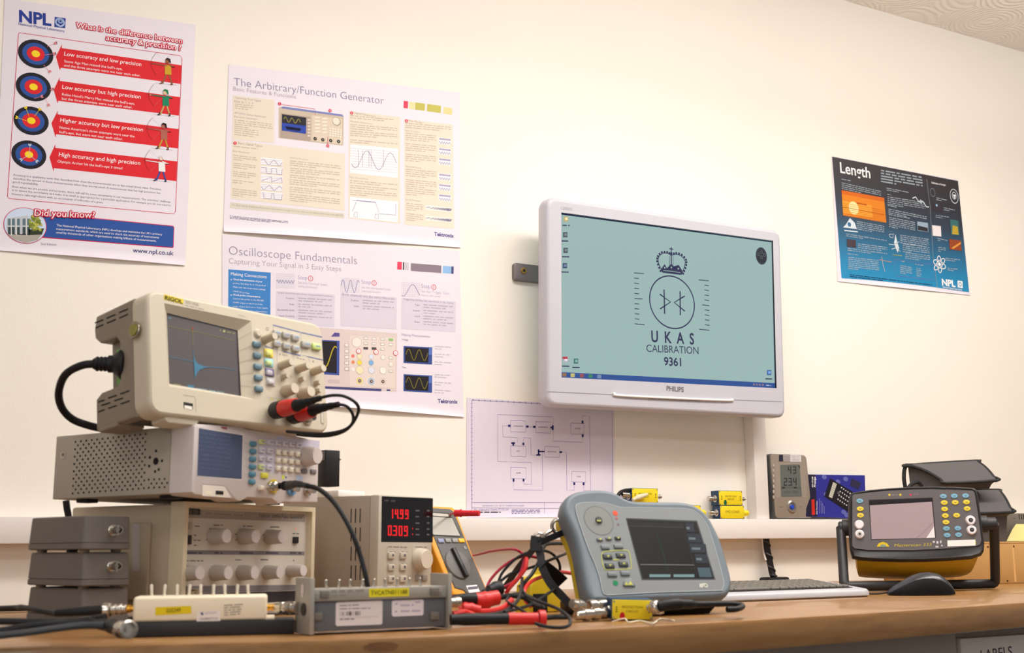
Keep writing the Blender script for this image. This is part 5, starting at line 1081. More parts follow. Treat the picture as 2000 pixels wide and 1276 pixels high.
# ============================================================= cream module on its black box
k = crop(240, 960, .2194)
fb = Frame((0.372, -1.112, 0.7505), -7, 0, 0)
yw = Frame(on_z(247, 1246, .7505), -19, 0, 0)
ub = [yw.uv(248, 1217), yw.uv(575, 1243)]
b = B(); b.box(ub[0][0], ub[1][0], 0, .07, 0.0, ub[0][1], M('black_box', (34, 32, 36), .5, var=.1), .0015)
o = b.done('battery_box', None, recentre=False); o.matrix_world = yw.M; tag(o, 'long flat black box lying on the worktop under the cream module', 'box')
fr = Frame(yw.o+yw.R @ Vector((0, 0.002, ub[0][1]+.0002)), -19, 0, 0)
u = lambda x, y, yy=0.0: fr.uv(*k(x, y), yy)
nm_ = thing('signal_module', fr, 'cream plastic module with yellow 020349 label and lever row on a flat black box', 'module')
CRM = M('cream_plastic', (250, 234, 206), .4, var=.01)
x0, zt = u(95, 935); x1, zt2 = u(1285, 930); zt = (zt+zt2)/2
b = B(); b.box(x0, x1, 0, .055, 0.0, zt, CRM, .004, 3); xr = u(1350, 1140)[0]; b.box(x1-.004, xr, .002, .05, 0, .004, CRM, .0012); b.done('case', nm_)
b = B(); sh = Sheet(fr, -.0002, b=b, tf=k); sh.poly([(290, 1032), (608, 1020), (610, 1088), (288, 1106)], INK(240, 210, 30), 1); sh.text('020349', (388, 1082), (515, 1074), INK(120, 100, 20), 2, .01, h=38)
sh.poly([(660, 1072), (872, 1062), (868, 1158), (655, 1162)], INK(250, 238, 228), 1); sh.poly([(690, 1080), (705, 1076), (700, 1092), (712, 1075), (718, 1100), (700, 1105)], INK(90, 80, 130), 2); sh.text('KEYSIGHT', (732, 1094), (838, 1088), INK(150, 140, 180), 2, .0, res=1); sh.text('CALIBRATION', (680, 1145), (845, 1140), INK(120, 110, 130), 2, .01, res=1)
for i in range(5): sh.bars((900, 1022+i*22), (1068-i*6, 1012+i*21), 13, INK(178, 164, 150), 1, i)
b.done('labels', nm_)
for i, x in enumerate((258, 368, 484, 588, 694, 806, 910, 1016, 1118)):
    q = u(x, 925, .012); b = B(); ln = u(x, 828, .012)[1]-zt
    b.lathe((q[0], .012, zt-.001), ((-.0012, .0008, -.0006, .0010, -.0005, .0, -.001, .0005, -.0015)[i], 0, ln+.001), [(.0022, 0), (.0022, .003), (.0016, .0035), (.0021, ln*.93), (.0012, ln+.001)], M('lever_white', (236, 226, 206), .3, .2), 12); b.done('toggle_lever', nm_)
zc = u(1330, 1035, .02)[1]
b = B(); b.lathe((x1-.001, .02, zc), (1, 0, 0), [(.0052, 0), (.0052, .003), (.0038, .0035), (.0038, .008), (.0052, .0085), (.0052, .012)], GOLD, 18); b.done('gold_socket', nm_)
b = B(); b.lathe((x0+.001, .02, zc+.002), (-1, 0, 0), [(.0062, 0), (.0062, .002), (.0044, .0025), (.0044, .006), (.0056, .0065), (.0056, .011)], GOLD, 18); b.done('gold_socket', nm_)
# barrel adaptor between module and attenuator
p = fr.o+fr.R @ Vector((x1+.0112, .02, zc)); e = at(600, 1190, (p-CAM).dot(AX_F)-.02); fz = Frame(p)
e = Vector((0.5822, -1.196, p.z-.001)); ax = (e-p); L = ax.length; ax.normalize()
ad_ = thing('barrel_adaptor', fz, 'silver barrel adaptor joining the cream module to the grey step attenuator', 'connector')
b = B(); b.lathe((0, 0, 0), ax, [(.0055, 0), (.0058, .0005), (.0058, L*.18), (.0075, L*.2), (.0075, L*.34), (.0062, L*.36), (.0062, L*.48), (.0088, L*.5), (.0092, L*.55), (.0092, L*.74), (.007, L*.76), (.007, L*.84), (.0085, L*.86), (.0085, L)], CHROME, 24); b.done('barrel', ad_)
# elbow with coax on the left of the module
p = fr.o+fr.R @ Vector((x0-.0095, .02, zc+.002)); zf = (p-CAM).dot(AX_F); fz = Frame(p)
cl = thing('coax_cable', fz, 'black coax lead with nickel plug entering the left end of the cream module', 'cable')
ax = (at(205, 1192, zf)-p).normalized()
b = B(); b.lathe((0, 0, 0), ax, [(.005, 0), (.0062, .001), (.0062, .006), (.0076, .007), (.0076, .010), (.006, .011), (.006, .013), (.0076, .014), (.0076, .017), (.006, .018), (.006, .020), (.0098, .022), (.0104, .024), (.0104, .030), (.008, .032)], CHROME, 22); lab(b.done('plug', cl), 'nickel bayonet plug')
q = ax*.032
b = B(); b.lathe(q, ax, [(.0066, 0), (.0062, .03), (.005, .062), (.004, .064)], BLACK, 16); b.done('boot', cl)
b = B(); b.tube([q+ax*.06, at(110, 1200, zf+.02)-p, at(70, 1192, zf+.05)-p, at(47, 1187, zf+.08)-p, at(38, 1186, zf+.1)-p, at(30, 1187, zf+.14)-p, at(-40, 1190, zf+.2)-p], .0036, BLACK, 10, 8); b.done('cable', cl)
# loose coax end lying in front, open plug facing the lens
p = on_z(243, 1249, DZ+.0105); zf = (p-CAM).dot(AX_F); p = at(243, 1230, zf-.01); p.z = max(p.z, DZ+.011); fz = Frame(p)
ce = thing('coax_cable', fz, 'black coax lead whose open nickel plug lies by the black box, facing out', 'cable')
ax = (CAM-p).normalized(); ax = (ax+AX_R*.45).normalized()
b = B(); b.lathe(-ax*.012, ax, [(.0095, 0), (.0105, .002), (.0105, .010), (.0095, .012), (.0095, .018), (.0108, .019), (.0108, .026), (.0085, .027), (.0085, .020), (.003, .020), (.003, .025), (.0015, .025)], CHROME, 24); lab(b.done('plug', ce), 'nickel plug with open end')
b = B(); g = -ax*.012; b.tube([g, at(225, 1226, zf+.02)-p, at(200, 1220, zf+.045)-p, at(175, 1215, zf+.06)-p], [.0085, .0085, .007, .0055], BLACK, 12, 6); b.done('boot', ce)
b = B(); b.tube([at(178, 1216, zf+.06)-p, at(140, 1217, zf+.06)-p, at(90, 1220, zf+.05)-p, at(40, 1226, zf+.04)-p, at(-20, 1236, zf+.03)-p], .0042, BLACK, 10, 8); b.done('cable', ce)
for (pts, r, l) in (([(205, 1205, .05), (150, 1214, .075), (100, 1216, .07), (50, 1215, .07), (-20, 1214, .07)], .0042, 'black coax lead running left along the worktop behind the other leads'), ([(205, 1222, .03), (160, 1222, .035), (110, 1228, .03), (60, 1235, .02), (-20, 1244, .015)], .0044, 'dark grey coax lead nearest the worktop edge at far left')):
    b = B(); b.tube([at(x, y, zf+d) for x, y, d in pts], r, BLACK if 'grey' not in l else M('cable_grey', (62, 64, 66), .45), 10, 8); tag(b.done('coax_cable'), l, 'cable')
b = B(); pts = [on_z(x, 1190, DZ+.006) for x in (-60, 20, 70)]
b.tube([on_z(-90, 1188, DZ+.006), on_z(0, 1189.5, DZ+.006), on_z(90, 1187, DZ+.006), on_z(200, 1184, DZ+.006)], .0052, BLACK, 10, 6); tag(b.done('power_cable'), 'thick black cable lying along the back of the worktop at far left', 'cable')
# ============================================================= blue-grey flaw detector leaning back
k = crop(1060, 930, .2273)
YAW, TLT, RLL = -4.5, 26.6, 1.4
z0 = 1.96
fr = Frame(at(1255.5, 1131, z0), YAW, TLT, RLL)
fd = thing('flaw_detector', fr, 'grey handheld flaw detector with dark screen and round dial, leaning back on the worktop', 'instrument')
GB = M('detector_grey', (110, 120, 128), .48, var=.015); GF = M('detector_face', (126, 130, 131), .5, var=.01); GK = M('detector_key', (112, 118, 122), .5); GKD = M('detector_key_dark', (58, 62, 64), .45); LIME = INK(186, 188, 96)
uv = lambda x, y, yy=0.0: fr.uv(*k(x, y), yy)
# silhouette, anticlockwise from lower left, measured half way into the case
ol = [uv(x, y, .012) for x, y in ((440, 1108), (392, 1092), (362, 1040), (338, 950), (310, 800), (284, 660), (250, 540), (200, 430), (166, 350), (160, 285), (176, 225), (215, 180), (300, 150), (430, 138), (540, 146), (615, 172), (680, 210), (750, 232), (860, 238), (1000, 240), (1150, 242), (1240, 256), (1312, 288), (1385, 350), (1440, 435), (1500, 560), (1552, 720), (1590, 860), (1602, 950), (1585, 1020), (1545, 1058), (1470, 1072), (1300, 1080), (1000, 1090), (700, 1102))]
sm = catmull([Vector((u, v, 0)) for u, v in ol], 3, True); ol = [(p.x, p.y) for p in sm]
cu = sum(u for u, v in ol)/len(ol); cv = sum(v for u, v in ol)/len(ol)
def inset(poly, d):
    n = len(poly); out = []
    for i in range(n):
        a, c = Vector(poly[i-1]), Vector(poly[(i+1) % n]); t = (c-a); t.normalize(); nn = Vector((-t.y, t.x))
        p = Vector(poly[i]); q = p+nn*d
        if (q-Vector((cu, cv))).length > (p-Vector((cu, cv))).length and d > 0: q = p-nn*d
        out.append((q.x, q.y))
    return out
sgn = 1
A = sum(ol[i][0]*ol[(i+1) % len(ol)][1]-ol[(i+1) % len(ol)][0]*ol[i][1] for i in range(len(ol)))
if A < 0: ol = ol[::-1]
def ins(d):
    n = len(ol); out = []
    for i in range(n):
        a, c = Vector(ol[i-1]), Vector(ol[(i+1) % n]); t = (c-a).normalized(); out.append(Vector((ol[i][0]-t.y*d, ol[i][1]+t.x*d)))
    for _ in range(8):                             # iron out folds at tight corners
        for i in range(n):
            j = (i+1) % n
            if (out[j]-out[i]).dot(Vector(ol[j])-Vector(ol[i])) <= 0:
                m = (out[i]+out[j])/2; out[i] = m*.5+out[i-1]*.5; out[j] = m*.5+out[(j+1) % n]*.5
    return [(q.x, q.y) for q in out]
def on_desk(v):                                     # flatten whatever would sink into the worktop
    w = fr.o+fr.R @ Vector(v); w.z = max(w.z, DZ+.0008); return fr.loc(w)
b = B(); b.loft([[on_desk((u, y, v)) for u, v in ins(d)] for d, y in ((.010, .0), (.008, -.0004), (.004, .0012), (.0012, .005), (0, .012), (0, .024), (.003, .034), (.006, .037))], GB); b.done('body', fd, 45)
b = B(); b.loft([[on_desk((u, y, v)) for u, v in ins(d)] for d, y in ((.008, .0365), (.007, .040), (.009, .056), (.014, .060))], M('detector_yellow', (214, 190, 40), .5, var=.03)); lab(b.done('rear_shell', fd), 'yellow rear shell')
F0 = -.0007
b = B(); sh = Sheet(fr, F0, b=b, tf=k)
fp = [(285, 255), (330, 232), (460, 228), (560, 240), (640, 262), (700, 270), (1000, 275), (1250, 285), (1330, 320), (1400, 400), (1450, 520), (1530, 800), (1555, 920), (1540, 975), (1500, 985), (1000, 1000), (640, 1020), (545, 1022), (512, 990), (490, 880), (450, 760), (390, 620), (320, 420), (290, 320)]
fp = [(p.x, p.y) for p in catmull([Vector((x, y, 0)) for x, y in fp], 4, True)]
sh.poly(fp, GF, 1); sh.line(fp, 1.1, INK(176, 182, 186), 2, closed=True)
sh.circ((480, 385), 122, INK(104, 110, 110), 2, 116); sh.circ((480, 385), 116, INK(136, 138, 134), 2)
b.done('face_panel', fd)
b = B(); sh = Sheet(fr, F0, b=b, tf=k); S = [(722, 372), (1318, 398), (1468, 882), (858, 884)]
sh.poly([(712, 362), (1325, 385), (1484, 892), (850, 896)], INK(70, 74, 80), 2)
sh.poly(S, M('detector_lcd', (16, 14, 15), .3, spec=.35), 3)
sh.poly([(738, 428), (1205, 442), (1202, 412), (732, 402)], INK(34, 32, 34), 4); sh.line([(740, 432), (1212, 446)], .9, INK(80, 80, 84), 4); sh.line([(838, 764), (1300, 768)], 1.2, INK(120, 124, 126), 4)
sh.line([(980, 505), (1078, 828)], 1.6, INK(30, 58, 36), 4); sh.line([(1208, 445), (1320, 860)], 1, INK(48, 52, 60), 4)
for x, y, w in ((1245, 448, 24), (1280, 538, 46), (1315, 625, 60), (1340, 715, 40)): sh.poly([(x-w, y-42), (x+w+22, y-38), (x+w+36, y+38), (x-w+16, y+36)], INK(40, 46, 56), 4); sh.bars((x-w*.6, y+12), (x+w*.6, y+14), 24, INK(96, 110, 116), 5, y)
sh.poly([(1325, 790), (1430, 790), (1455, 874), (1345, 872)], INK(66, 86, 96), 4); sh.bars((915, 872), (1300, 872), 30, INK(110, 140, 146), 4, 9)
b.done('lcd_screen', fd)
b = B(); q = uv(480, 383, F0); r = abs(uv(480, 383+28)[1]-q[1]); b.lathe((q[0], F0, q[1]), (0, -1, 0), [(r*1.15, 0), (r, .003), (r*.9, .0036)], GKD, 22); sh = Sheet(fr, -.0046, b=b, tf=k); sh.bars((465, 390), (500, 392), 16, LIME, 1, 1); b.done('centre_button', fd)
for x, y, w, h, m, lime in ((495, 542, 52, 26, GK, 1), (572, 534, 52, 26, GK, 1), (650, 530, 52, 30, GKD, 1), (542, 608, 74, 40, GK, 0), (655, 602, 78, 38, GK, 0), (562, 688, 80, 46, GKD, 1), (675, 678, 80, 46, GKD, 1), (580, 766, 80, 48, GKD, 1), (697, 752, 80, 48, GKD, 1), (602, 842, 82, 42, GK, 0), (712, 832, 78, 44, GK, 0)):
    b = B(); key(b, fr.sub(F0), x, y, w, h, .003, m, .0018, k)
    if lime: sh = Sheet(fr, F0-.0031, b=b, tf=k); sh.poly([(x-12, y-6), (x+14, y-6), (x+4, y+10), (x-2, y+10)], LIME, 1)
    b.done('key', fd)
b = B(); sh = Sheet(fr, F0, b=b, tf=k); rr_ = catmull([Vector((x, y, 0)) for x, y in ((515, 660), (560, 648), (690, 640), (735, 650), (750, 700), (760, 770), (745, 800), (600, 806), (545, 808), (520, 780), (502, 700))], 4, True); sh.line([(p.x, p.y) for p in rr_], 1.6, LIME, 3, closed=True); sh.rect(605, 715, 655, 726, LIME, 3)
b.done('keypad_outline', fd); b = B(); sh = Sheet(fr, F0, b=b, tf=k); sh.circ((622, 322), 20, GLOW(255, 90, 60, 1.2), 3); sh.circ((634, 366), 10, INK(180, 90, 100), 3); sh.circ((648, 418), 9, INK(130, 100, 120), 3)
b.done('indicator_light', fd); b = B(); sh = Sheet(fr, F0, b=b, tf=k); sh.circ((624, 922), 22, INK(24, 128, 80), 3); lab(b.done('power_dot', fd), 'green dot'); b = B(); sh = Sheet(fr, F0, b=b, tf=k)
sh.poly([(1345, 930), (1385, 922), (1375, 962), (1345, 960)], INK(200, 200, 190), 3); sh.circ((1400, 942), 18, INK(206, 206, 190), 3, 9)
b.done('maker_logo', fd)
b = B(); F6 = fr.sub(F0)
P = [F6.uv(*k(x, y)) for x, y in ((688, 945), (690, 910), (715, 886), (750, 882), (780, 905), (795, 945), (790, 955), (700, 952))]; b.prism(P, -.003, .001, GK, .001, 2); sh = Sheet(fr, F0-.003, b=b, tf=k); sh.poly([(705, 940), (715, 905), (735, 935), (750, 900), (780, 938)], LIME, 1); b.done('power_key', fd)
# dark foot rail under the case, and the prop behind
lo = min(v for u, v in ol)
b = B(); g = fr.loc((fr.o.x, fr.o.y, DZ+.001))
e1, e2 = uv(420, 1095, .03), uv(1480, 1078, .03)
base = [fr.loc(p) for p in (on_z(1150, 1199, DZ+.001), on_z(1395, 1196, DZ+.001))]
w0 = on_z(1158, 1203, DZ+.0006); w1 = on_z(1385, 1199, DZ+.0006)
rings = []
for t in range(2):
    p = (w0, w1)[t]; e = fr.o+fr.R @ Vector(((e1, e2)[t][0], .028, lo+.006))
    rings.append([fr.loc(v) for v in (p, Vector((p.x, p.y+.10, DZ+.0006)), Vector((p.x, p.y+.10, DZ+.02)), e+Vector((0, .03, 0)), e)])
b.loft(rings, BLKP); lab(b.done('base_rail', fd), 'dark base rail'); 
b = B(); q0 = fr.o+fr.R @ Vector((e1[0]*.3+e2[0]*.7, .058, .10)); q1 = Vector((q0.x, q0.y+.09, DZ+.004)); q2 = Vector((q0.x-.08, q0.y+.09, DZ+.004)); q3 = q0+Vector((-.08, 0, 0))
b.tube([fr.loc(v) for v in (q0, q1, q2, q3)], .004, STEEL, 8, spline=False); b.done('prop_stand', fd)
# carrying strap hardware and strap
p = at(1088, 1035, 2.0); fz = Frame(p)
sp = thing('carry_strap', fz, 'black carry strap with a silver snap hook hanging from the grey flaw detector', 'strap')
A3 = lambda x, y, z: at(x, y, z)-p
b = B(); b.tube([A3(1090+12*cos(t*2*pi/14), 1028+13*sin(t*2*pi/14), 2.0) for t in range(14)], .0032, CHROME, 8, 3, closed=True); b.tube([A3(1080, 1035, 2.0), A3(1068, 1042, 1.99), A3(1056, 1050, 1.985)], .0034, CHROME, 10, 4); b.done('snap_hook', sp)
b = B(); b.tube([A3(1101, 1022, 2.03), A3(1112, 1024, 2.045), A3(1122, 1027, 2.06)], .003, CHROME, 8, 4); b.done('anchor_pin', sp)
b = B(); b.tube([A3(1052+11*cos(t*2*pi/12), 1053+11*sin(t*2*pi/12), 1.985) for t in range(12)], .002, CHROME, 8, 3, closed=True); b.done('ring', sp)
def ribbon(b, pts, w, th, mat, base=Vector((0, 0, 0))):
    """flat webbing strap: pts are (px,py,z), w in pixels across the strap"""
    P = catmull([at(*q)-base for q in pts], 6); rs = []
    for i, q in enumerate(P):
        t = (P[min(i+1, len(P)-1)]-P[max(i-1, 0)]).normalized(); n = t.cross(AX_F).normalized()*w/2; m = AX_F*th/2
        rs.append([q-n-m, q+n-m, q+n+m, q-n+m])
    b.loft(rs, mat)
b = B(); ribbon(b, [(1105, 1038, 2.0), (1085, 1047, 1.99), (1066, 1055, 1.985), (1052, 1062, 1.98)], .010, .003, BLACK, p)
ribbon(b, [(1048, 1048, 1.985), (1046, 1062, 1.98), (1046, 1076, 1.975)], .018, .004, BLACK, p)
ribbon(b, [(1050, 1066, 1.98), (1055, 1082, 1.975), (1060, 1110, 1.96), (1075, 1140, 1.95), (1098, 1165, 1.94), (1112, 1180, 1.93)], .013, .003, BLACK, p)
ribbon(b, [(1044, 1070, 1.98), (1032, 1085, 1.985), (1012, 1110, 2.0), (985, 1150, 2.02)], .010, .003, M('strap_grey', (60, 58, 58), .6), p); b.done('webbing', sp)
b = B(); ribbon(b, [(1060, 1105, 1.96), (1080, 1120, 1.985), (1100, 1138, 2.0)], .02, .003, BLACK, p); b.done('flap', sp)

# yellow pouch standing behind the leads
p = on_z(1105, 1200, DZ+.0005); fz = Frame((p.x-.035, p.y+.06, DZ+.0005), 10, 0, 0)
yp = thing('yellow_case', fz, 'small yellow case with a black strap standing between the test leads and the flaw detector', 'case')
YC = M('case_yellow', (226, 196, 30), .5, var=.05, bump=.1)
b = B(); b.prism([(0, 0), (.074, 0), (.068, .066), (.050, .078), (.044, .064), (.018, .060), (.004, .046)], 0, .04, YC, .003, 3, back=.003); b.done('case_body', yp)
b = B(); b.box(.008, .040, -.0015, .002, .0, .032, BLACK, .0008); b.done('case_strap', yp)

# ============================================================= test leads between meter and detector
RDL = M('lead_bright_red', (216, 38, 34), .4, var=.05); MGL = M('lead_magenta', (176, 24, 60), .45)
def lead(label, mat, r, pts, parts=(), group=None, name='test_lead'):
    p = at(*pts[0]); f_ = Frame(p); t = thing(name, f_, label, 'test lead', group)
    b = B(); b.tube([at(*q)-p for q in pts], r, mat, 8, 7); b.done('wire', t)
    for nm, m, P, rad_ in parts:
        b = B(); b.tube([at(*q)-p for q in P], rad_, m, 14, 3); b.done(nm, t)
    return t
lead('red test lead arching up from the worktop and over behind the black strap', MGL, .0024, [(950, 1150, 1.98), (960, 1130, 1.99), (985, 1105, 2.0), (1018, 1088, 2.0), (1050, 1090, 2.02), (1075, 1105, 2.04), (1088, 1128, 2.04), (1085, 1145, 2.03)])
lead('black test lead arching beside the red one up towards the strap', BLACK, .0024, [(972, 1142, 1.97), (982, 1118, 1.98), (1010, 1090, 1.985), (1045, 1076, 2.0), (1075, 1080, 2.04), (1092, 1100, 2.05), (1092, 1125, 2.05), (1082, 1142, 2.04)])
lead('black lead running from the flaw detector back down across the other leads', BLACK, .0024, [(1115, 1078, 2.09), (1080, 1092, 2.03), (1040, 1108, 2.0), (1000, 1120, 1.98), (975, 1138, 1.97), (960, 1150, 1.96)])
lead('black lead looping high behind the strap hook', BLACK, .003, [(1110, 1063, 2.09), (1085, 1062, 2.06), (1064, 1066, 2.03), (1056, 1090, 1.99), (1040, 1120, 1.95), (1024, 1140, 1.93), (1022, 1165, 1.92), (1045, 1180, 1.9), (1065, 1190, 1.89)])
lead('red lead twisting downward with a grey sleeve near the strap', RDL, .0034, [(1028, 1090, 1.94), (1026, 1110, 1.93), (1012, 1130, 1.925), (996, 1148, 1.92), (988, 1160, 1.92)])
lead('red lead running along the worktop to the foot of the flaw detector', RDL, .0032, [(1125, 1122, 2.09), (1095, 1118, 2.05), (1068, 1124, 2.0), (1040, 1135, 1.95), (1026, 1150, 1.9), (1025, 1170, 1.88), (1038, 1186, 1.87)])
lead('thick red clip lead curving out in front of the multimeter', RDL, .0042, [(1000, 1172, 1.80), (985, 1186, 1.785), (965, 1193, 1.775), (940, 1195, 1.77), (925, 1193, 1.77)], [('clip', RDL, [(938, 1193, 1.77), (922, 1190, 1.77), (908, 1192, 1.77), (898, 1194, 1.77)], [.007, .009, .011, .008])])
lead('black lead with a thick red plug boot lying behind the silver connector', BLACK, .004, [(975, 1168, 1.83), (1000, 1164, 1.83), (1025, 1168, 1.83), (1040, 1180, 1.83), (1062, 1188, 1.83)], [('plug_boot', RDL, [(928, 1174, 1.80), (945, 1174, 1.805), (960, 1170, 1.81), (972, 1168, 1.815)], [.012, .0135, .0115, .011]), ('cable_sleeve', BLACK, [(870, 1176, 1.78), (900, 1171, 1.785), (930, 1171, 1.79)], [.006, .008, .009])])
lead('black probe cable with a long red grip lying along the front of the worktop', BLACK, .0036, [(1060, 1208, 1.70), (1080, 1206, 1.71), (1100, 1206, 1.72), (1112, 1205, 1.72)], [('grip', RDL, [(992, 1209, 1.685), (1020, 1209, 1.69), (1050, 1209, 1.695)], .0085), ('collar', RDL, [(1052, 1209, 1.695), (1064, 1209, 1.697)], .012), ('probe_body', BLACK, [(880, 1211, 1.665), (930, 1210, 1.675), (995, 1209, 1.685)], [.0075, .0085, .0078])])
lead('thin black lead looping forward on the worktop edge under the red grip', BLACK, .0024, [(1045, 1218, 1.665), (1070, 1225, 1.655), (1098, 1226, 1.65), (1113, 1220, 1.66), (1110, 1205, 1.68), (1090, 1190, 1.72), (1060, 1178, 1.76), (1030, 1165, 1.82), (1015, 1145, 1.9)])
lead('thin black leads tangled on the worktop left of the yellow case', BLACK, .0024, [(985, 1196, 1.75), (1010, 1190, 1.78), (1040, 1180, 1.83), (1070, 1160, 1.9), (1085, 1150, 1.95)])
lead('black lead crossing low over the worktop beside the red clip lead', BLACK, .0026, [(940, 1202, 1.73), (975, 1198, 1.75), (1000, 1185, 1.78), (1015, 1165, 1.82), (1020, 1130, 1.93)])
lead('thin black lead curving between the red grip and the yellow case', BLACK, .0022, [(1030, 1200, 1.73), (1012, 1188, 1.76), (990, 1174, 1.8), (1005, 1160, 1.85), (1040, 1168, 1.85), (1064, 1190, 1.82)])
lead('short red tail tucked under the attenuator connector', RDL, .004, [(884, 1200, 1.72), (905, 1196, 1.735), (920, 1200, 1.73), (935, 1206, 1.72)])
lead('black wedge shaped clip lying behind the red plug boot', BLACK, .005, [(945, 1158, 1.9), (960, 1150, 1.91), (975, 1142, 1.92)], [('clip_jaw', BLACK, [(945, 1160, 1.88), (962, 1152, 1.89), (975, 1150, 1.9)], [.004, .009, .012])])

# ============================================================= protection boxes with bayonet sockets
YB = M('label_yellow', (240, 214, 30), .45, var=.01); NB = M('box_navy', (30, 62, 96), .45, .2, var=.03)
def pbox(fr_, w, h, d, label, lines, caps='nn', group=None, dot=None, side_txt=True):
    t = thing('protection_box', fr_, label, 'adaptor box', group)
    b = B(); b.box(0, w, .0006, d, 0, h, NB, .0012); b.done('case', t)
    b = B(); b.box(.0012, w-.0012, -.0004, .0012, .0012, h-.0012, YB, .0004)
    sh = Sheet(fr_, -.0005, b=b); TK = INK(110, 96, 20)
    def lt(txt, cx, cz, ww):
        V_, F_ = glyphs(txt, .0, 0, 3); a = min(v.x for v in V_); c = max(v.x for v in V_); kk = ww/(c-a)
        b.raw([(cx-ww/2+(v.x-a)*kk, -.0007, cz+v.y*kk) for v in V_], F_, TK)
    for i, (tx, ww) in enumerate(lines): lt(tx, w*.5, h*(.56 if len(lines) > 1 else .44)-i*h*.2, ww*w)
    if side_txt:
        for x in (.10, .88):
            for q in range(3): b.box(w*x, w*x+w*.04, -.0007, -.0004, h*(.36+q*.11), h*(.42+q*.11), TK)
    if dot: 
        n = 24; b.raw([(w*.26+h*.13*cos(2*pi*i/n), -.0009, h*.18+h*.19*sin(2*pi*i/n)) for i in range(n)], [tuple(range(n))], dot)
    b.done('label_plate', t)
    for x in (.0035, w-.0035):
        for z in (.0035, h-.0035): b = B(); b.cyl((x, -.0004, z), (0, -1, 0), .0016, .0007, CHROME, 10); b.done('screw', t)
    for side, c in ((0, caps[0]), (1, caps[1])):
        ax = (-1, 0, 0) if side == 0 else (1, 0, 0); p = (0 if side == 0 else w, d*.38, h*.45)
        b = B()
        if c == 'y': b.lathe(p, ax, [(.0048, 0), (.0075, .004), (.009, .008), (.009, .020), (.007, .0235), (.002, .024)], YB, 18); lab(b.done('dust_cap', t), 'yellow dust cap')
        elif c == 'm': b.lathe(p, ax, [(.0095, 0), (.0095, .003), (.0066, .0035), (.0066, .009), (.0058, .0095), (.0058, .017), (.0074, .018), (.0074, .027), (.0045, .028)], CHROME, 18); b.done('bayonet_socket', t)
        else: b.lathe(p, ax, [(.0066, 0), (.0066, .003), (.0048, .0034), (.0048, .012), (.006, .0125), (.006, .016), (.0048, .0165), (.0048, .020)], CHROME, 18); b.done('bayonet_socket', t)
    return t
ZT = tz1+.0004
kx = crop(1340, 860, .19)
def on_trunk(x0, x1, y1, Y=-.05): 
    a = on_y(x0, y1, Y); c = on_y(x1, y1, Y); return a.x, c.x
YF = TY+.002
x0, x1 = on_trunk(kx(350, 0)[0], kx(600, 0)[0], 1000, YF); hh = (on_y(1430, 984, YF).z-on_y(1430, 1010, YF).z)
pbox(Frame((x0, YF, ZT)), x1-x0, hh, .035, 'yellow-faced box with yellow end cap, lower of the two boxes by the upright trunking', (('1MΩ LOAD', .56),), 'my', 'yellow boxes on the trunking', None, False)
hh2 = (on_y(1430, 955, YF).z-on_y(1430, 983.5, YF).z)
pbox(Frame((x0-.003, YF, ZT+hh+.0006)), x1-x0-.002, hh2, .035, 'yellow PROTECTION CIRCUIT box with a green dot, stacked on another by the upright trunking', (('PROTECTION', .46), ('CIRCUIT', .3)), 'mn', 'yellow boxes on the trunking', INK(20, 96, 70))
k8 = crop(1150, 930, .135)
x0, x1 = on_trunk(k8(1250, 0)[0], k8(1625, 0)[0], 1000, YF)
pbox(Frame((x0, YF, ZT)), x1-x0, hh, .035, 'yellow-faced box with yellow end cap mostly hidden behind the flaw detector', (('1MΩ LOAD', .56),), 'my', 'yellow boxes on the trunking', None, False)
x0, x1 = on_trunk(k8(625, 0)[0], k8(1005, 0)[0], 970, YF); zb_ = on_y(1260, 983, YF).z
lowx0, lowx1 = x0-.004, x1+.002
pbox(Frame((lowx0, YF, ZT)), lowx1-lowx0, zb_-ZT-.0006, .035, 'yellow-faced box on the trunking hidden below the tagged box behind the flaw detector', (('1MΩ LOAD', .56),), 'mn', 'yellow boxes on the trunking', None, False)
zt_ = on_y(1260, 954, YF).z
bt_ = pbox(Frame((x0, YF, zb_)), x1-x0, zt_-zb_, .035, 'yellow PROTECTION CIRCUIT box with a loose string tag peeping over the flaw detector', (('PROTECTION', .5), ('CIRCUIT', .3)), 'mn', 'yellow boxes on the trunking')
# cable and tag at that box
p = on_y(1219, 965, YF-.01); 
b = B(); b.tube([on_y(1232, 958, YF+.012), on_y(1219, 959, YF), on_y(1209, 965, YF-.006), on_y(1206, 980, YF-.008), on_y(1212, 1005, YF-.010)], .005, BLACK, 10, 6); b.tube([on_y(1215, 966, YF-.012), on_y(1228, 967, YF-.012)], .006, CHROME, 12, 3); tag(b.done('coax_tail'), 'short black cable end with nickel plug beside the tagged yellow box', 'cable')
b = B(); b.tube([on_y(1236, 977, YF-.014), on_y(1246, 972, YF-.014), on_y(1258, 968, YF-.014), on_y(1264, 966, YF-.012)], [.005, .007, .006, .004], M('tag_cream', (226, 214, 180), .6, var=.1), 10, 5); tag(b.done('string_tag'), 'crumpled cream tag tied in front of the yellow box behind the flaw detector', 'tag')
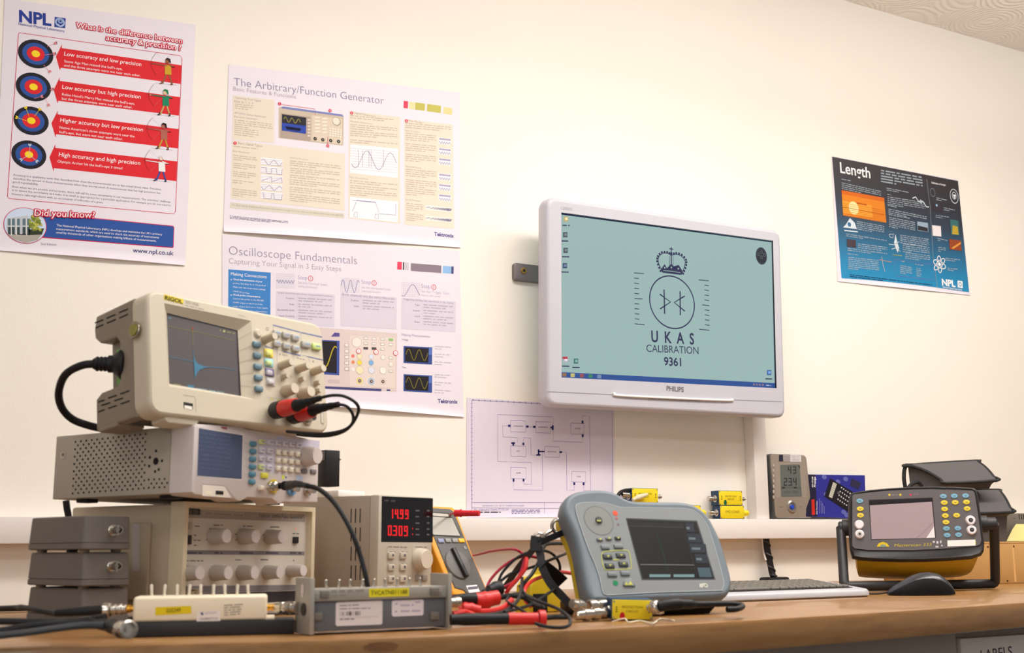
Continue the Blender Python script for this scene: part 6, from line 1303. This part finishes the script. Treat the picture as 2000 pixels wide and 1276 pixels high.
# front box on the worktop
pf = on_z(1194, 1213, DZ+.0006)
FB = Frame((pf.x, pf.y, DZ+.0022), -22, 0, 0)
a = FB.uv(1187, 1190); c = FB.uv(1268, 1190); hz = FB.uv(1230, 1168)[1]
pbox(Frame(FB.o, -22, -2, 2), c[0]-a[0], hz-.001, .036, 'yellow PROTECTION CIRCUIT box with a red dot lying in front of the flaw detector', (('PROTECTION', .5), ('CIRCUIT', .3)), 'nn', None, INK(200, 30, 40))
zf = (FB.o-CAM).dot(AX_F)
p = at(1184, 1197, zf+.014); fz = Frame(p); ax = (at(1105, 1205, zf-.03)-p).normalized()
ta = thing('tee_adaptor', fz, 'silver tee and plug chain joined to the left end of the front yellow box', 'connector')
b = B(); b.lathe((0, 0, 0), ax, [(.0075, -.004), (.0095, 0), (.0095, .008), (.0075, .009), (.0075, .016), (.0098, .017), (.0098, .026), (.008, .027), (.008, .034), (.0092, .035), (.0092, .044), (.0075, .045), (.0072, .058), (.0055, .06)], CHROME, 22); b.done('barrel', ta)
b = B(); b.lathe(Vector((0, .004, .012)), ax, [(.006, -.002), (.008, 0), (.008, .012), (.0065, .013), (.0065, .018), (.009, .019), (.009, .030), (.007, .031)], CHROME, 20); b.done('tee_branch', ta)
b = B(); g = at(1135, 1185, zf-.005)-p; h = at(1112, 1178, zf-.02)-p; b.lathe(g, (h-g), [(.008, -.004), (.0095, 0), (.0095, .010), (.007, .011), (.007, .02)], CHROME, 18); b.done('plug', ta)
p = at(1271, 1188, zf+.0); fz = Frame(p); ax = (at(1300, 1183, zf-.02)-p).normalized()
rc = thing('coax_cable', fz, 'black coax with nickel plug leaving the right end of the front yellow box', 'cable')
b = B(); b.lathe((0, 0, 0), ax, [(.0062, -.004), (.0062, .002), (.0085, .003), (.0105, .006), (.0105, .013), (.009, .016), (.006, .018)], CHROME, 20); lab(b.done('plug', rc), 'nickel plug')
b = B(); b.tube([ax*.016, at(1310, 1181, zf-.01)-p, at(1335, 1180, zf+.0)-p, at(1365, 1181, zf+.02)-p, at(1400, 1180, zf+.04)-p, at(1430, 1180, zf+.06)-p, at(1450, 1184, zf+.06)-p, at(1440, 1190, zf+.02)-p, at(1420, 1191, zf+.01)-p], [.0085, .009, .0075, .0055, .0048, .0045, .0045, .0045, .0045], BLACK, 12, 6); b.done('cable', rc)
b = B(); b.tube([on_z(1196, 1215, DZ+.003), on_z(1210, 1208, DZ+.008)+Vector((0, -.012, 0)), on_z(1228, 1216, DZ+.003), on_z(1250, 1213, DZ+.002), on_z(1275, 1218, DZ+.002), on_z(1290, 1209, DZ+.002), on_z(1318, 1213, DZ+.002)], .0011, M('string', (232, 220, 196), .8), 6, 6); tag(b.done('string'), 'thin cream string trailing on the worktop before the front yellow box', 'string')
# ============================================================= things standing on the trunking at right
k = crop(1340, 860, .19)
YH = -.052
p = on_y(1516, 1010, YH)
fr = Frame((p.x, YH-.0, ZT), 4, 3.5, -0.2)
hy = thing('climate_monitor', fr, 'grey desk climate monitor showing 43 and 23.4, beside the upright trunking', 'thermometer')
HG = M('monitor_silver', (150, 136, 122), .42, .15, var=.02); HD = M('monitor_dark', (72, 72, 72), .45)
u = lambda x, y, yy=0.0: fr.uv(*k(x, y), yy)
x0 = u(890, 400)[0]; x1 = u(1262, 400)[0]; z1 = u(1050, 150)[1]
b = B(); b.prism(rrect(x0-.002, x1+.004, .0008, z1+.002, .012, 5), .004, .036, HD, .004, 3, back=.004); b.done('back_case', hy)
b = B(); b.prism(rrect(x0+.001, x1, .003, z1, .011, 5), 0, .008, HG, .003, 3); b.done('front_case', hy)
b = B(); sh = Sheet(fr, -.0001, b=b, tf=k); LC = M('hygro_lcd', (98, 102, 96), .25); LD = INK(44, 46, 48)
sh.poly([(912, 228), (1232, 228), (1240, 590), (920, 595)], INK(150, 138, 126), 1); sh.poly([(965, 255), (1165, 250), (1190, 582), (975, 585)], LC, 2)
for i, c in enumerate('43'): seven(sh, c, 1045+i*50, 270, 34, 76, 9, LD, 3)
for i, c in enumerate('234'): seven(sh, c, 1003+i*48, 390, 34, 78, 9, LD, 3)
sh.rect(1088, 460, 1094, 468, LD, 3); sh.poly([(1150, 262), (1168, 262), (1170, 300)], LD, 3); sh.rect(978, 478, 1172, 500, INK(90, 94, 88), 3)
for x in (985, 1105): sh.rect(x, 482, x+28, 496, LD, 4)
sh.bars((1010, 545), (1150, 545), 28, INK(84, 88, 84), 3, 2); b.done('lcd_screen', hy)
b = B(); sh = Sheet(fr, -.0003, b=b, tf=k); sh.poly([(955, 152), (995, 152), (997, 218), (955, 218)], INK(40, 40, 56), 2); sh.poly([(995, 152), (1070, 152), (1072, 222), (997, 218)], INK(176, 168, 166), 2); sh.poly([(1070, 150), (1180, 148), (1182, 224), (1072, 224)], INK(214, 208, 208), 2)
for i in range(4): sh.bars((1000, 170+i*14), (1064, 170+i*14), 6, INK(120, 112, 116), 3, i); sh.bars((1085, 168+i*16), (1165, 168+i*16), 7, INK(176, 170, 176), 3, i+9)
b.done('sticker', hy)
b = B(); q = u(1085, 688); r = abs(u(1085, 688+68)[1]-q[1]); b.lathe((q[0], .001, q[1]), (0, -1, 0), [(r, 0), (r, .002), (r*.75, .004), (r*.45, .0025)], M('wheel_silver', (190, 182, 176), .25, .9), 28); b.lathe((q[0], -.002, q[1]), (0, -1, 0), [(r*.36, 0), (r*.34, .0025), (r*.2, .003)], M('button_blue', (40, 70, 190), .35), 18); b.done('control_wheel', hy)
for i in range(7): b = B(); key(b, fr, 903, 262+i*54, 12, 32, .002, M('side_key', (196, 186, 172), .35, .3), .0006, k); b.done('side_key', hy)
b = B(); sh = Sheet(fr, -.0001, b=b, tf=k); sh.bars((958, 690), (998, 690), 7, INK(90, 84, 82), 1, 1); sh.circ((1177, 686), 6, INK(90, 84, 82), 1); b.done('print', hy)
# blue leaflet leaning on the wall
pl_ = on_y(1578, 1009, -.030); fr = Frame((pl_.x-.03, -.044, ZT), 0, 6, -.4)
lf = thing('leaflet', fr, 'glossy blue leaflet picturing a black calculator, standing on the trunking behind the yellow scanner', 'leaflet')
u = lambda x, y: fr.uv(*k(x, y))
q0, q1, q2, q3 = u(1225, 352), u(1838, 362), u(1848, 790), u(1232, 786)
b = B(); b.prism([q3, (q2[0], 0.0), q1, q0], 0, .003, M('leaflet_blue', (44, 44, 140), .25, spec=.5, var=.2, vscale=12), .0003, 1)
sh = Sheet(fr, -.0001, b=b, tf=k); LBL = INK(26, 22, 30)
sh.poly([(1225, 354), (1330, 355), (1345, 784), (1235, 785)], INK(30, 28, 52), 1)
for c in ((1420, 380), (1560, 430), (1640, 400), (1440, 560), (1620, 740), (1650, 770)): sh.circ(c, 24, INK(96, 100, 170), 1, seg=12, sx=1.4)
sh.poly([(1480, 392), (1735, 545), (1660, 735), (1420, 580)], LBL, 2); sh.poly([(1510, 432), (1548, 452), (1500, 598), (1465, 582)], INK(196, 192, 176), 3)
for i in range(7): sh.line([(1516-i*7, 448+i*20), (1540-i*7, 460+i*20)], .7, INK(90, 88, 84), 4)
for i in range(5):
    for j in range(4): sh.rect(1590+i*22-j*12, 482+i*15+j*40, 1602+i*22-j*12, 496+i*15+j*40, INK(206, 200, 196), 3)
sh.circ((1565, 545), 17, INK(90, 86, 92), 3); sh.poly([(1700, 395), (1800, 440), (1770, 510), (1685, 465)], INK(46, 44, 70), 2)
sh.poly([(1288, 612), (1318, 608), (1325, 768), (1292, 770)], INK(196, 40, 30), 2)
def vtext(txt, x0, y0, y1, m, w=.02):
    V_, F_ = glyphs(txt, w, 0, 2); a = min(v.x for v in V_); c = max(v.x for v in V_); A_ = sh.uv((x0, y0)); Bq = sh.uv((x0, y1)); kk = (Bq-A_).length/(c-a); d = (Bq-A_).normalized(); n = Vector((-d.y, d.x)); sh.b.raw([sh.v3(A_+d*((v.x-a)*kk)+n*(v.y*kk), 3) for v in V_], F_, m)
vtext('AX-1510B', 1305, 490, 378, WH); vtext('Prestige', 1330, 485, 378, WH); vtext('236 Functions', 1348, 765, 628, WH, .0)
for i in range(4): sh.line([(1372+i*16, 755), (1370+i*16, 600+i*25)], .8, INK(150, 150, 196), 3)
b.done('printed_card', lf)

# ============================================================= yellow and black ultrasonic scanner
k = crop(1640, 880, .2194)
YAW, TLT, RLL = -42, 8.0, 0
fr = Frame(at(1668, 1097, 2.9), YAW, TLT, RLL)
ms = thing('ultrasonic_scanner', fr, 'black and yellow ultrasonic scanner with blue and yellow keys standing on its tilting handle', 'instrument')
MB_ = M('scanner_black', (42, 40, 42), .5, var=.05); MF = M('scanner_grey', (98, 92, 92), .5, var=.015); MY = M('scanner_yellow', (196, 156, 24), .45, var=.04)
u = lambda x, y, yy=0.0: fr.uv(*k(x, y), yy)
pts = [(112, 960), (92, 880), (74, 640), (78, 470), (90, 395), (115, 378), (260, 355), (420, 340), (620, 328), (820, 324), (1000, 326), (1185, 336), (1215, 352), (1228, 400), (1246, 520), (1268, 680), (1286, 830), (1282, 900), (1262, 935), (1180, 962), (980, 978), (760, 988), (540, 990), (320, 984), (180, 974)]
ol = [u(x, y, .008) for x, y in pts]
if sum(ol[i][0]*ol[(i+1) % len(ol)][1]-ol[(i+1) % len(ol)][0]*ol[i][1] for i in range(len(ol))) < 0: ol = ol[::-1]
ocu = sum(p[0] for p in ol)/len(ol); ocv = sum(p[1] for p in ol)/len(ol)
sc_ = lambda s, sv=None: [(ocu+(a-ocu)*s, ocv+(c-ocv)*(sv or s)) for a, c in ol]
b = B(); b.loft([[Vector((x, y, z)) for x, z in sc_(s, s2)] for s, s2, y in ((.955, .93, -.003), (.97, .95, -.005), (.985, .975, -.003), (1, 1, .006), (1, 1, .022), (.96, .93, .03))], MB_); b.done('front_bezel', ms, 45)
b = B(); b.loft([[Vector((x, y, z-dz)) for x, z in sc_(s, s2)] for s, s2, y, dz in ((.93, .84, .0285, .012), (.925, .84, .04, .024), (.90, .76, .10, .046), (.87, .68, .145, .054), (.82, .62, .155, .054))], MY); lab(b.done('rear_case', ms), 'yellow rear case')
FM = fr.sub(-.0054)
b = B(); sh = Sheet(FM, 0, b=b, tf=k); fpts = [(112, 405), (128, 390), (400, 362), (640, 350), (820, 347), (1180, 358), (1200, 375), (1230, 560), (1262, 800), (1250, 838), (1225, 850), (900, 878), (640, 890), (250, 888), (130, 872), (112, 850)]
sh.poly(fpts, MF, 1)
sh.poly([(258, 440), (828, 420), (858, 778), (280, 800)], INK(58, 52, 56), 2)
sh.poly([(330, 858), (345, 830), (385, 814), (425, 830), (442, 858)], INK(222, 190, 40), 2); sh.poly([(355, 860), (370, 838), (405, 838), (418, 858)], INK(140, 160, 140), 3)
sh.text('Masterscan 333', (485, 858), (820, 850), INK(206, 186, 60), 2, -.002, .25, h=26)
for x, y, w, h in ((838, 815, 20, 16), (870, 820, 18, 22), (900, 815, 14, 24), (866, 858, 26, 14), (910, 848, 12, 14)): sh.rect(x-w/2, y-h/2, x+w/2, y+h/2, INK(210, 206, 210), 2)
sh.poly([(958, 802), (1208, 795), (1210, 848), (960, 856)], INK(246, 240, 236), 2); sh.poly([(1205, 812), (1211, 812), (1211, 836), (1205, 838)], INK(250, 230, 90), 3)
for x, c in ((443, (230, 200, 60)), (540, (230, 200, 60)), (632, (206, 60, 90))): sh.circ((x, 396), 10, INK(*c), 2)
sh.bars((465, 402), (515, 400), 9, INK(150, 140, 130), 2, 1); sh.bars((655, 396), (706, 394), 9, INK(160, 110, 120), 2, 2)
b.done('face_panel', ms)
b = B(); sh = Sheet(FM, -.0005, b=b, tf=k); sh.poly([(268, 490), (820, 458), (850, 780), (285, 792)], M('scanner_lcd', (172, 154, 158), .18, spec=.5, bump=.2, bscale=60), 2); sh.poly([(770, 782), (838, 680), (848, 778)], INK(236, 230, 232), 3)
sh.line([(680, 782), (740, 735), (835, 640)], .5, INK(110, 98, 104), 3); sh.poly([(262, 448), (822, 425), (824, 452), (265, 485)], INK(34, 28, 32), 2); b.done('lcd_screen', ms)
BK_ = M('scan_key_blue', (120, 172, 198), .45); YK_ = M('scan_key_yellow', (232, 204, 56), .45)
for x, y, m in ((178, 452, BK_), (182, 522, YK_), (184, 580, YK_), (922, 411, BK_), (1020, 408, BK_), (1120, 406, BK_), (930, 467, YK_), (1028, 465, YK_), (1128, 462, YK_), (934, 524, YK_), (1134, 520, YK_), (940, 583, YK_), (1040, 580, YK_), (946, 641, YK_), (950, 698, BK_), (1052, 696, BK_), (956, 757, BK_), (1058, 754, BK_)):
    c = FM.uv(*k(x, y)); rx = abs(FM.uv(*k(x+31, y))[0]-c[0]); rz = abs(FM.uv(*k(x, y+21))[1]-c[1])
    b = B(); b.loft([[Vector((c[0]+rx*s*cos(2*pi*i/20), FM.off+yy, c[1]+rz*s*sin(2*pi*i/20))) for i in range(20)] for s, yy in ((1, .0005), (1, -.0014), (.86, -.0022))], m); sh = Sheet(FM, -.0023, b=b, tf=k); sh.rect(x-8, y-3, x+10, y+2, INK(120, 120, 110), 1); b.done('key', ms)
for x, y, kind in ((174, 662, 0), (177, 747, 1), (1164, 624, 2), (1174, 710, 2)):
    q = FM.uv(*k(x, y)); r = abs(FM.uv(*k(x, y+36))[1]-q[1]); r = r if kind < 2 else r*1.05
    b = B(); b.lathe((q[0], FM.off+.001, q[1]), (0, -1, 0), [(r*1.15, 0), (r*1.15, .002), (r, .006), (r*.92, .0075)], (M('socket_white', (240, 232, 234), .4)), 26)
    if kind == 1: b.lathe((q[0], FM.off-.0066, q[1]), (0, -1, 0), [(r*.62, 0), (r*.6, .001)], M('socket_grey', (206, 200, 196), .4), 22); b.lathe((q[0], FM.off-.0076, q[1]), (0, -1, 0), [(r*.3, 0), (r*.28, .001)], M('socket_dark', (60, 60, 64), .4), 18)
    if kind == 2: b.lathe((q[0], FM.off-.0066, q[1]), (0, -1, 0), [(r*.5, 0), (r*.48, .0007)], BLKP, 20); b.lathe((q[0], FM.off-.0073, q[1]), (0, -1, 0), [(r*.2, 0), (r*.18, .0008)], M('pin_steel', (130, 126, 130), .35, .7), 14)
    b.done('probe_socket' if kind else 'white_button', ms)
b = B(); q = [u(x, y, -.004) for x, y in ((918, 905), (1172, 882), (1176, 918), (920, 942))]; b.prism(q[::-1], .0005, .006, M('tag_steel', (150, 130, 110), .4, .5), .0006, 1)
sh = Sheet(fr.sub(.0003), 0, b=b, tf=k); sh.bars((945, 930), (1125, 912), 20, INK(96, 80, 70), 1, 3); b.done('serial_plate', ms)
# tilting handle: hubs, arms and the cross bar on the worktop
yh = .045
hub_l, hub_r = u(10, 690, yh), u(1375, 655, yh); body_l, body_r = u(70, 690, yh), u(1262, 660, yh)
b = B()
for h, e, s in ((hub_l, body_l, 1), (hub_r, body_r, -1)):
    L = abs(e[0]-h[0])+.004
    b.lathe((h[0]-s*.006, yh, h[1]), (s, 0, 0), [(.012, 0), (.0155, .003), (.0155, .022), (.012, .024), (.012, L-.012), (.020, L-.010), (.020, L+.006)], MB_, 22)
bl = fr.loc(on_z(1649, 1146, DZ+.0125)); brr = fr.loc(on_z(1944, 1140.5, DZ+.0125))
cl_, cr_ = Vector((hub_l[0], yh, hub_l[1])), Vector((hub_r[0], yh, hub_r[1]))
def rounded(P, r=.012, n=4):
    out = [P[0]]
    for i in range(1, len(P)-1):
        a = (P[i-1]-P[i]).normalized()*r; c = (P[i+1]-P[i]).normalized()*r
        for j in range(n+1): t = j/n; out.append(P[i]+a*(1-t)**2+c*t**2)
    return out+[P[-1]]
b.tube(rounded([cl_, bl, brr, cr_]), .0115, MB_, 14, spline=False); b.done('tilt_handle', ms)

# ============================================================= wooden box with pouches behind it
p = on_z(1850, 1143, DZ+.0006); yb_ = p.y
fr = Frame((on_y(1862, 1100, yb_).x, yb_, DZ+.0006), -9, 0, 0)
PW = M('plywood', (196, 150, 90), .55, var=.12, vscale=14); k9 = crop(1880, 980, .232)
zt = fr.uv(1950, 1063)[1]
wb = thing('wooden_box', fr, 'plywood box at the right end of the worktop carrying two grey pouches', 'box')
b = B(); b.box(0, .62, 0, .012, 0, zt, PW, .001); b.done('front_board', wb)
b = B(); b.box(.0, .012, .0125, .30, 0, zt, PW, .001); b.done('side_board', wb)
b = B(); b.box(.608, .62, .0125, .30, 0, zt, PW, .001); b.done('side_board', wb)
b = B(); b.box(.0125, .6075, .0125, .30, .002, .012, PW); b.box(.0125, .6075, .29, .30, .012, zt, PW, .001); b.done('back_board', wb)
b = B(); b.box(0, .62, .0005, .30, zt+.0003, zt+.006, PW, .001); b.done('lid', wb)
for x, y in ((213, 382), (430, 378), (378, 668), (210, 676)):
    q = fr.uv(*k9(x, y)); b = B(); b.cyl((q[0], 0, q[1]), (0, -1, 0), .0028, .0006, INK(70, 44, 24), 10); b.done('nail_head', wb)
b = B(); q = fr.uv(*k9(432, 500)); b.box(q[0]-.003, q[0]+.003, -.0003, .0, .004, zt-.004, M('ply_joint', (226, 176, 112), .55)); b.done('joint_strip', wb)
ztop = DZ+.0006+zt+.0065
PG = M('pouch_cloth', (92, 88, 88), .75, spec=.2, var=.08, vscale=80, bump=.3, bscale=900); PT_ = M('pouch_trim', (24, 22, 24), .6, var=.1)
kp = crop(1640, 880, .2194)
def pouch(base, wpx, label, flap, body, depth, z_flo, trimw=.0045):
    """cloth pouch: body outline and flap outline in crop pixels on a plane at base.y"""
    f_ = Frame(base, -9, 0, 0); t = thing('pouch', f_, label, 'pouch', 'grey cloth pouches')
    U = lambda x, y, yy=0.0: f_.uv(*kp(x, y), yy)
    (a, c, e, g) = flap                                     # back-left, back-right, front-right, front-left
    A_, C_ = U(*a, depth*.9), U(*c, depth*.9); E_, G_ = U(*e, -.010), U(*g, -.010)
    rows = []
    for i in range(9):
        s = i/8; y = depth*.9+(-.010-depth*.9)*s; dz = .008*sin(pi*s)
        l = Vector((A_[0]+(G_[0]-A_[0])*s, y, A_[1]+(G_[1]-A_[1])*s+dz)); r = Vector((C_[0]+(E_[0]-C_[0])*s, y, C_[1]+(E_[1]-C_[1])*s+dz))
        rows.append((l, r))
    zb0 = U(*body, .012)[1] if body else 0.0                # level the body stands on
    sec = lambda k, dx: [Vector((rr[k].x+dx, rr[k].y+.004, rr[k].z-.007)) for rr in rows]+[Vector((rows[-1][k].x+dx, rows[-1][k].y+.014, rows[-1][k].z-.012)), Vector((rows[-1][k].x+dx, .014, zb0)), Vector((rows[0][k].x+dx, rows[0][k].y, zb0))]
    s0_, s1_ = sec(0, .006), sec(1, -.006)
    b = B(); b.loft([[p_+(q_-p_)*tt for p_, q_ in zip(s0_, s1_)] for tt in (0, .1, .5, .9, 1)], PG); b.done('pouch_body', t, 40)
    b = B(); n = 10; vs = []; fs = []
    for th in (0, -.004):
        for l, r in rows:
            for j in range(n+1): q = l+(r-l)*j/n; vs.append((q.x, q.y, q.z+th))
    m = 9*(n+1)
    for i in range(8):
        for j in range(n):
            a0 = i*(n+1)+j; fs.append((a0, a0+1, a0+n+2, a0+n+1)); fs.append((m+a0, m+a0+n+1, m+a0+n+2, m+a0+1))
    b.raw(vs, fs, PG, True); b.done('flap', t, 60)
    b = B(); rim = [l for l, r in rows]+[r for l, r in reversed(rows)]
    b.tube([q+Vector((0, 0, -.002)) for q in rim], trimw, PT_, 8, 3, closed=True); b.done('flap_trim', t)
    return t, f_, U
by = yb_+.03
base = Vector((on_y(1790, 1060, by).x, by, ztop))
t, f_, U = pouch(base, 0, 'lower grey pouch with black trim resting on the plywood box', ((1180, 350), (1415, 348), (1535, 545), (1130, 555)), None, .12, 0)
b = B(); b.prism([(-.012, .0), (.02, .0), (.03, .05), (-.005, .06)], -.006, .012, M('pouch_sheen', (112, 108, 104), .35), .003, 2); b.done('side_tab', t)
zl = ztop
by2 = by+.012
t, f_, U = pouch(Vector((base.x, by2, base.z)), 0, 'upper grey pouch with black edged flap, topmost behind the yellow scanner', ((600, 125), (1210, 88), (1395, 262), (945, 285)), (900, 338), .10, 0)
b = B(); pts = [U(x, y, .092) for x, y in ((585, 335), (572, 250), (578, 165), (600, 128))]; b.tube([(x, .092, z) for x, z in pts], .0055, PT_, 8, 5)
pts = [U(x, y, .05) for x, y in ((612, 335), (645, 298), (700, 285), (735, 335))]; b.tube([(x, .05, z) for x, z in pts], .0055, PT_, 8, 5)
b.done('edge_binding', t)
# metal unit and yellow paper at the right edge
pm = on_y(1974, 1060, by); fm = Frame((pm.x, by+.02, ztop), -9, 0, 0)
mu = thing('slotted_unit', fm, 'grey metal unit with vent slots on the plywood box at the right edge', 'instrument')
zh = fm.uv(1990, 1003)[1]; b = B(); b.box(0, .20, 0, .15, 0, zh, M('unit_grey', (128, 120, 110), .5, .2, var=.02), .001); b.done('case', mu)
b = B(); sh = Sheet(fm, -.0002, b=b)
for i in range(6): sh.line([(1990+i*4.5, 1005), (1991+i*4.5, 1015)], 2.0, INK(34, 30, 30), 1)
b.done('vent_slots', mu); q = fm.uv(1981, 1011); b = B(); b.cyl((q[0], 0, q[1]), (0, -1, 0), .0035, .001, CHROME, 12); b.done('screw', mu)
b = B(); a = fm.uv(1972, 1062, -.02); c = fm.uv(2003, 1033, -.02); YPm = M('yellow_paper', (236, 226, 150), .6, var=.03)
P0, P1 = fm.o+fm.R @ Vector((a[0], -.02, .001)), fm.o+fm.R @ Vector((a[0]+.16, -.02, .001))
rowsv = []; n = 12
for i in range(n+1):
    s = i/n; rowsv.append((P0+(P1-P0)*s, s))
vs = []; 
for q, s in rowsv: vs += [tuple(q), tuple(q+Vector((0, .01, min(1, s*4.4)*.048)))]
b.raw(vs, [(2*i, 2*i+2, 2*i+3, 2*i+1) for i in range(n)], YPm)
b.raw([(x, y+.0005, z) for x, y, z in vs], [(2*i+1, 2*i+3, 2*i+2, 2*i) for i in range(n)], YPm)
tag(b.done('paper_sheet'), 'pale yellow paper standing on the plywood box before the slotted unit', 'paper')
# twisted black cable under the trunking
yc = -.06
pc0 = on_y(1497, 1049, -.03)
b = B(); P = [on_y(1496, 1046, -.03), on_y(1498, 1070, -.03), on_y(1503, 1095, -.03), on_y(1508, 1120, -.035), on_y(1511, 1134, -.04)]; P[-1].z = DZ+.02
b.tube(P, .0095, BLACK, 10, 6)
C_ = catmull(P, 12)
b.tube([q+Vector((.0085*cos(i*.55), .0085*sin(i*.55)-.002, 0)) for i, q in enumerate(C_)], .0028, M('cable_binding', (44, 42, 44), .4), 6, spline=False)
b.box(P[-1].x-.035, P[-1].x+.045, -.06, -.015, DZ+.0006, DZ+.018, BLACK, .006); tag(b.done('bound_cable'), 'bound black cable dropping from the trunking to the worktop behind the keyboard', 'cable')
b = B(); b.tube([on_y(1488, 1046, -.028), on_y(1490, 1062, -.022), on_y(1492, 1080, -.022), on_y(1496, 1095, -.03)], .0028, TRK, 8, 6); tag(b.done('white_cable'), 'thin short white cable under the trunking beside the bound black cable', 'cable')

# ============================================================= keyboard and mouse
kf = on_z(1709, 1166, DZ); KW_, KD_ = .46, .165
fr = Frame((kf.x-KW_, kf.y, DZ+.0005), 0, 0, 0)
kb = thing('keyboard', fr, 'silver edged computer keyboard with dark keys behind the flaw detector', 'keyboard')
SV = M('keyboard_silver', (206, 204, 208), .35, .2, var=.01); KD = M('keyboard_dark', (60, 58, 56), .5); KC_ = M('keycap_grey', (98, 92, 84), .5)
sl = .105
hgt = lambda y: .014+y*sl
b = B(); rings = []
for i, (ins_, dz) in enumerate(((.004, -1), (.0, .25), (.0, .7), (.003, 1.0))):
    ring = []
    for u_, v_ in rrect(ins_, KW_-ins_, ins_, KD_-ins_, .028-ins_*.5, 6):
        ring.append(Vector((u_, v_, 0.0 if dz < 0 else hgt(v_)*dz)))
    rings.append(ring)
b.loft(rings, SV); b.done('frame', kb, 40)
b = B(); dk = rrect(.012, KW_-.020, .036, KD_-.014, .012, 4); b.raw([(u_, v_, hgt(v_)+.0006) for u_, v_ in dk], [tuple(range(len(dk)))], KD); b.done('key_bed', kb)
b = B()
for r in range(6):
    y0 = .0385+r*.0188; x = .016
    n = 0
    while x < KW_-.045 and n < 40:
        w = .0172 if not (r == 0 and 3 < n < 5) else .095
        if r == 0 and n in (0, 1, 2, 5, 6): w = .023
        M_ = Matrix.Translation((x+w/2, y0+.0085, hgt(y0+.0085)+.003)) @ Matrix.Rotation(atan2(sl, 1), 4, 'X')
        t = bmesh.new(); bmesh.ops.create_cube(t, size=1); bmesh.ops.transform(t, matrix=M_ @ Matrix.Diagonal((w, .0160, .006, 1)), verts=t.verts)
        bmesh.ops.bevel(t, geom=t.edges[:], offset=.0016, segments=1, affect='EDGES'); bk = B(); bk.add(t, KC_); bk.done('key', kb)
        x += w+.0019; n += 1
b.bm.free()
for i in range(3): b = B(); q = .22+i*.02; b.cyl((q, KD_-.008, hgt(KD_-.008)-.001), (0, 0, 1), .003, .002, GLOW(236, 236, 236, .8), 10); b.done('indicator_light', kb)
# mouse
pm = on_z(1806, 1163, DZ+.0005)
fr = Frame((pm.x, pm.y+.02, DZ+.0005), -31, 0, 0)
mo = thing('computer_mouse', fr, 'black computer mouse lying on the worktop in front of the yellow scanner', 'mouse')
kM = crop(1460, 860, .27)
def mz(px, py): return fr.uv(px, py, 0)
prof_px = [(1010, 1095), (1022, 1085), (1060, 1055), (1120, 1018), (1190, 978), (1250, 960), (1310, 955), (1370, 965), (1420, 995), (1465, 1040), (1490, 1080), (1497, 1100)]
prof = [mz(*kM(x, y)) for x, y in prof_px]
pa, pb = prof[0][0], prof[-1][0]
def ph(x):
    for (a, c), (e, g) in zip(prof, prof[1:]):
        if a <= x <= e: return c+(g-c)*(x-a)/max(1e-9, e-a)
    return .004
rings = []; rs = []; N = 44
def mouse_pt(x, wd, h, a): return Vector((x, wd*cos(a), .001+(h-.001)*max(0.0, sin(a))**.75))
for i in range(N+1):
    s = i/N; x = pa+(pb-pa)*(.5-.5*cos(pi*s)); wd = .033*(max(.0, 1-abs(2*(x-pa)/(pb-pa)-1)**2.6))**.5+.002; h = max(.004, ph(x))
    rings.append([mouse_pt(x, wd, h, pi*j/22) for j in range(23)])
    if 2 <= i <= N-2:
        a0 = pi*(.96-.20*sin(pi*(s**.85)))
        rs.append([mouse_pt(x, wd, h, a0+(pi-a0)*j/8)+Vector((0, -.0008, .0005)) for j in range(9)])
b = B(); b.loft(rings, M('mouse_black', (46, 46, 54), .26, spec=.5, var=.1)); b.done('shell', mo, 60)
b = B(); vs = [v for r in rs for v in r]; m = 9; b.raw([tuple(v) for v in vs], [(i*m+j, i*m+j+1, (i+1)*m+j+1, (i+1)*m+j) for i in range(len(rs)-1) for j in range(m-1)], M('mouse_matte', (14, 13, 14), .75, spec=.2), True); b.done('grip', mo, 60)
b = B(); b.tube([(pa+.003, 0, .006), (pa-.02, .004, .003), (pa-.05, .02, .0028), (pa-.08, .05, .0028)], .0018, BLACK, 8, 6); b.done('cord', mo)
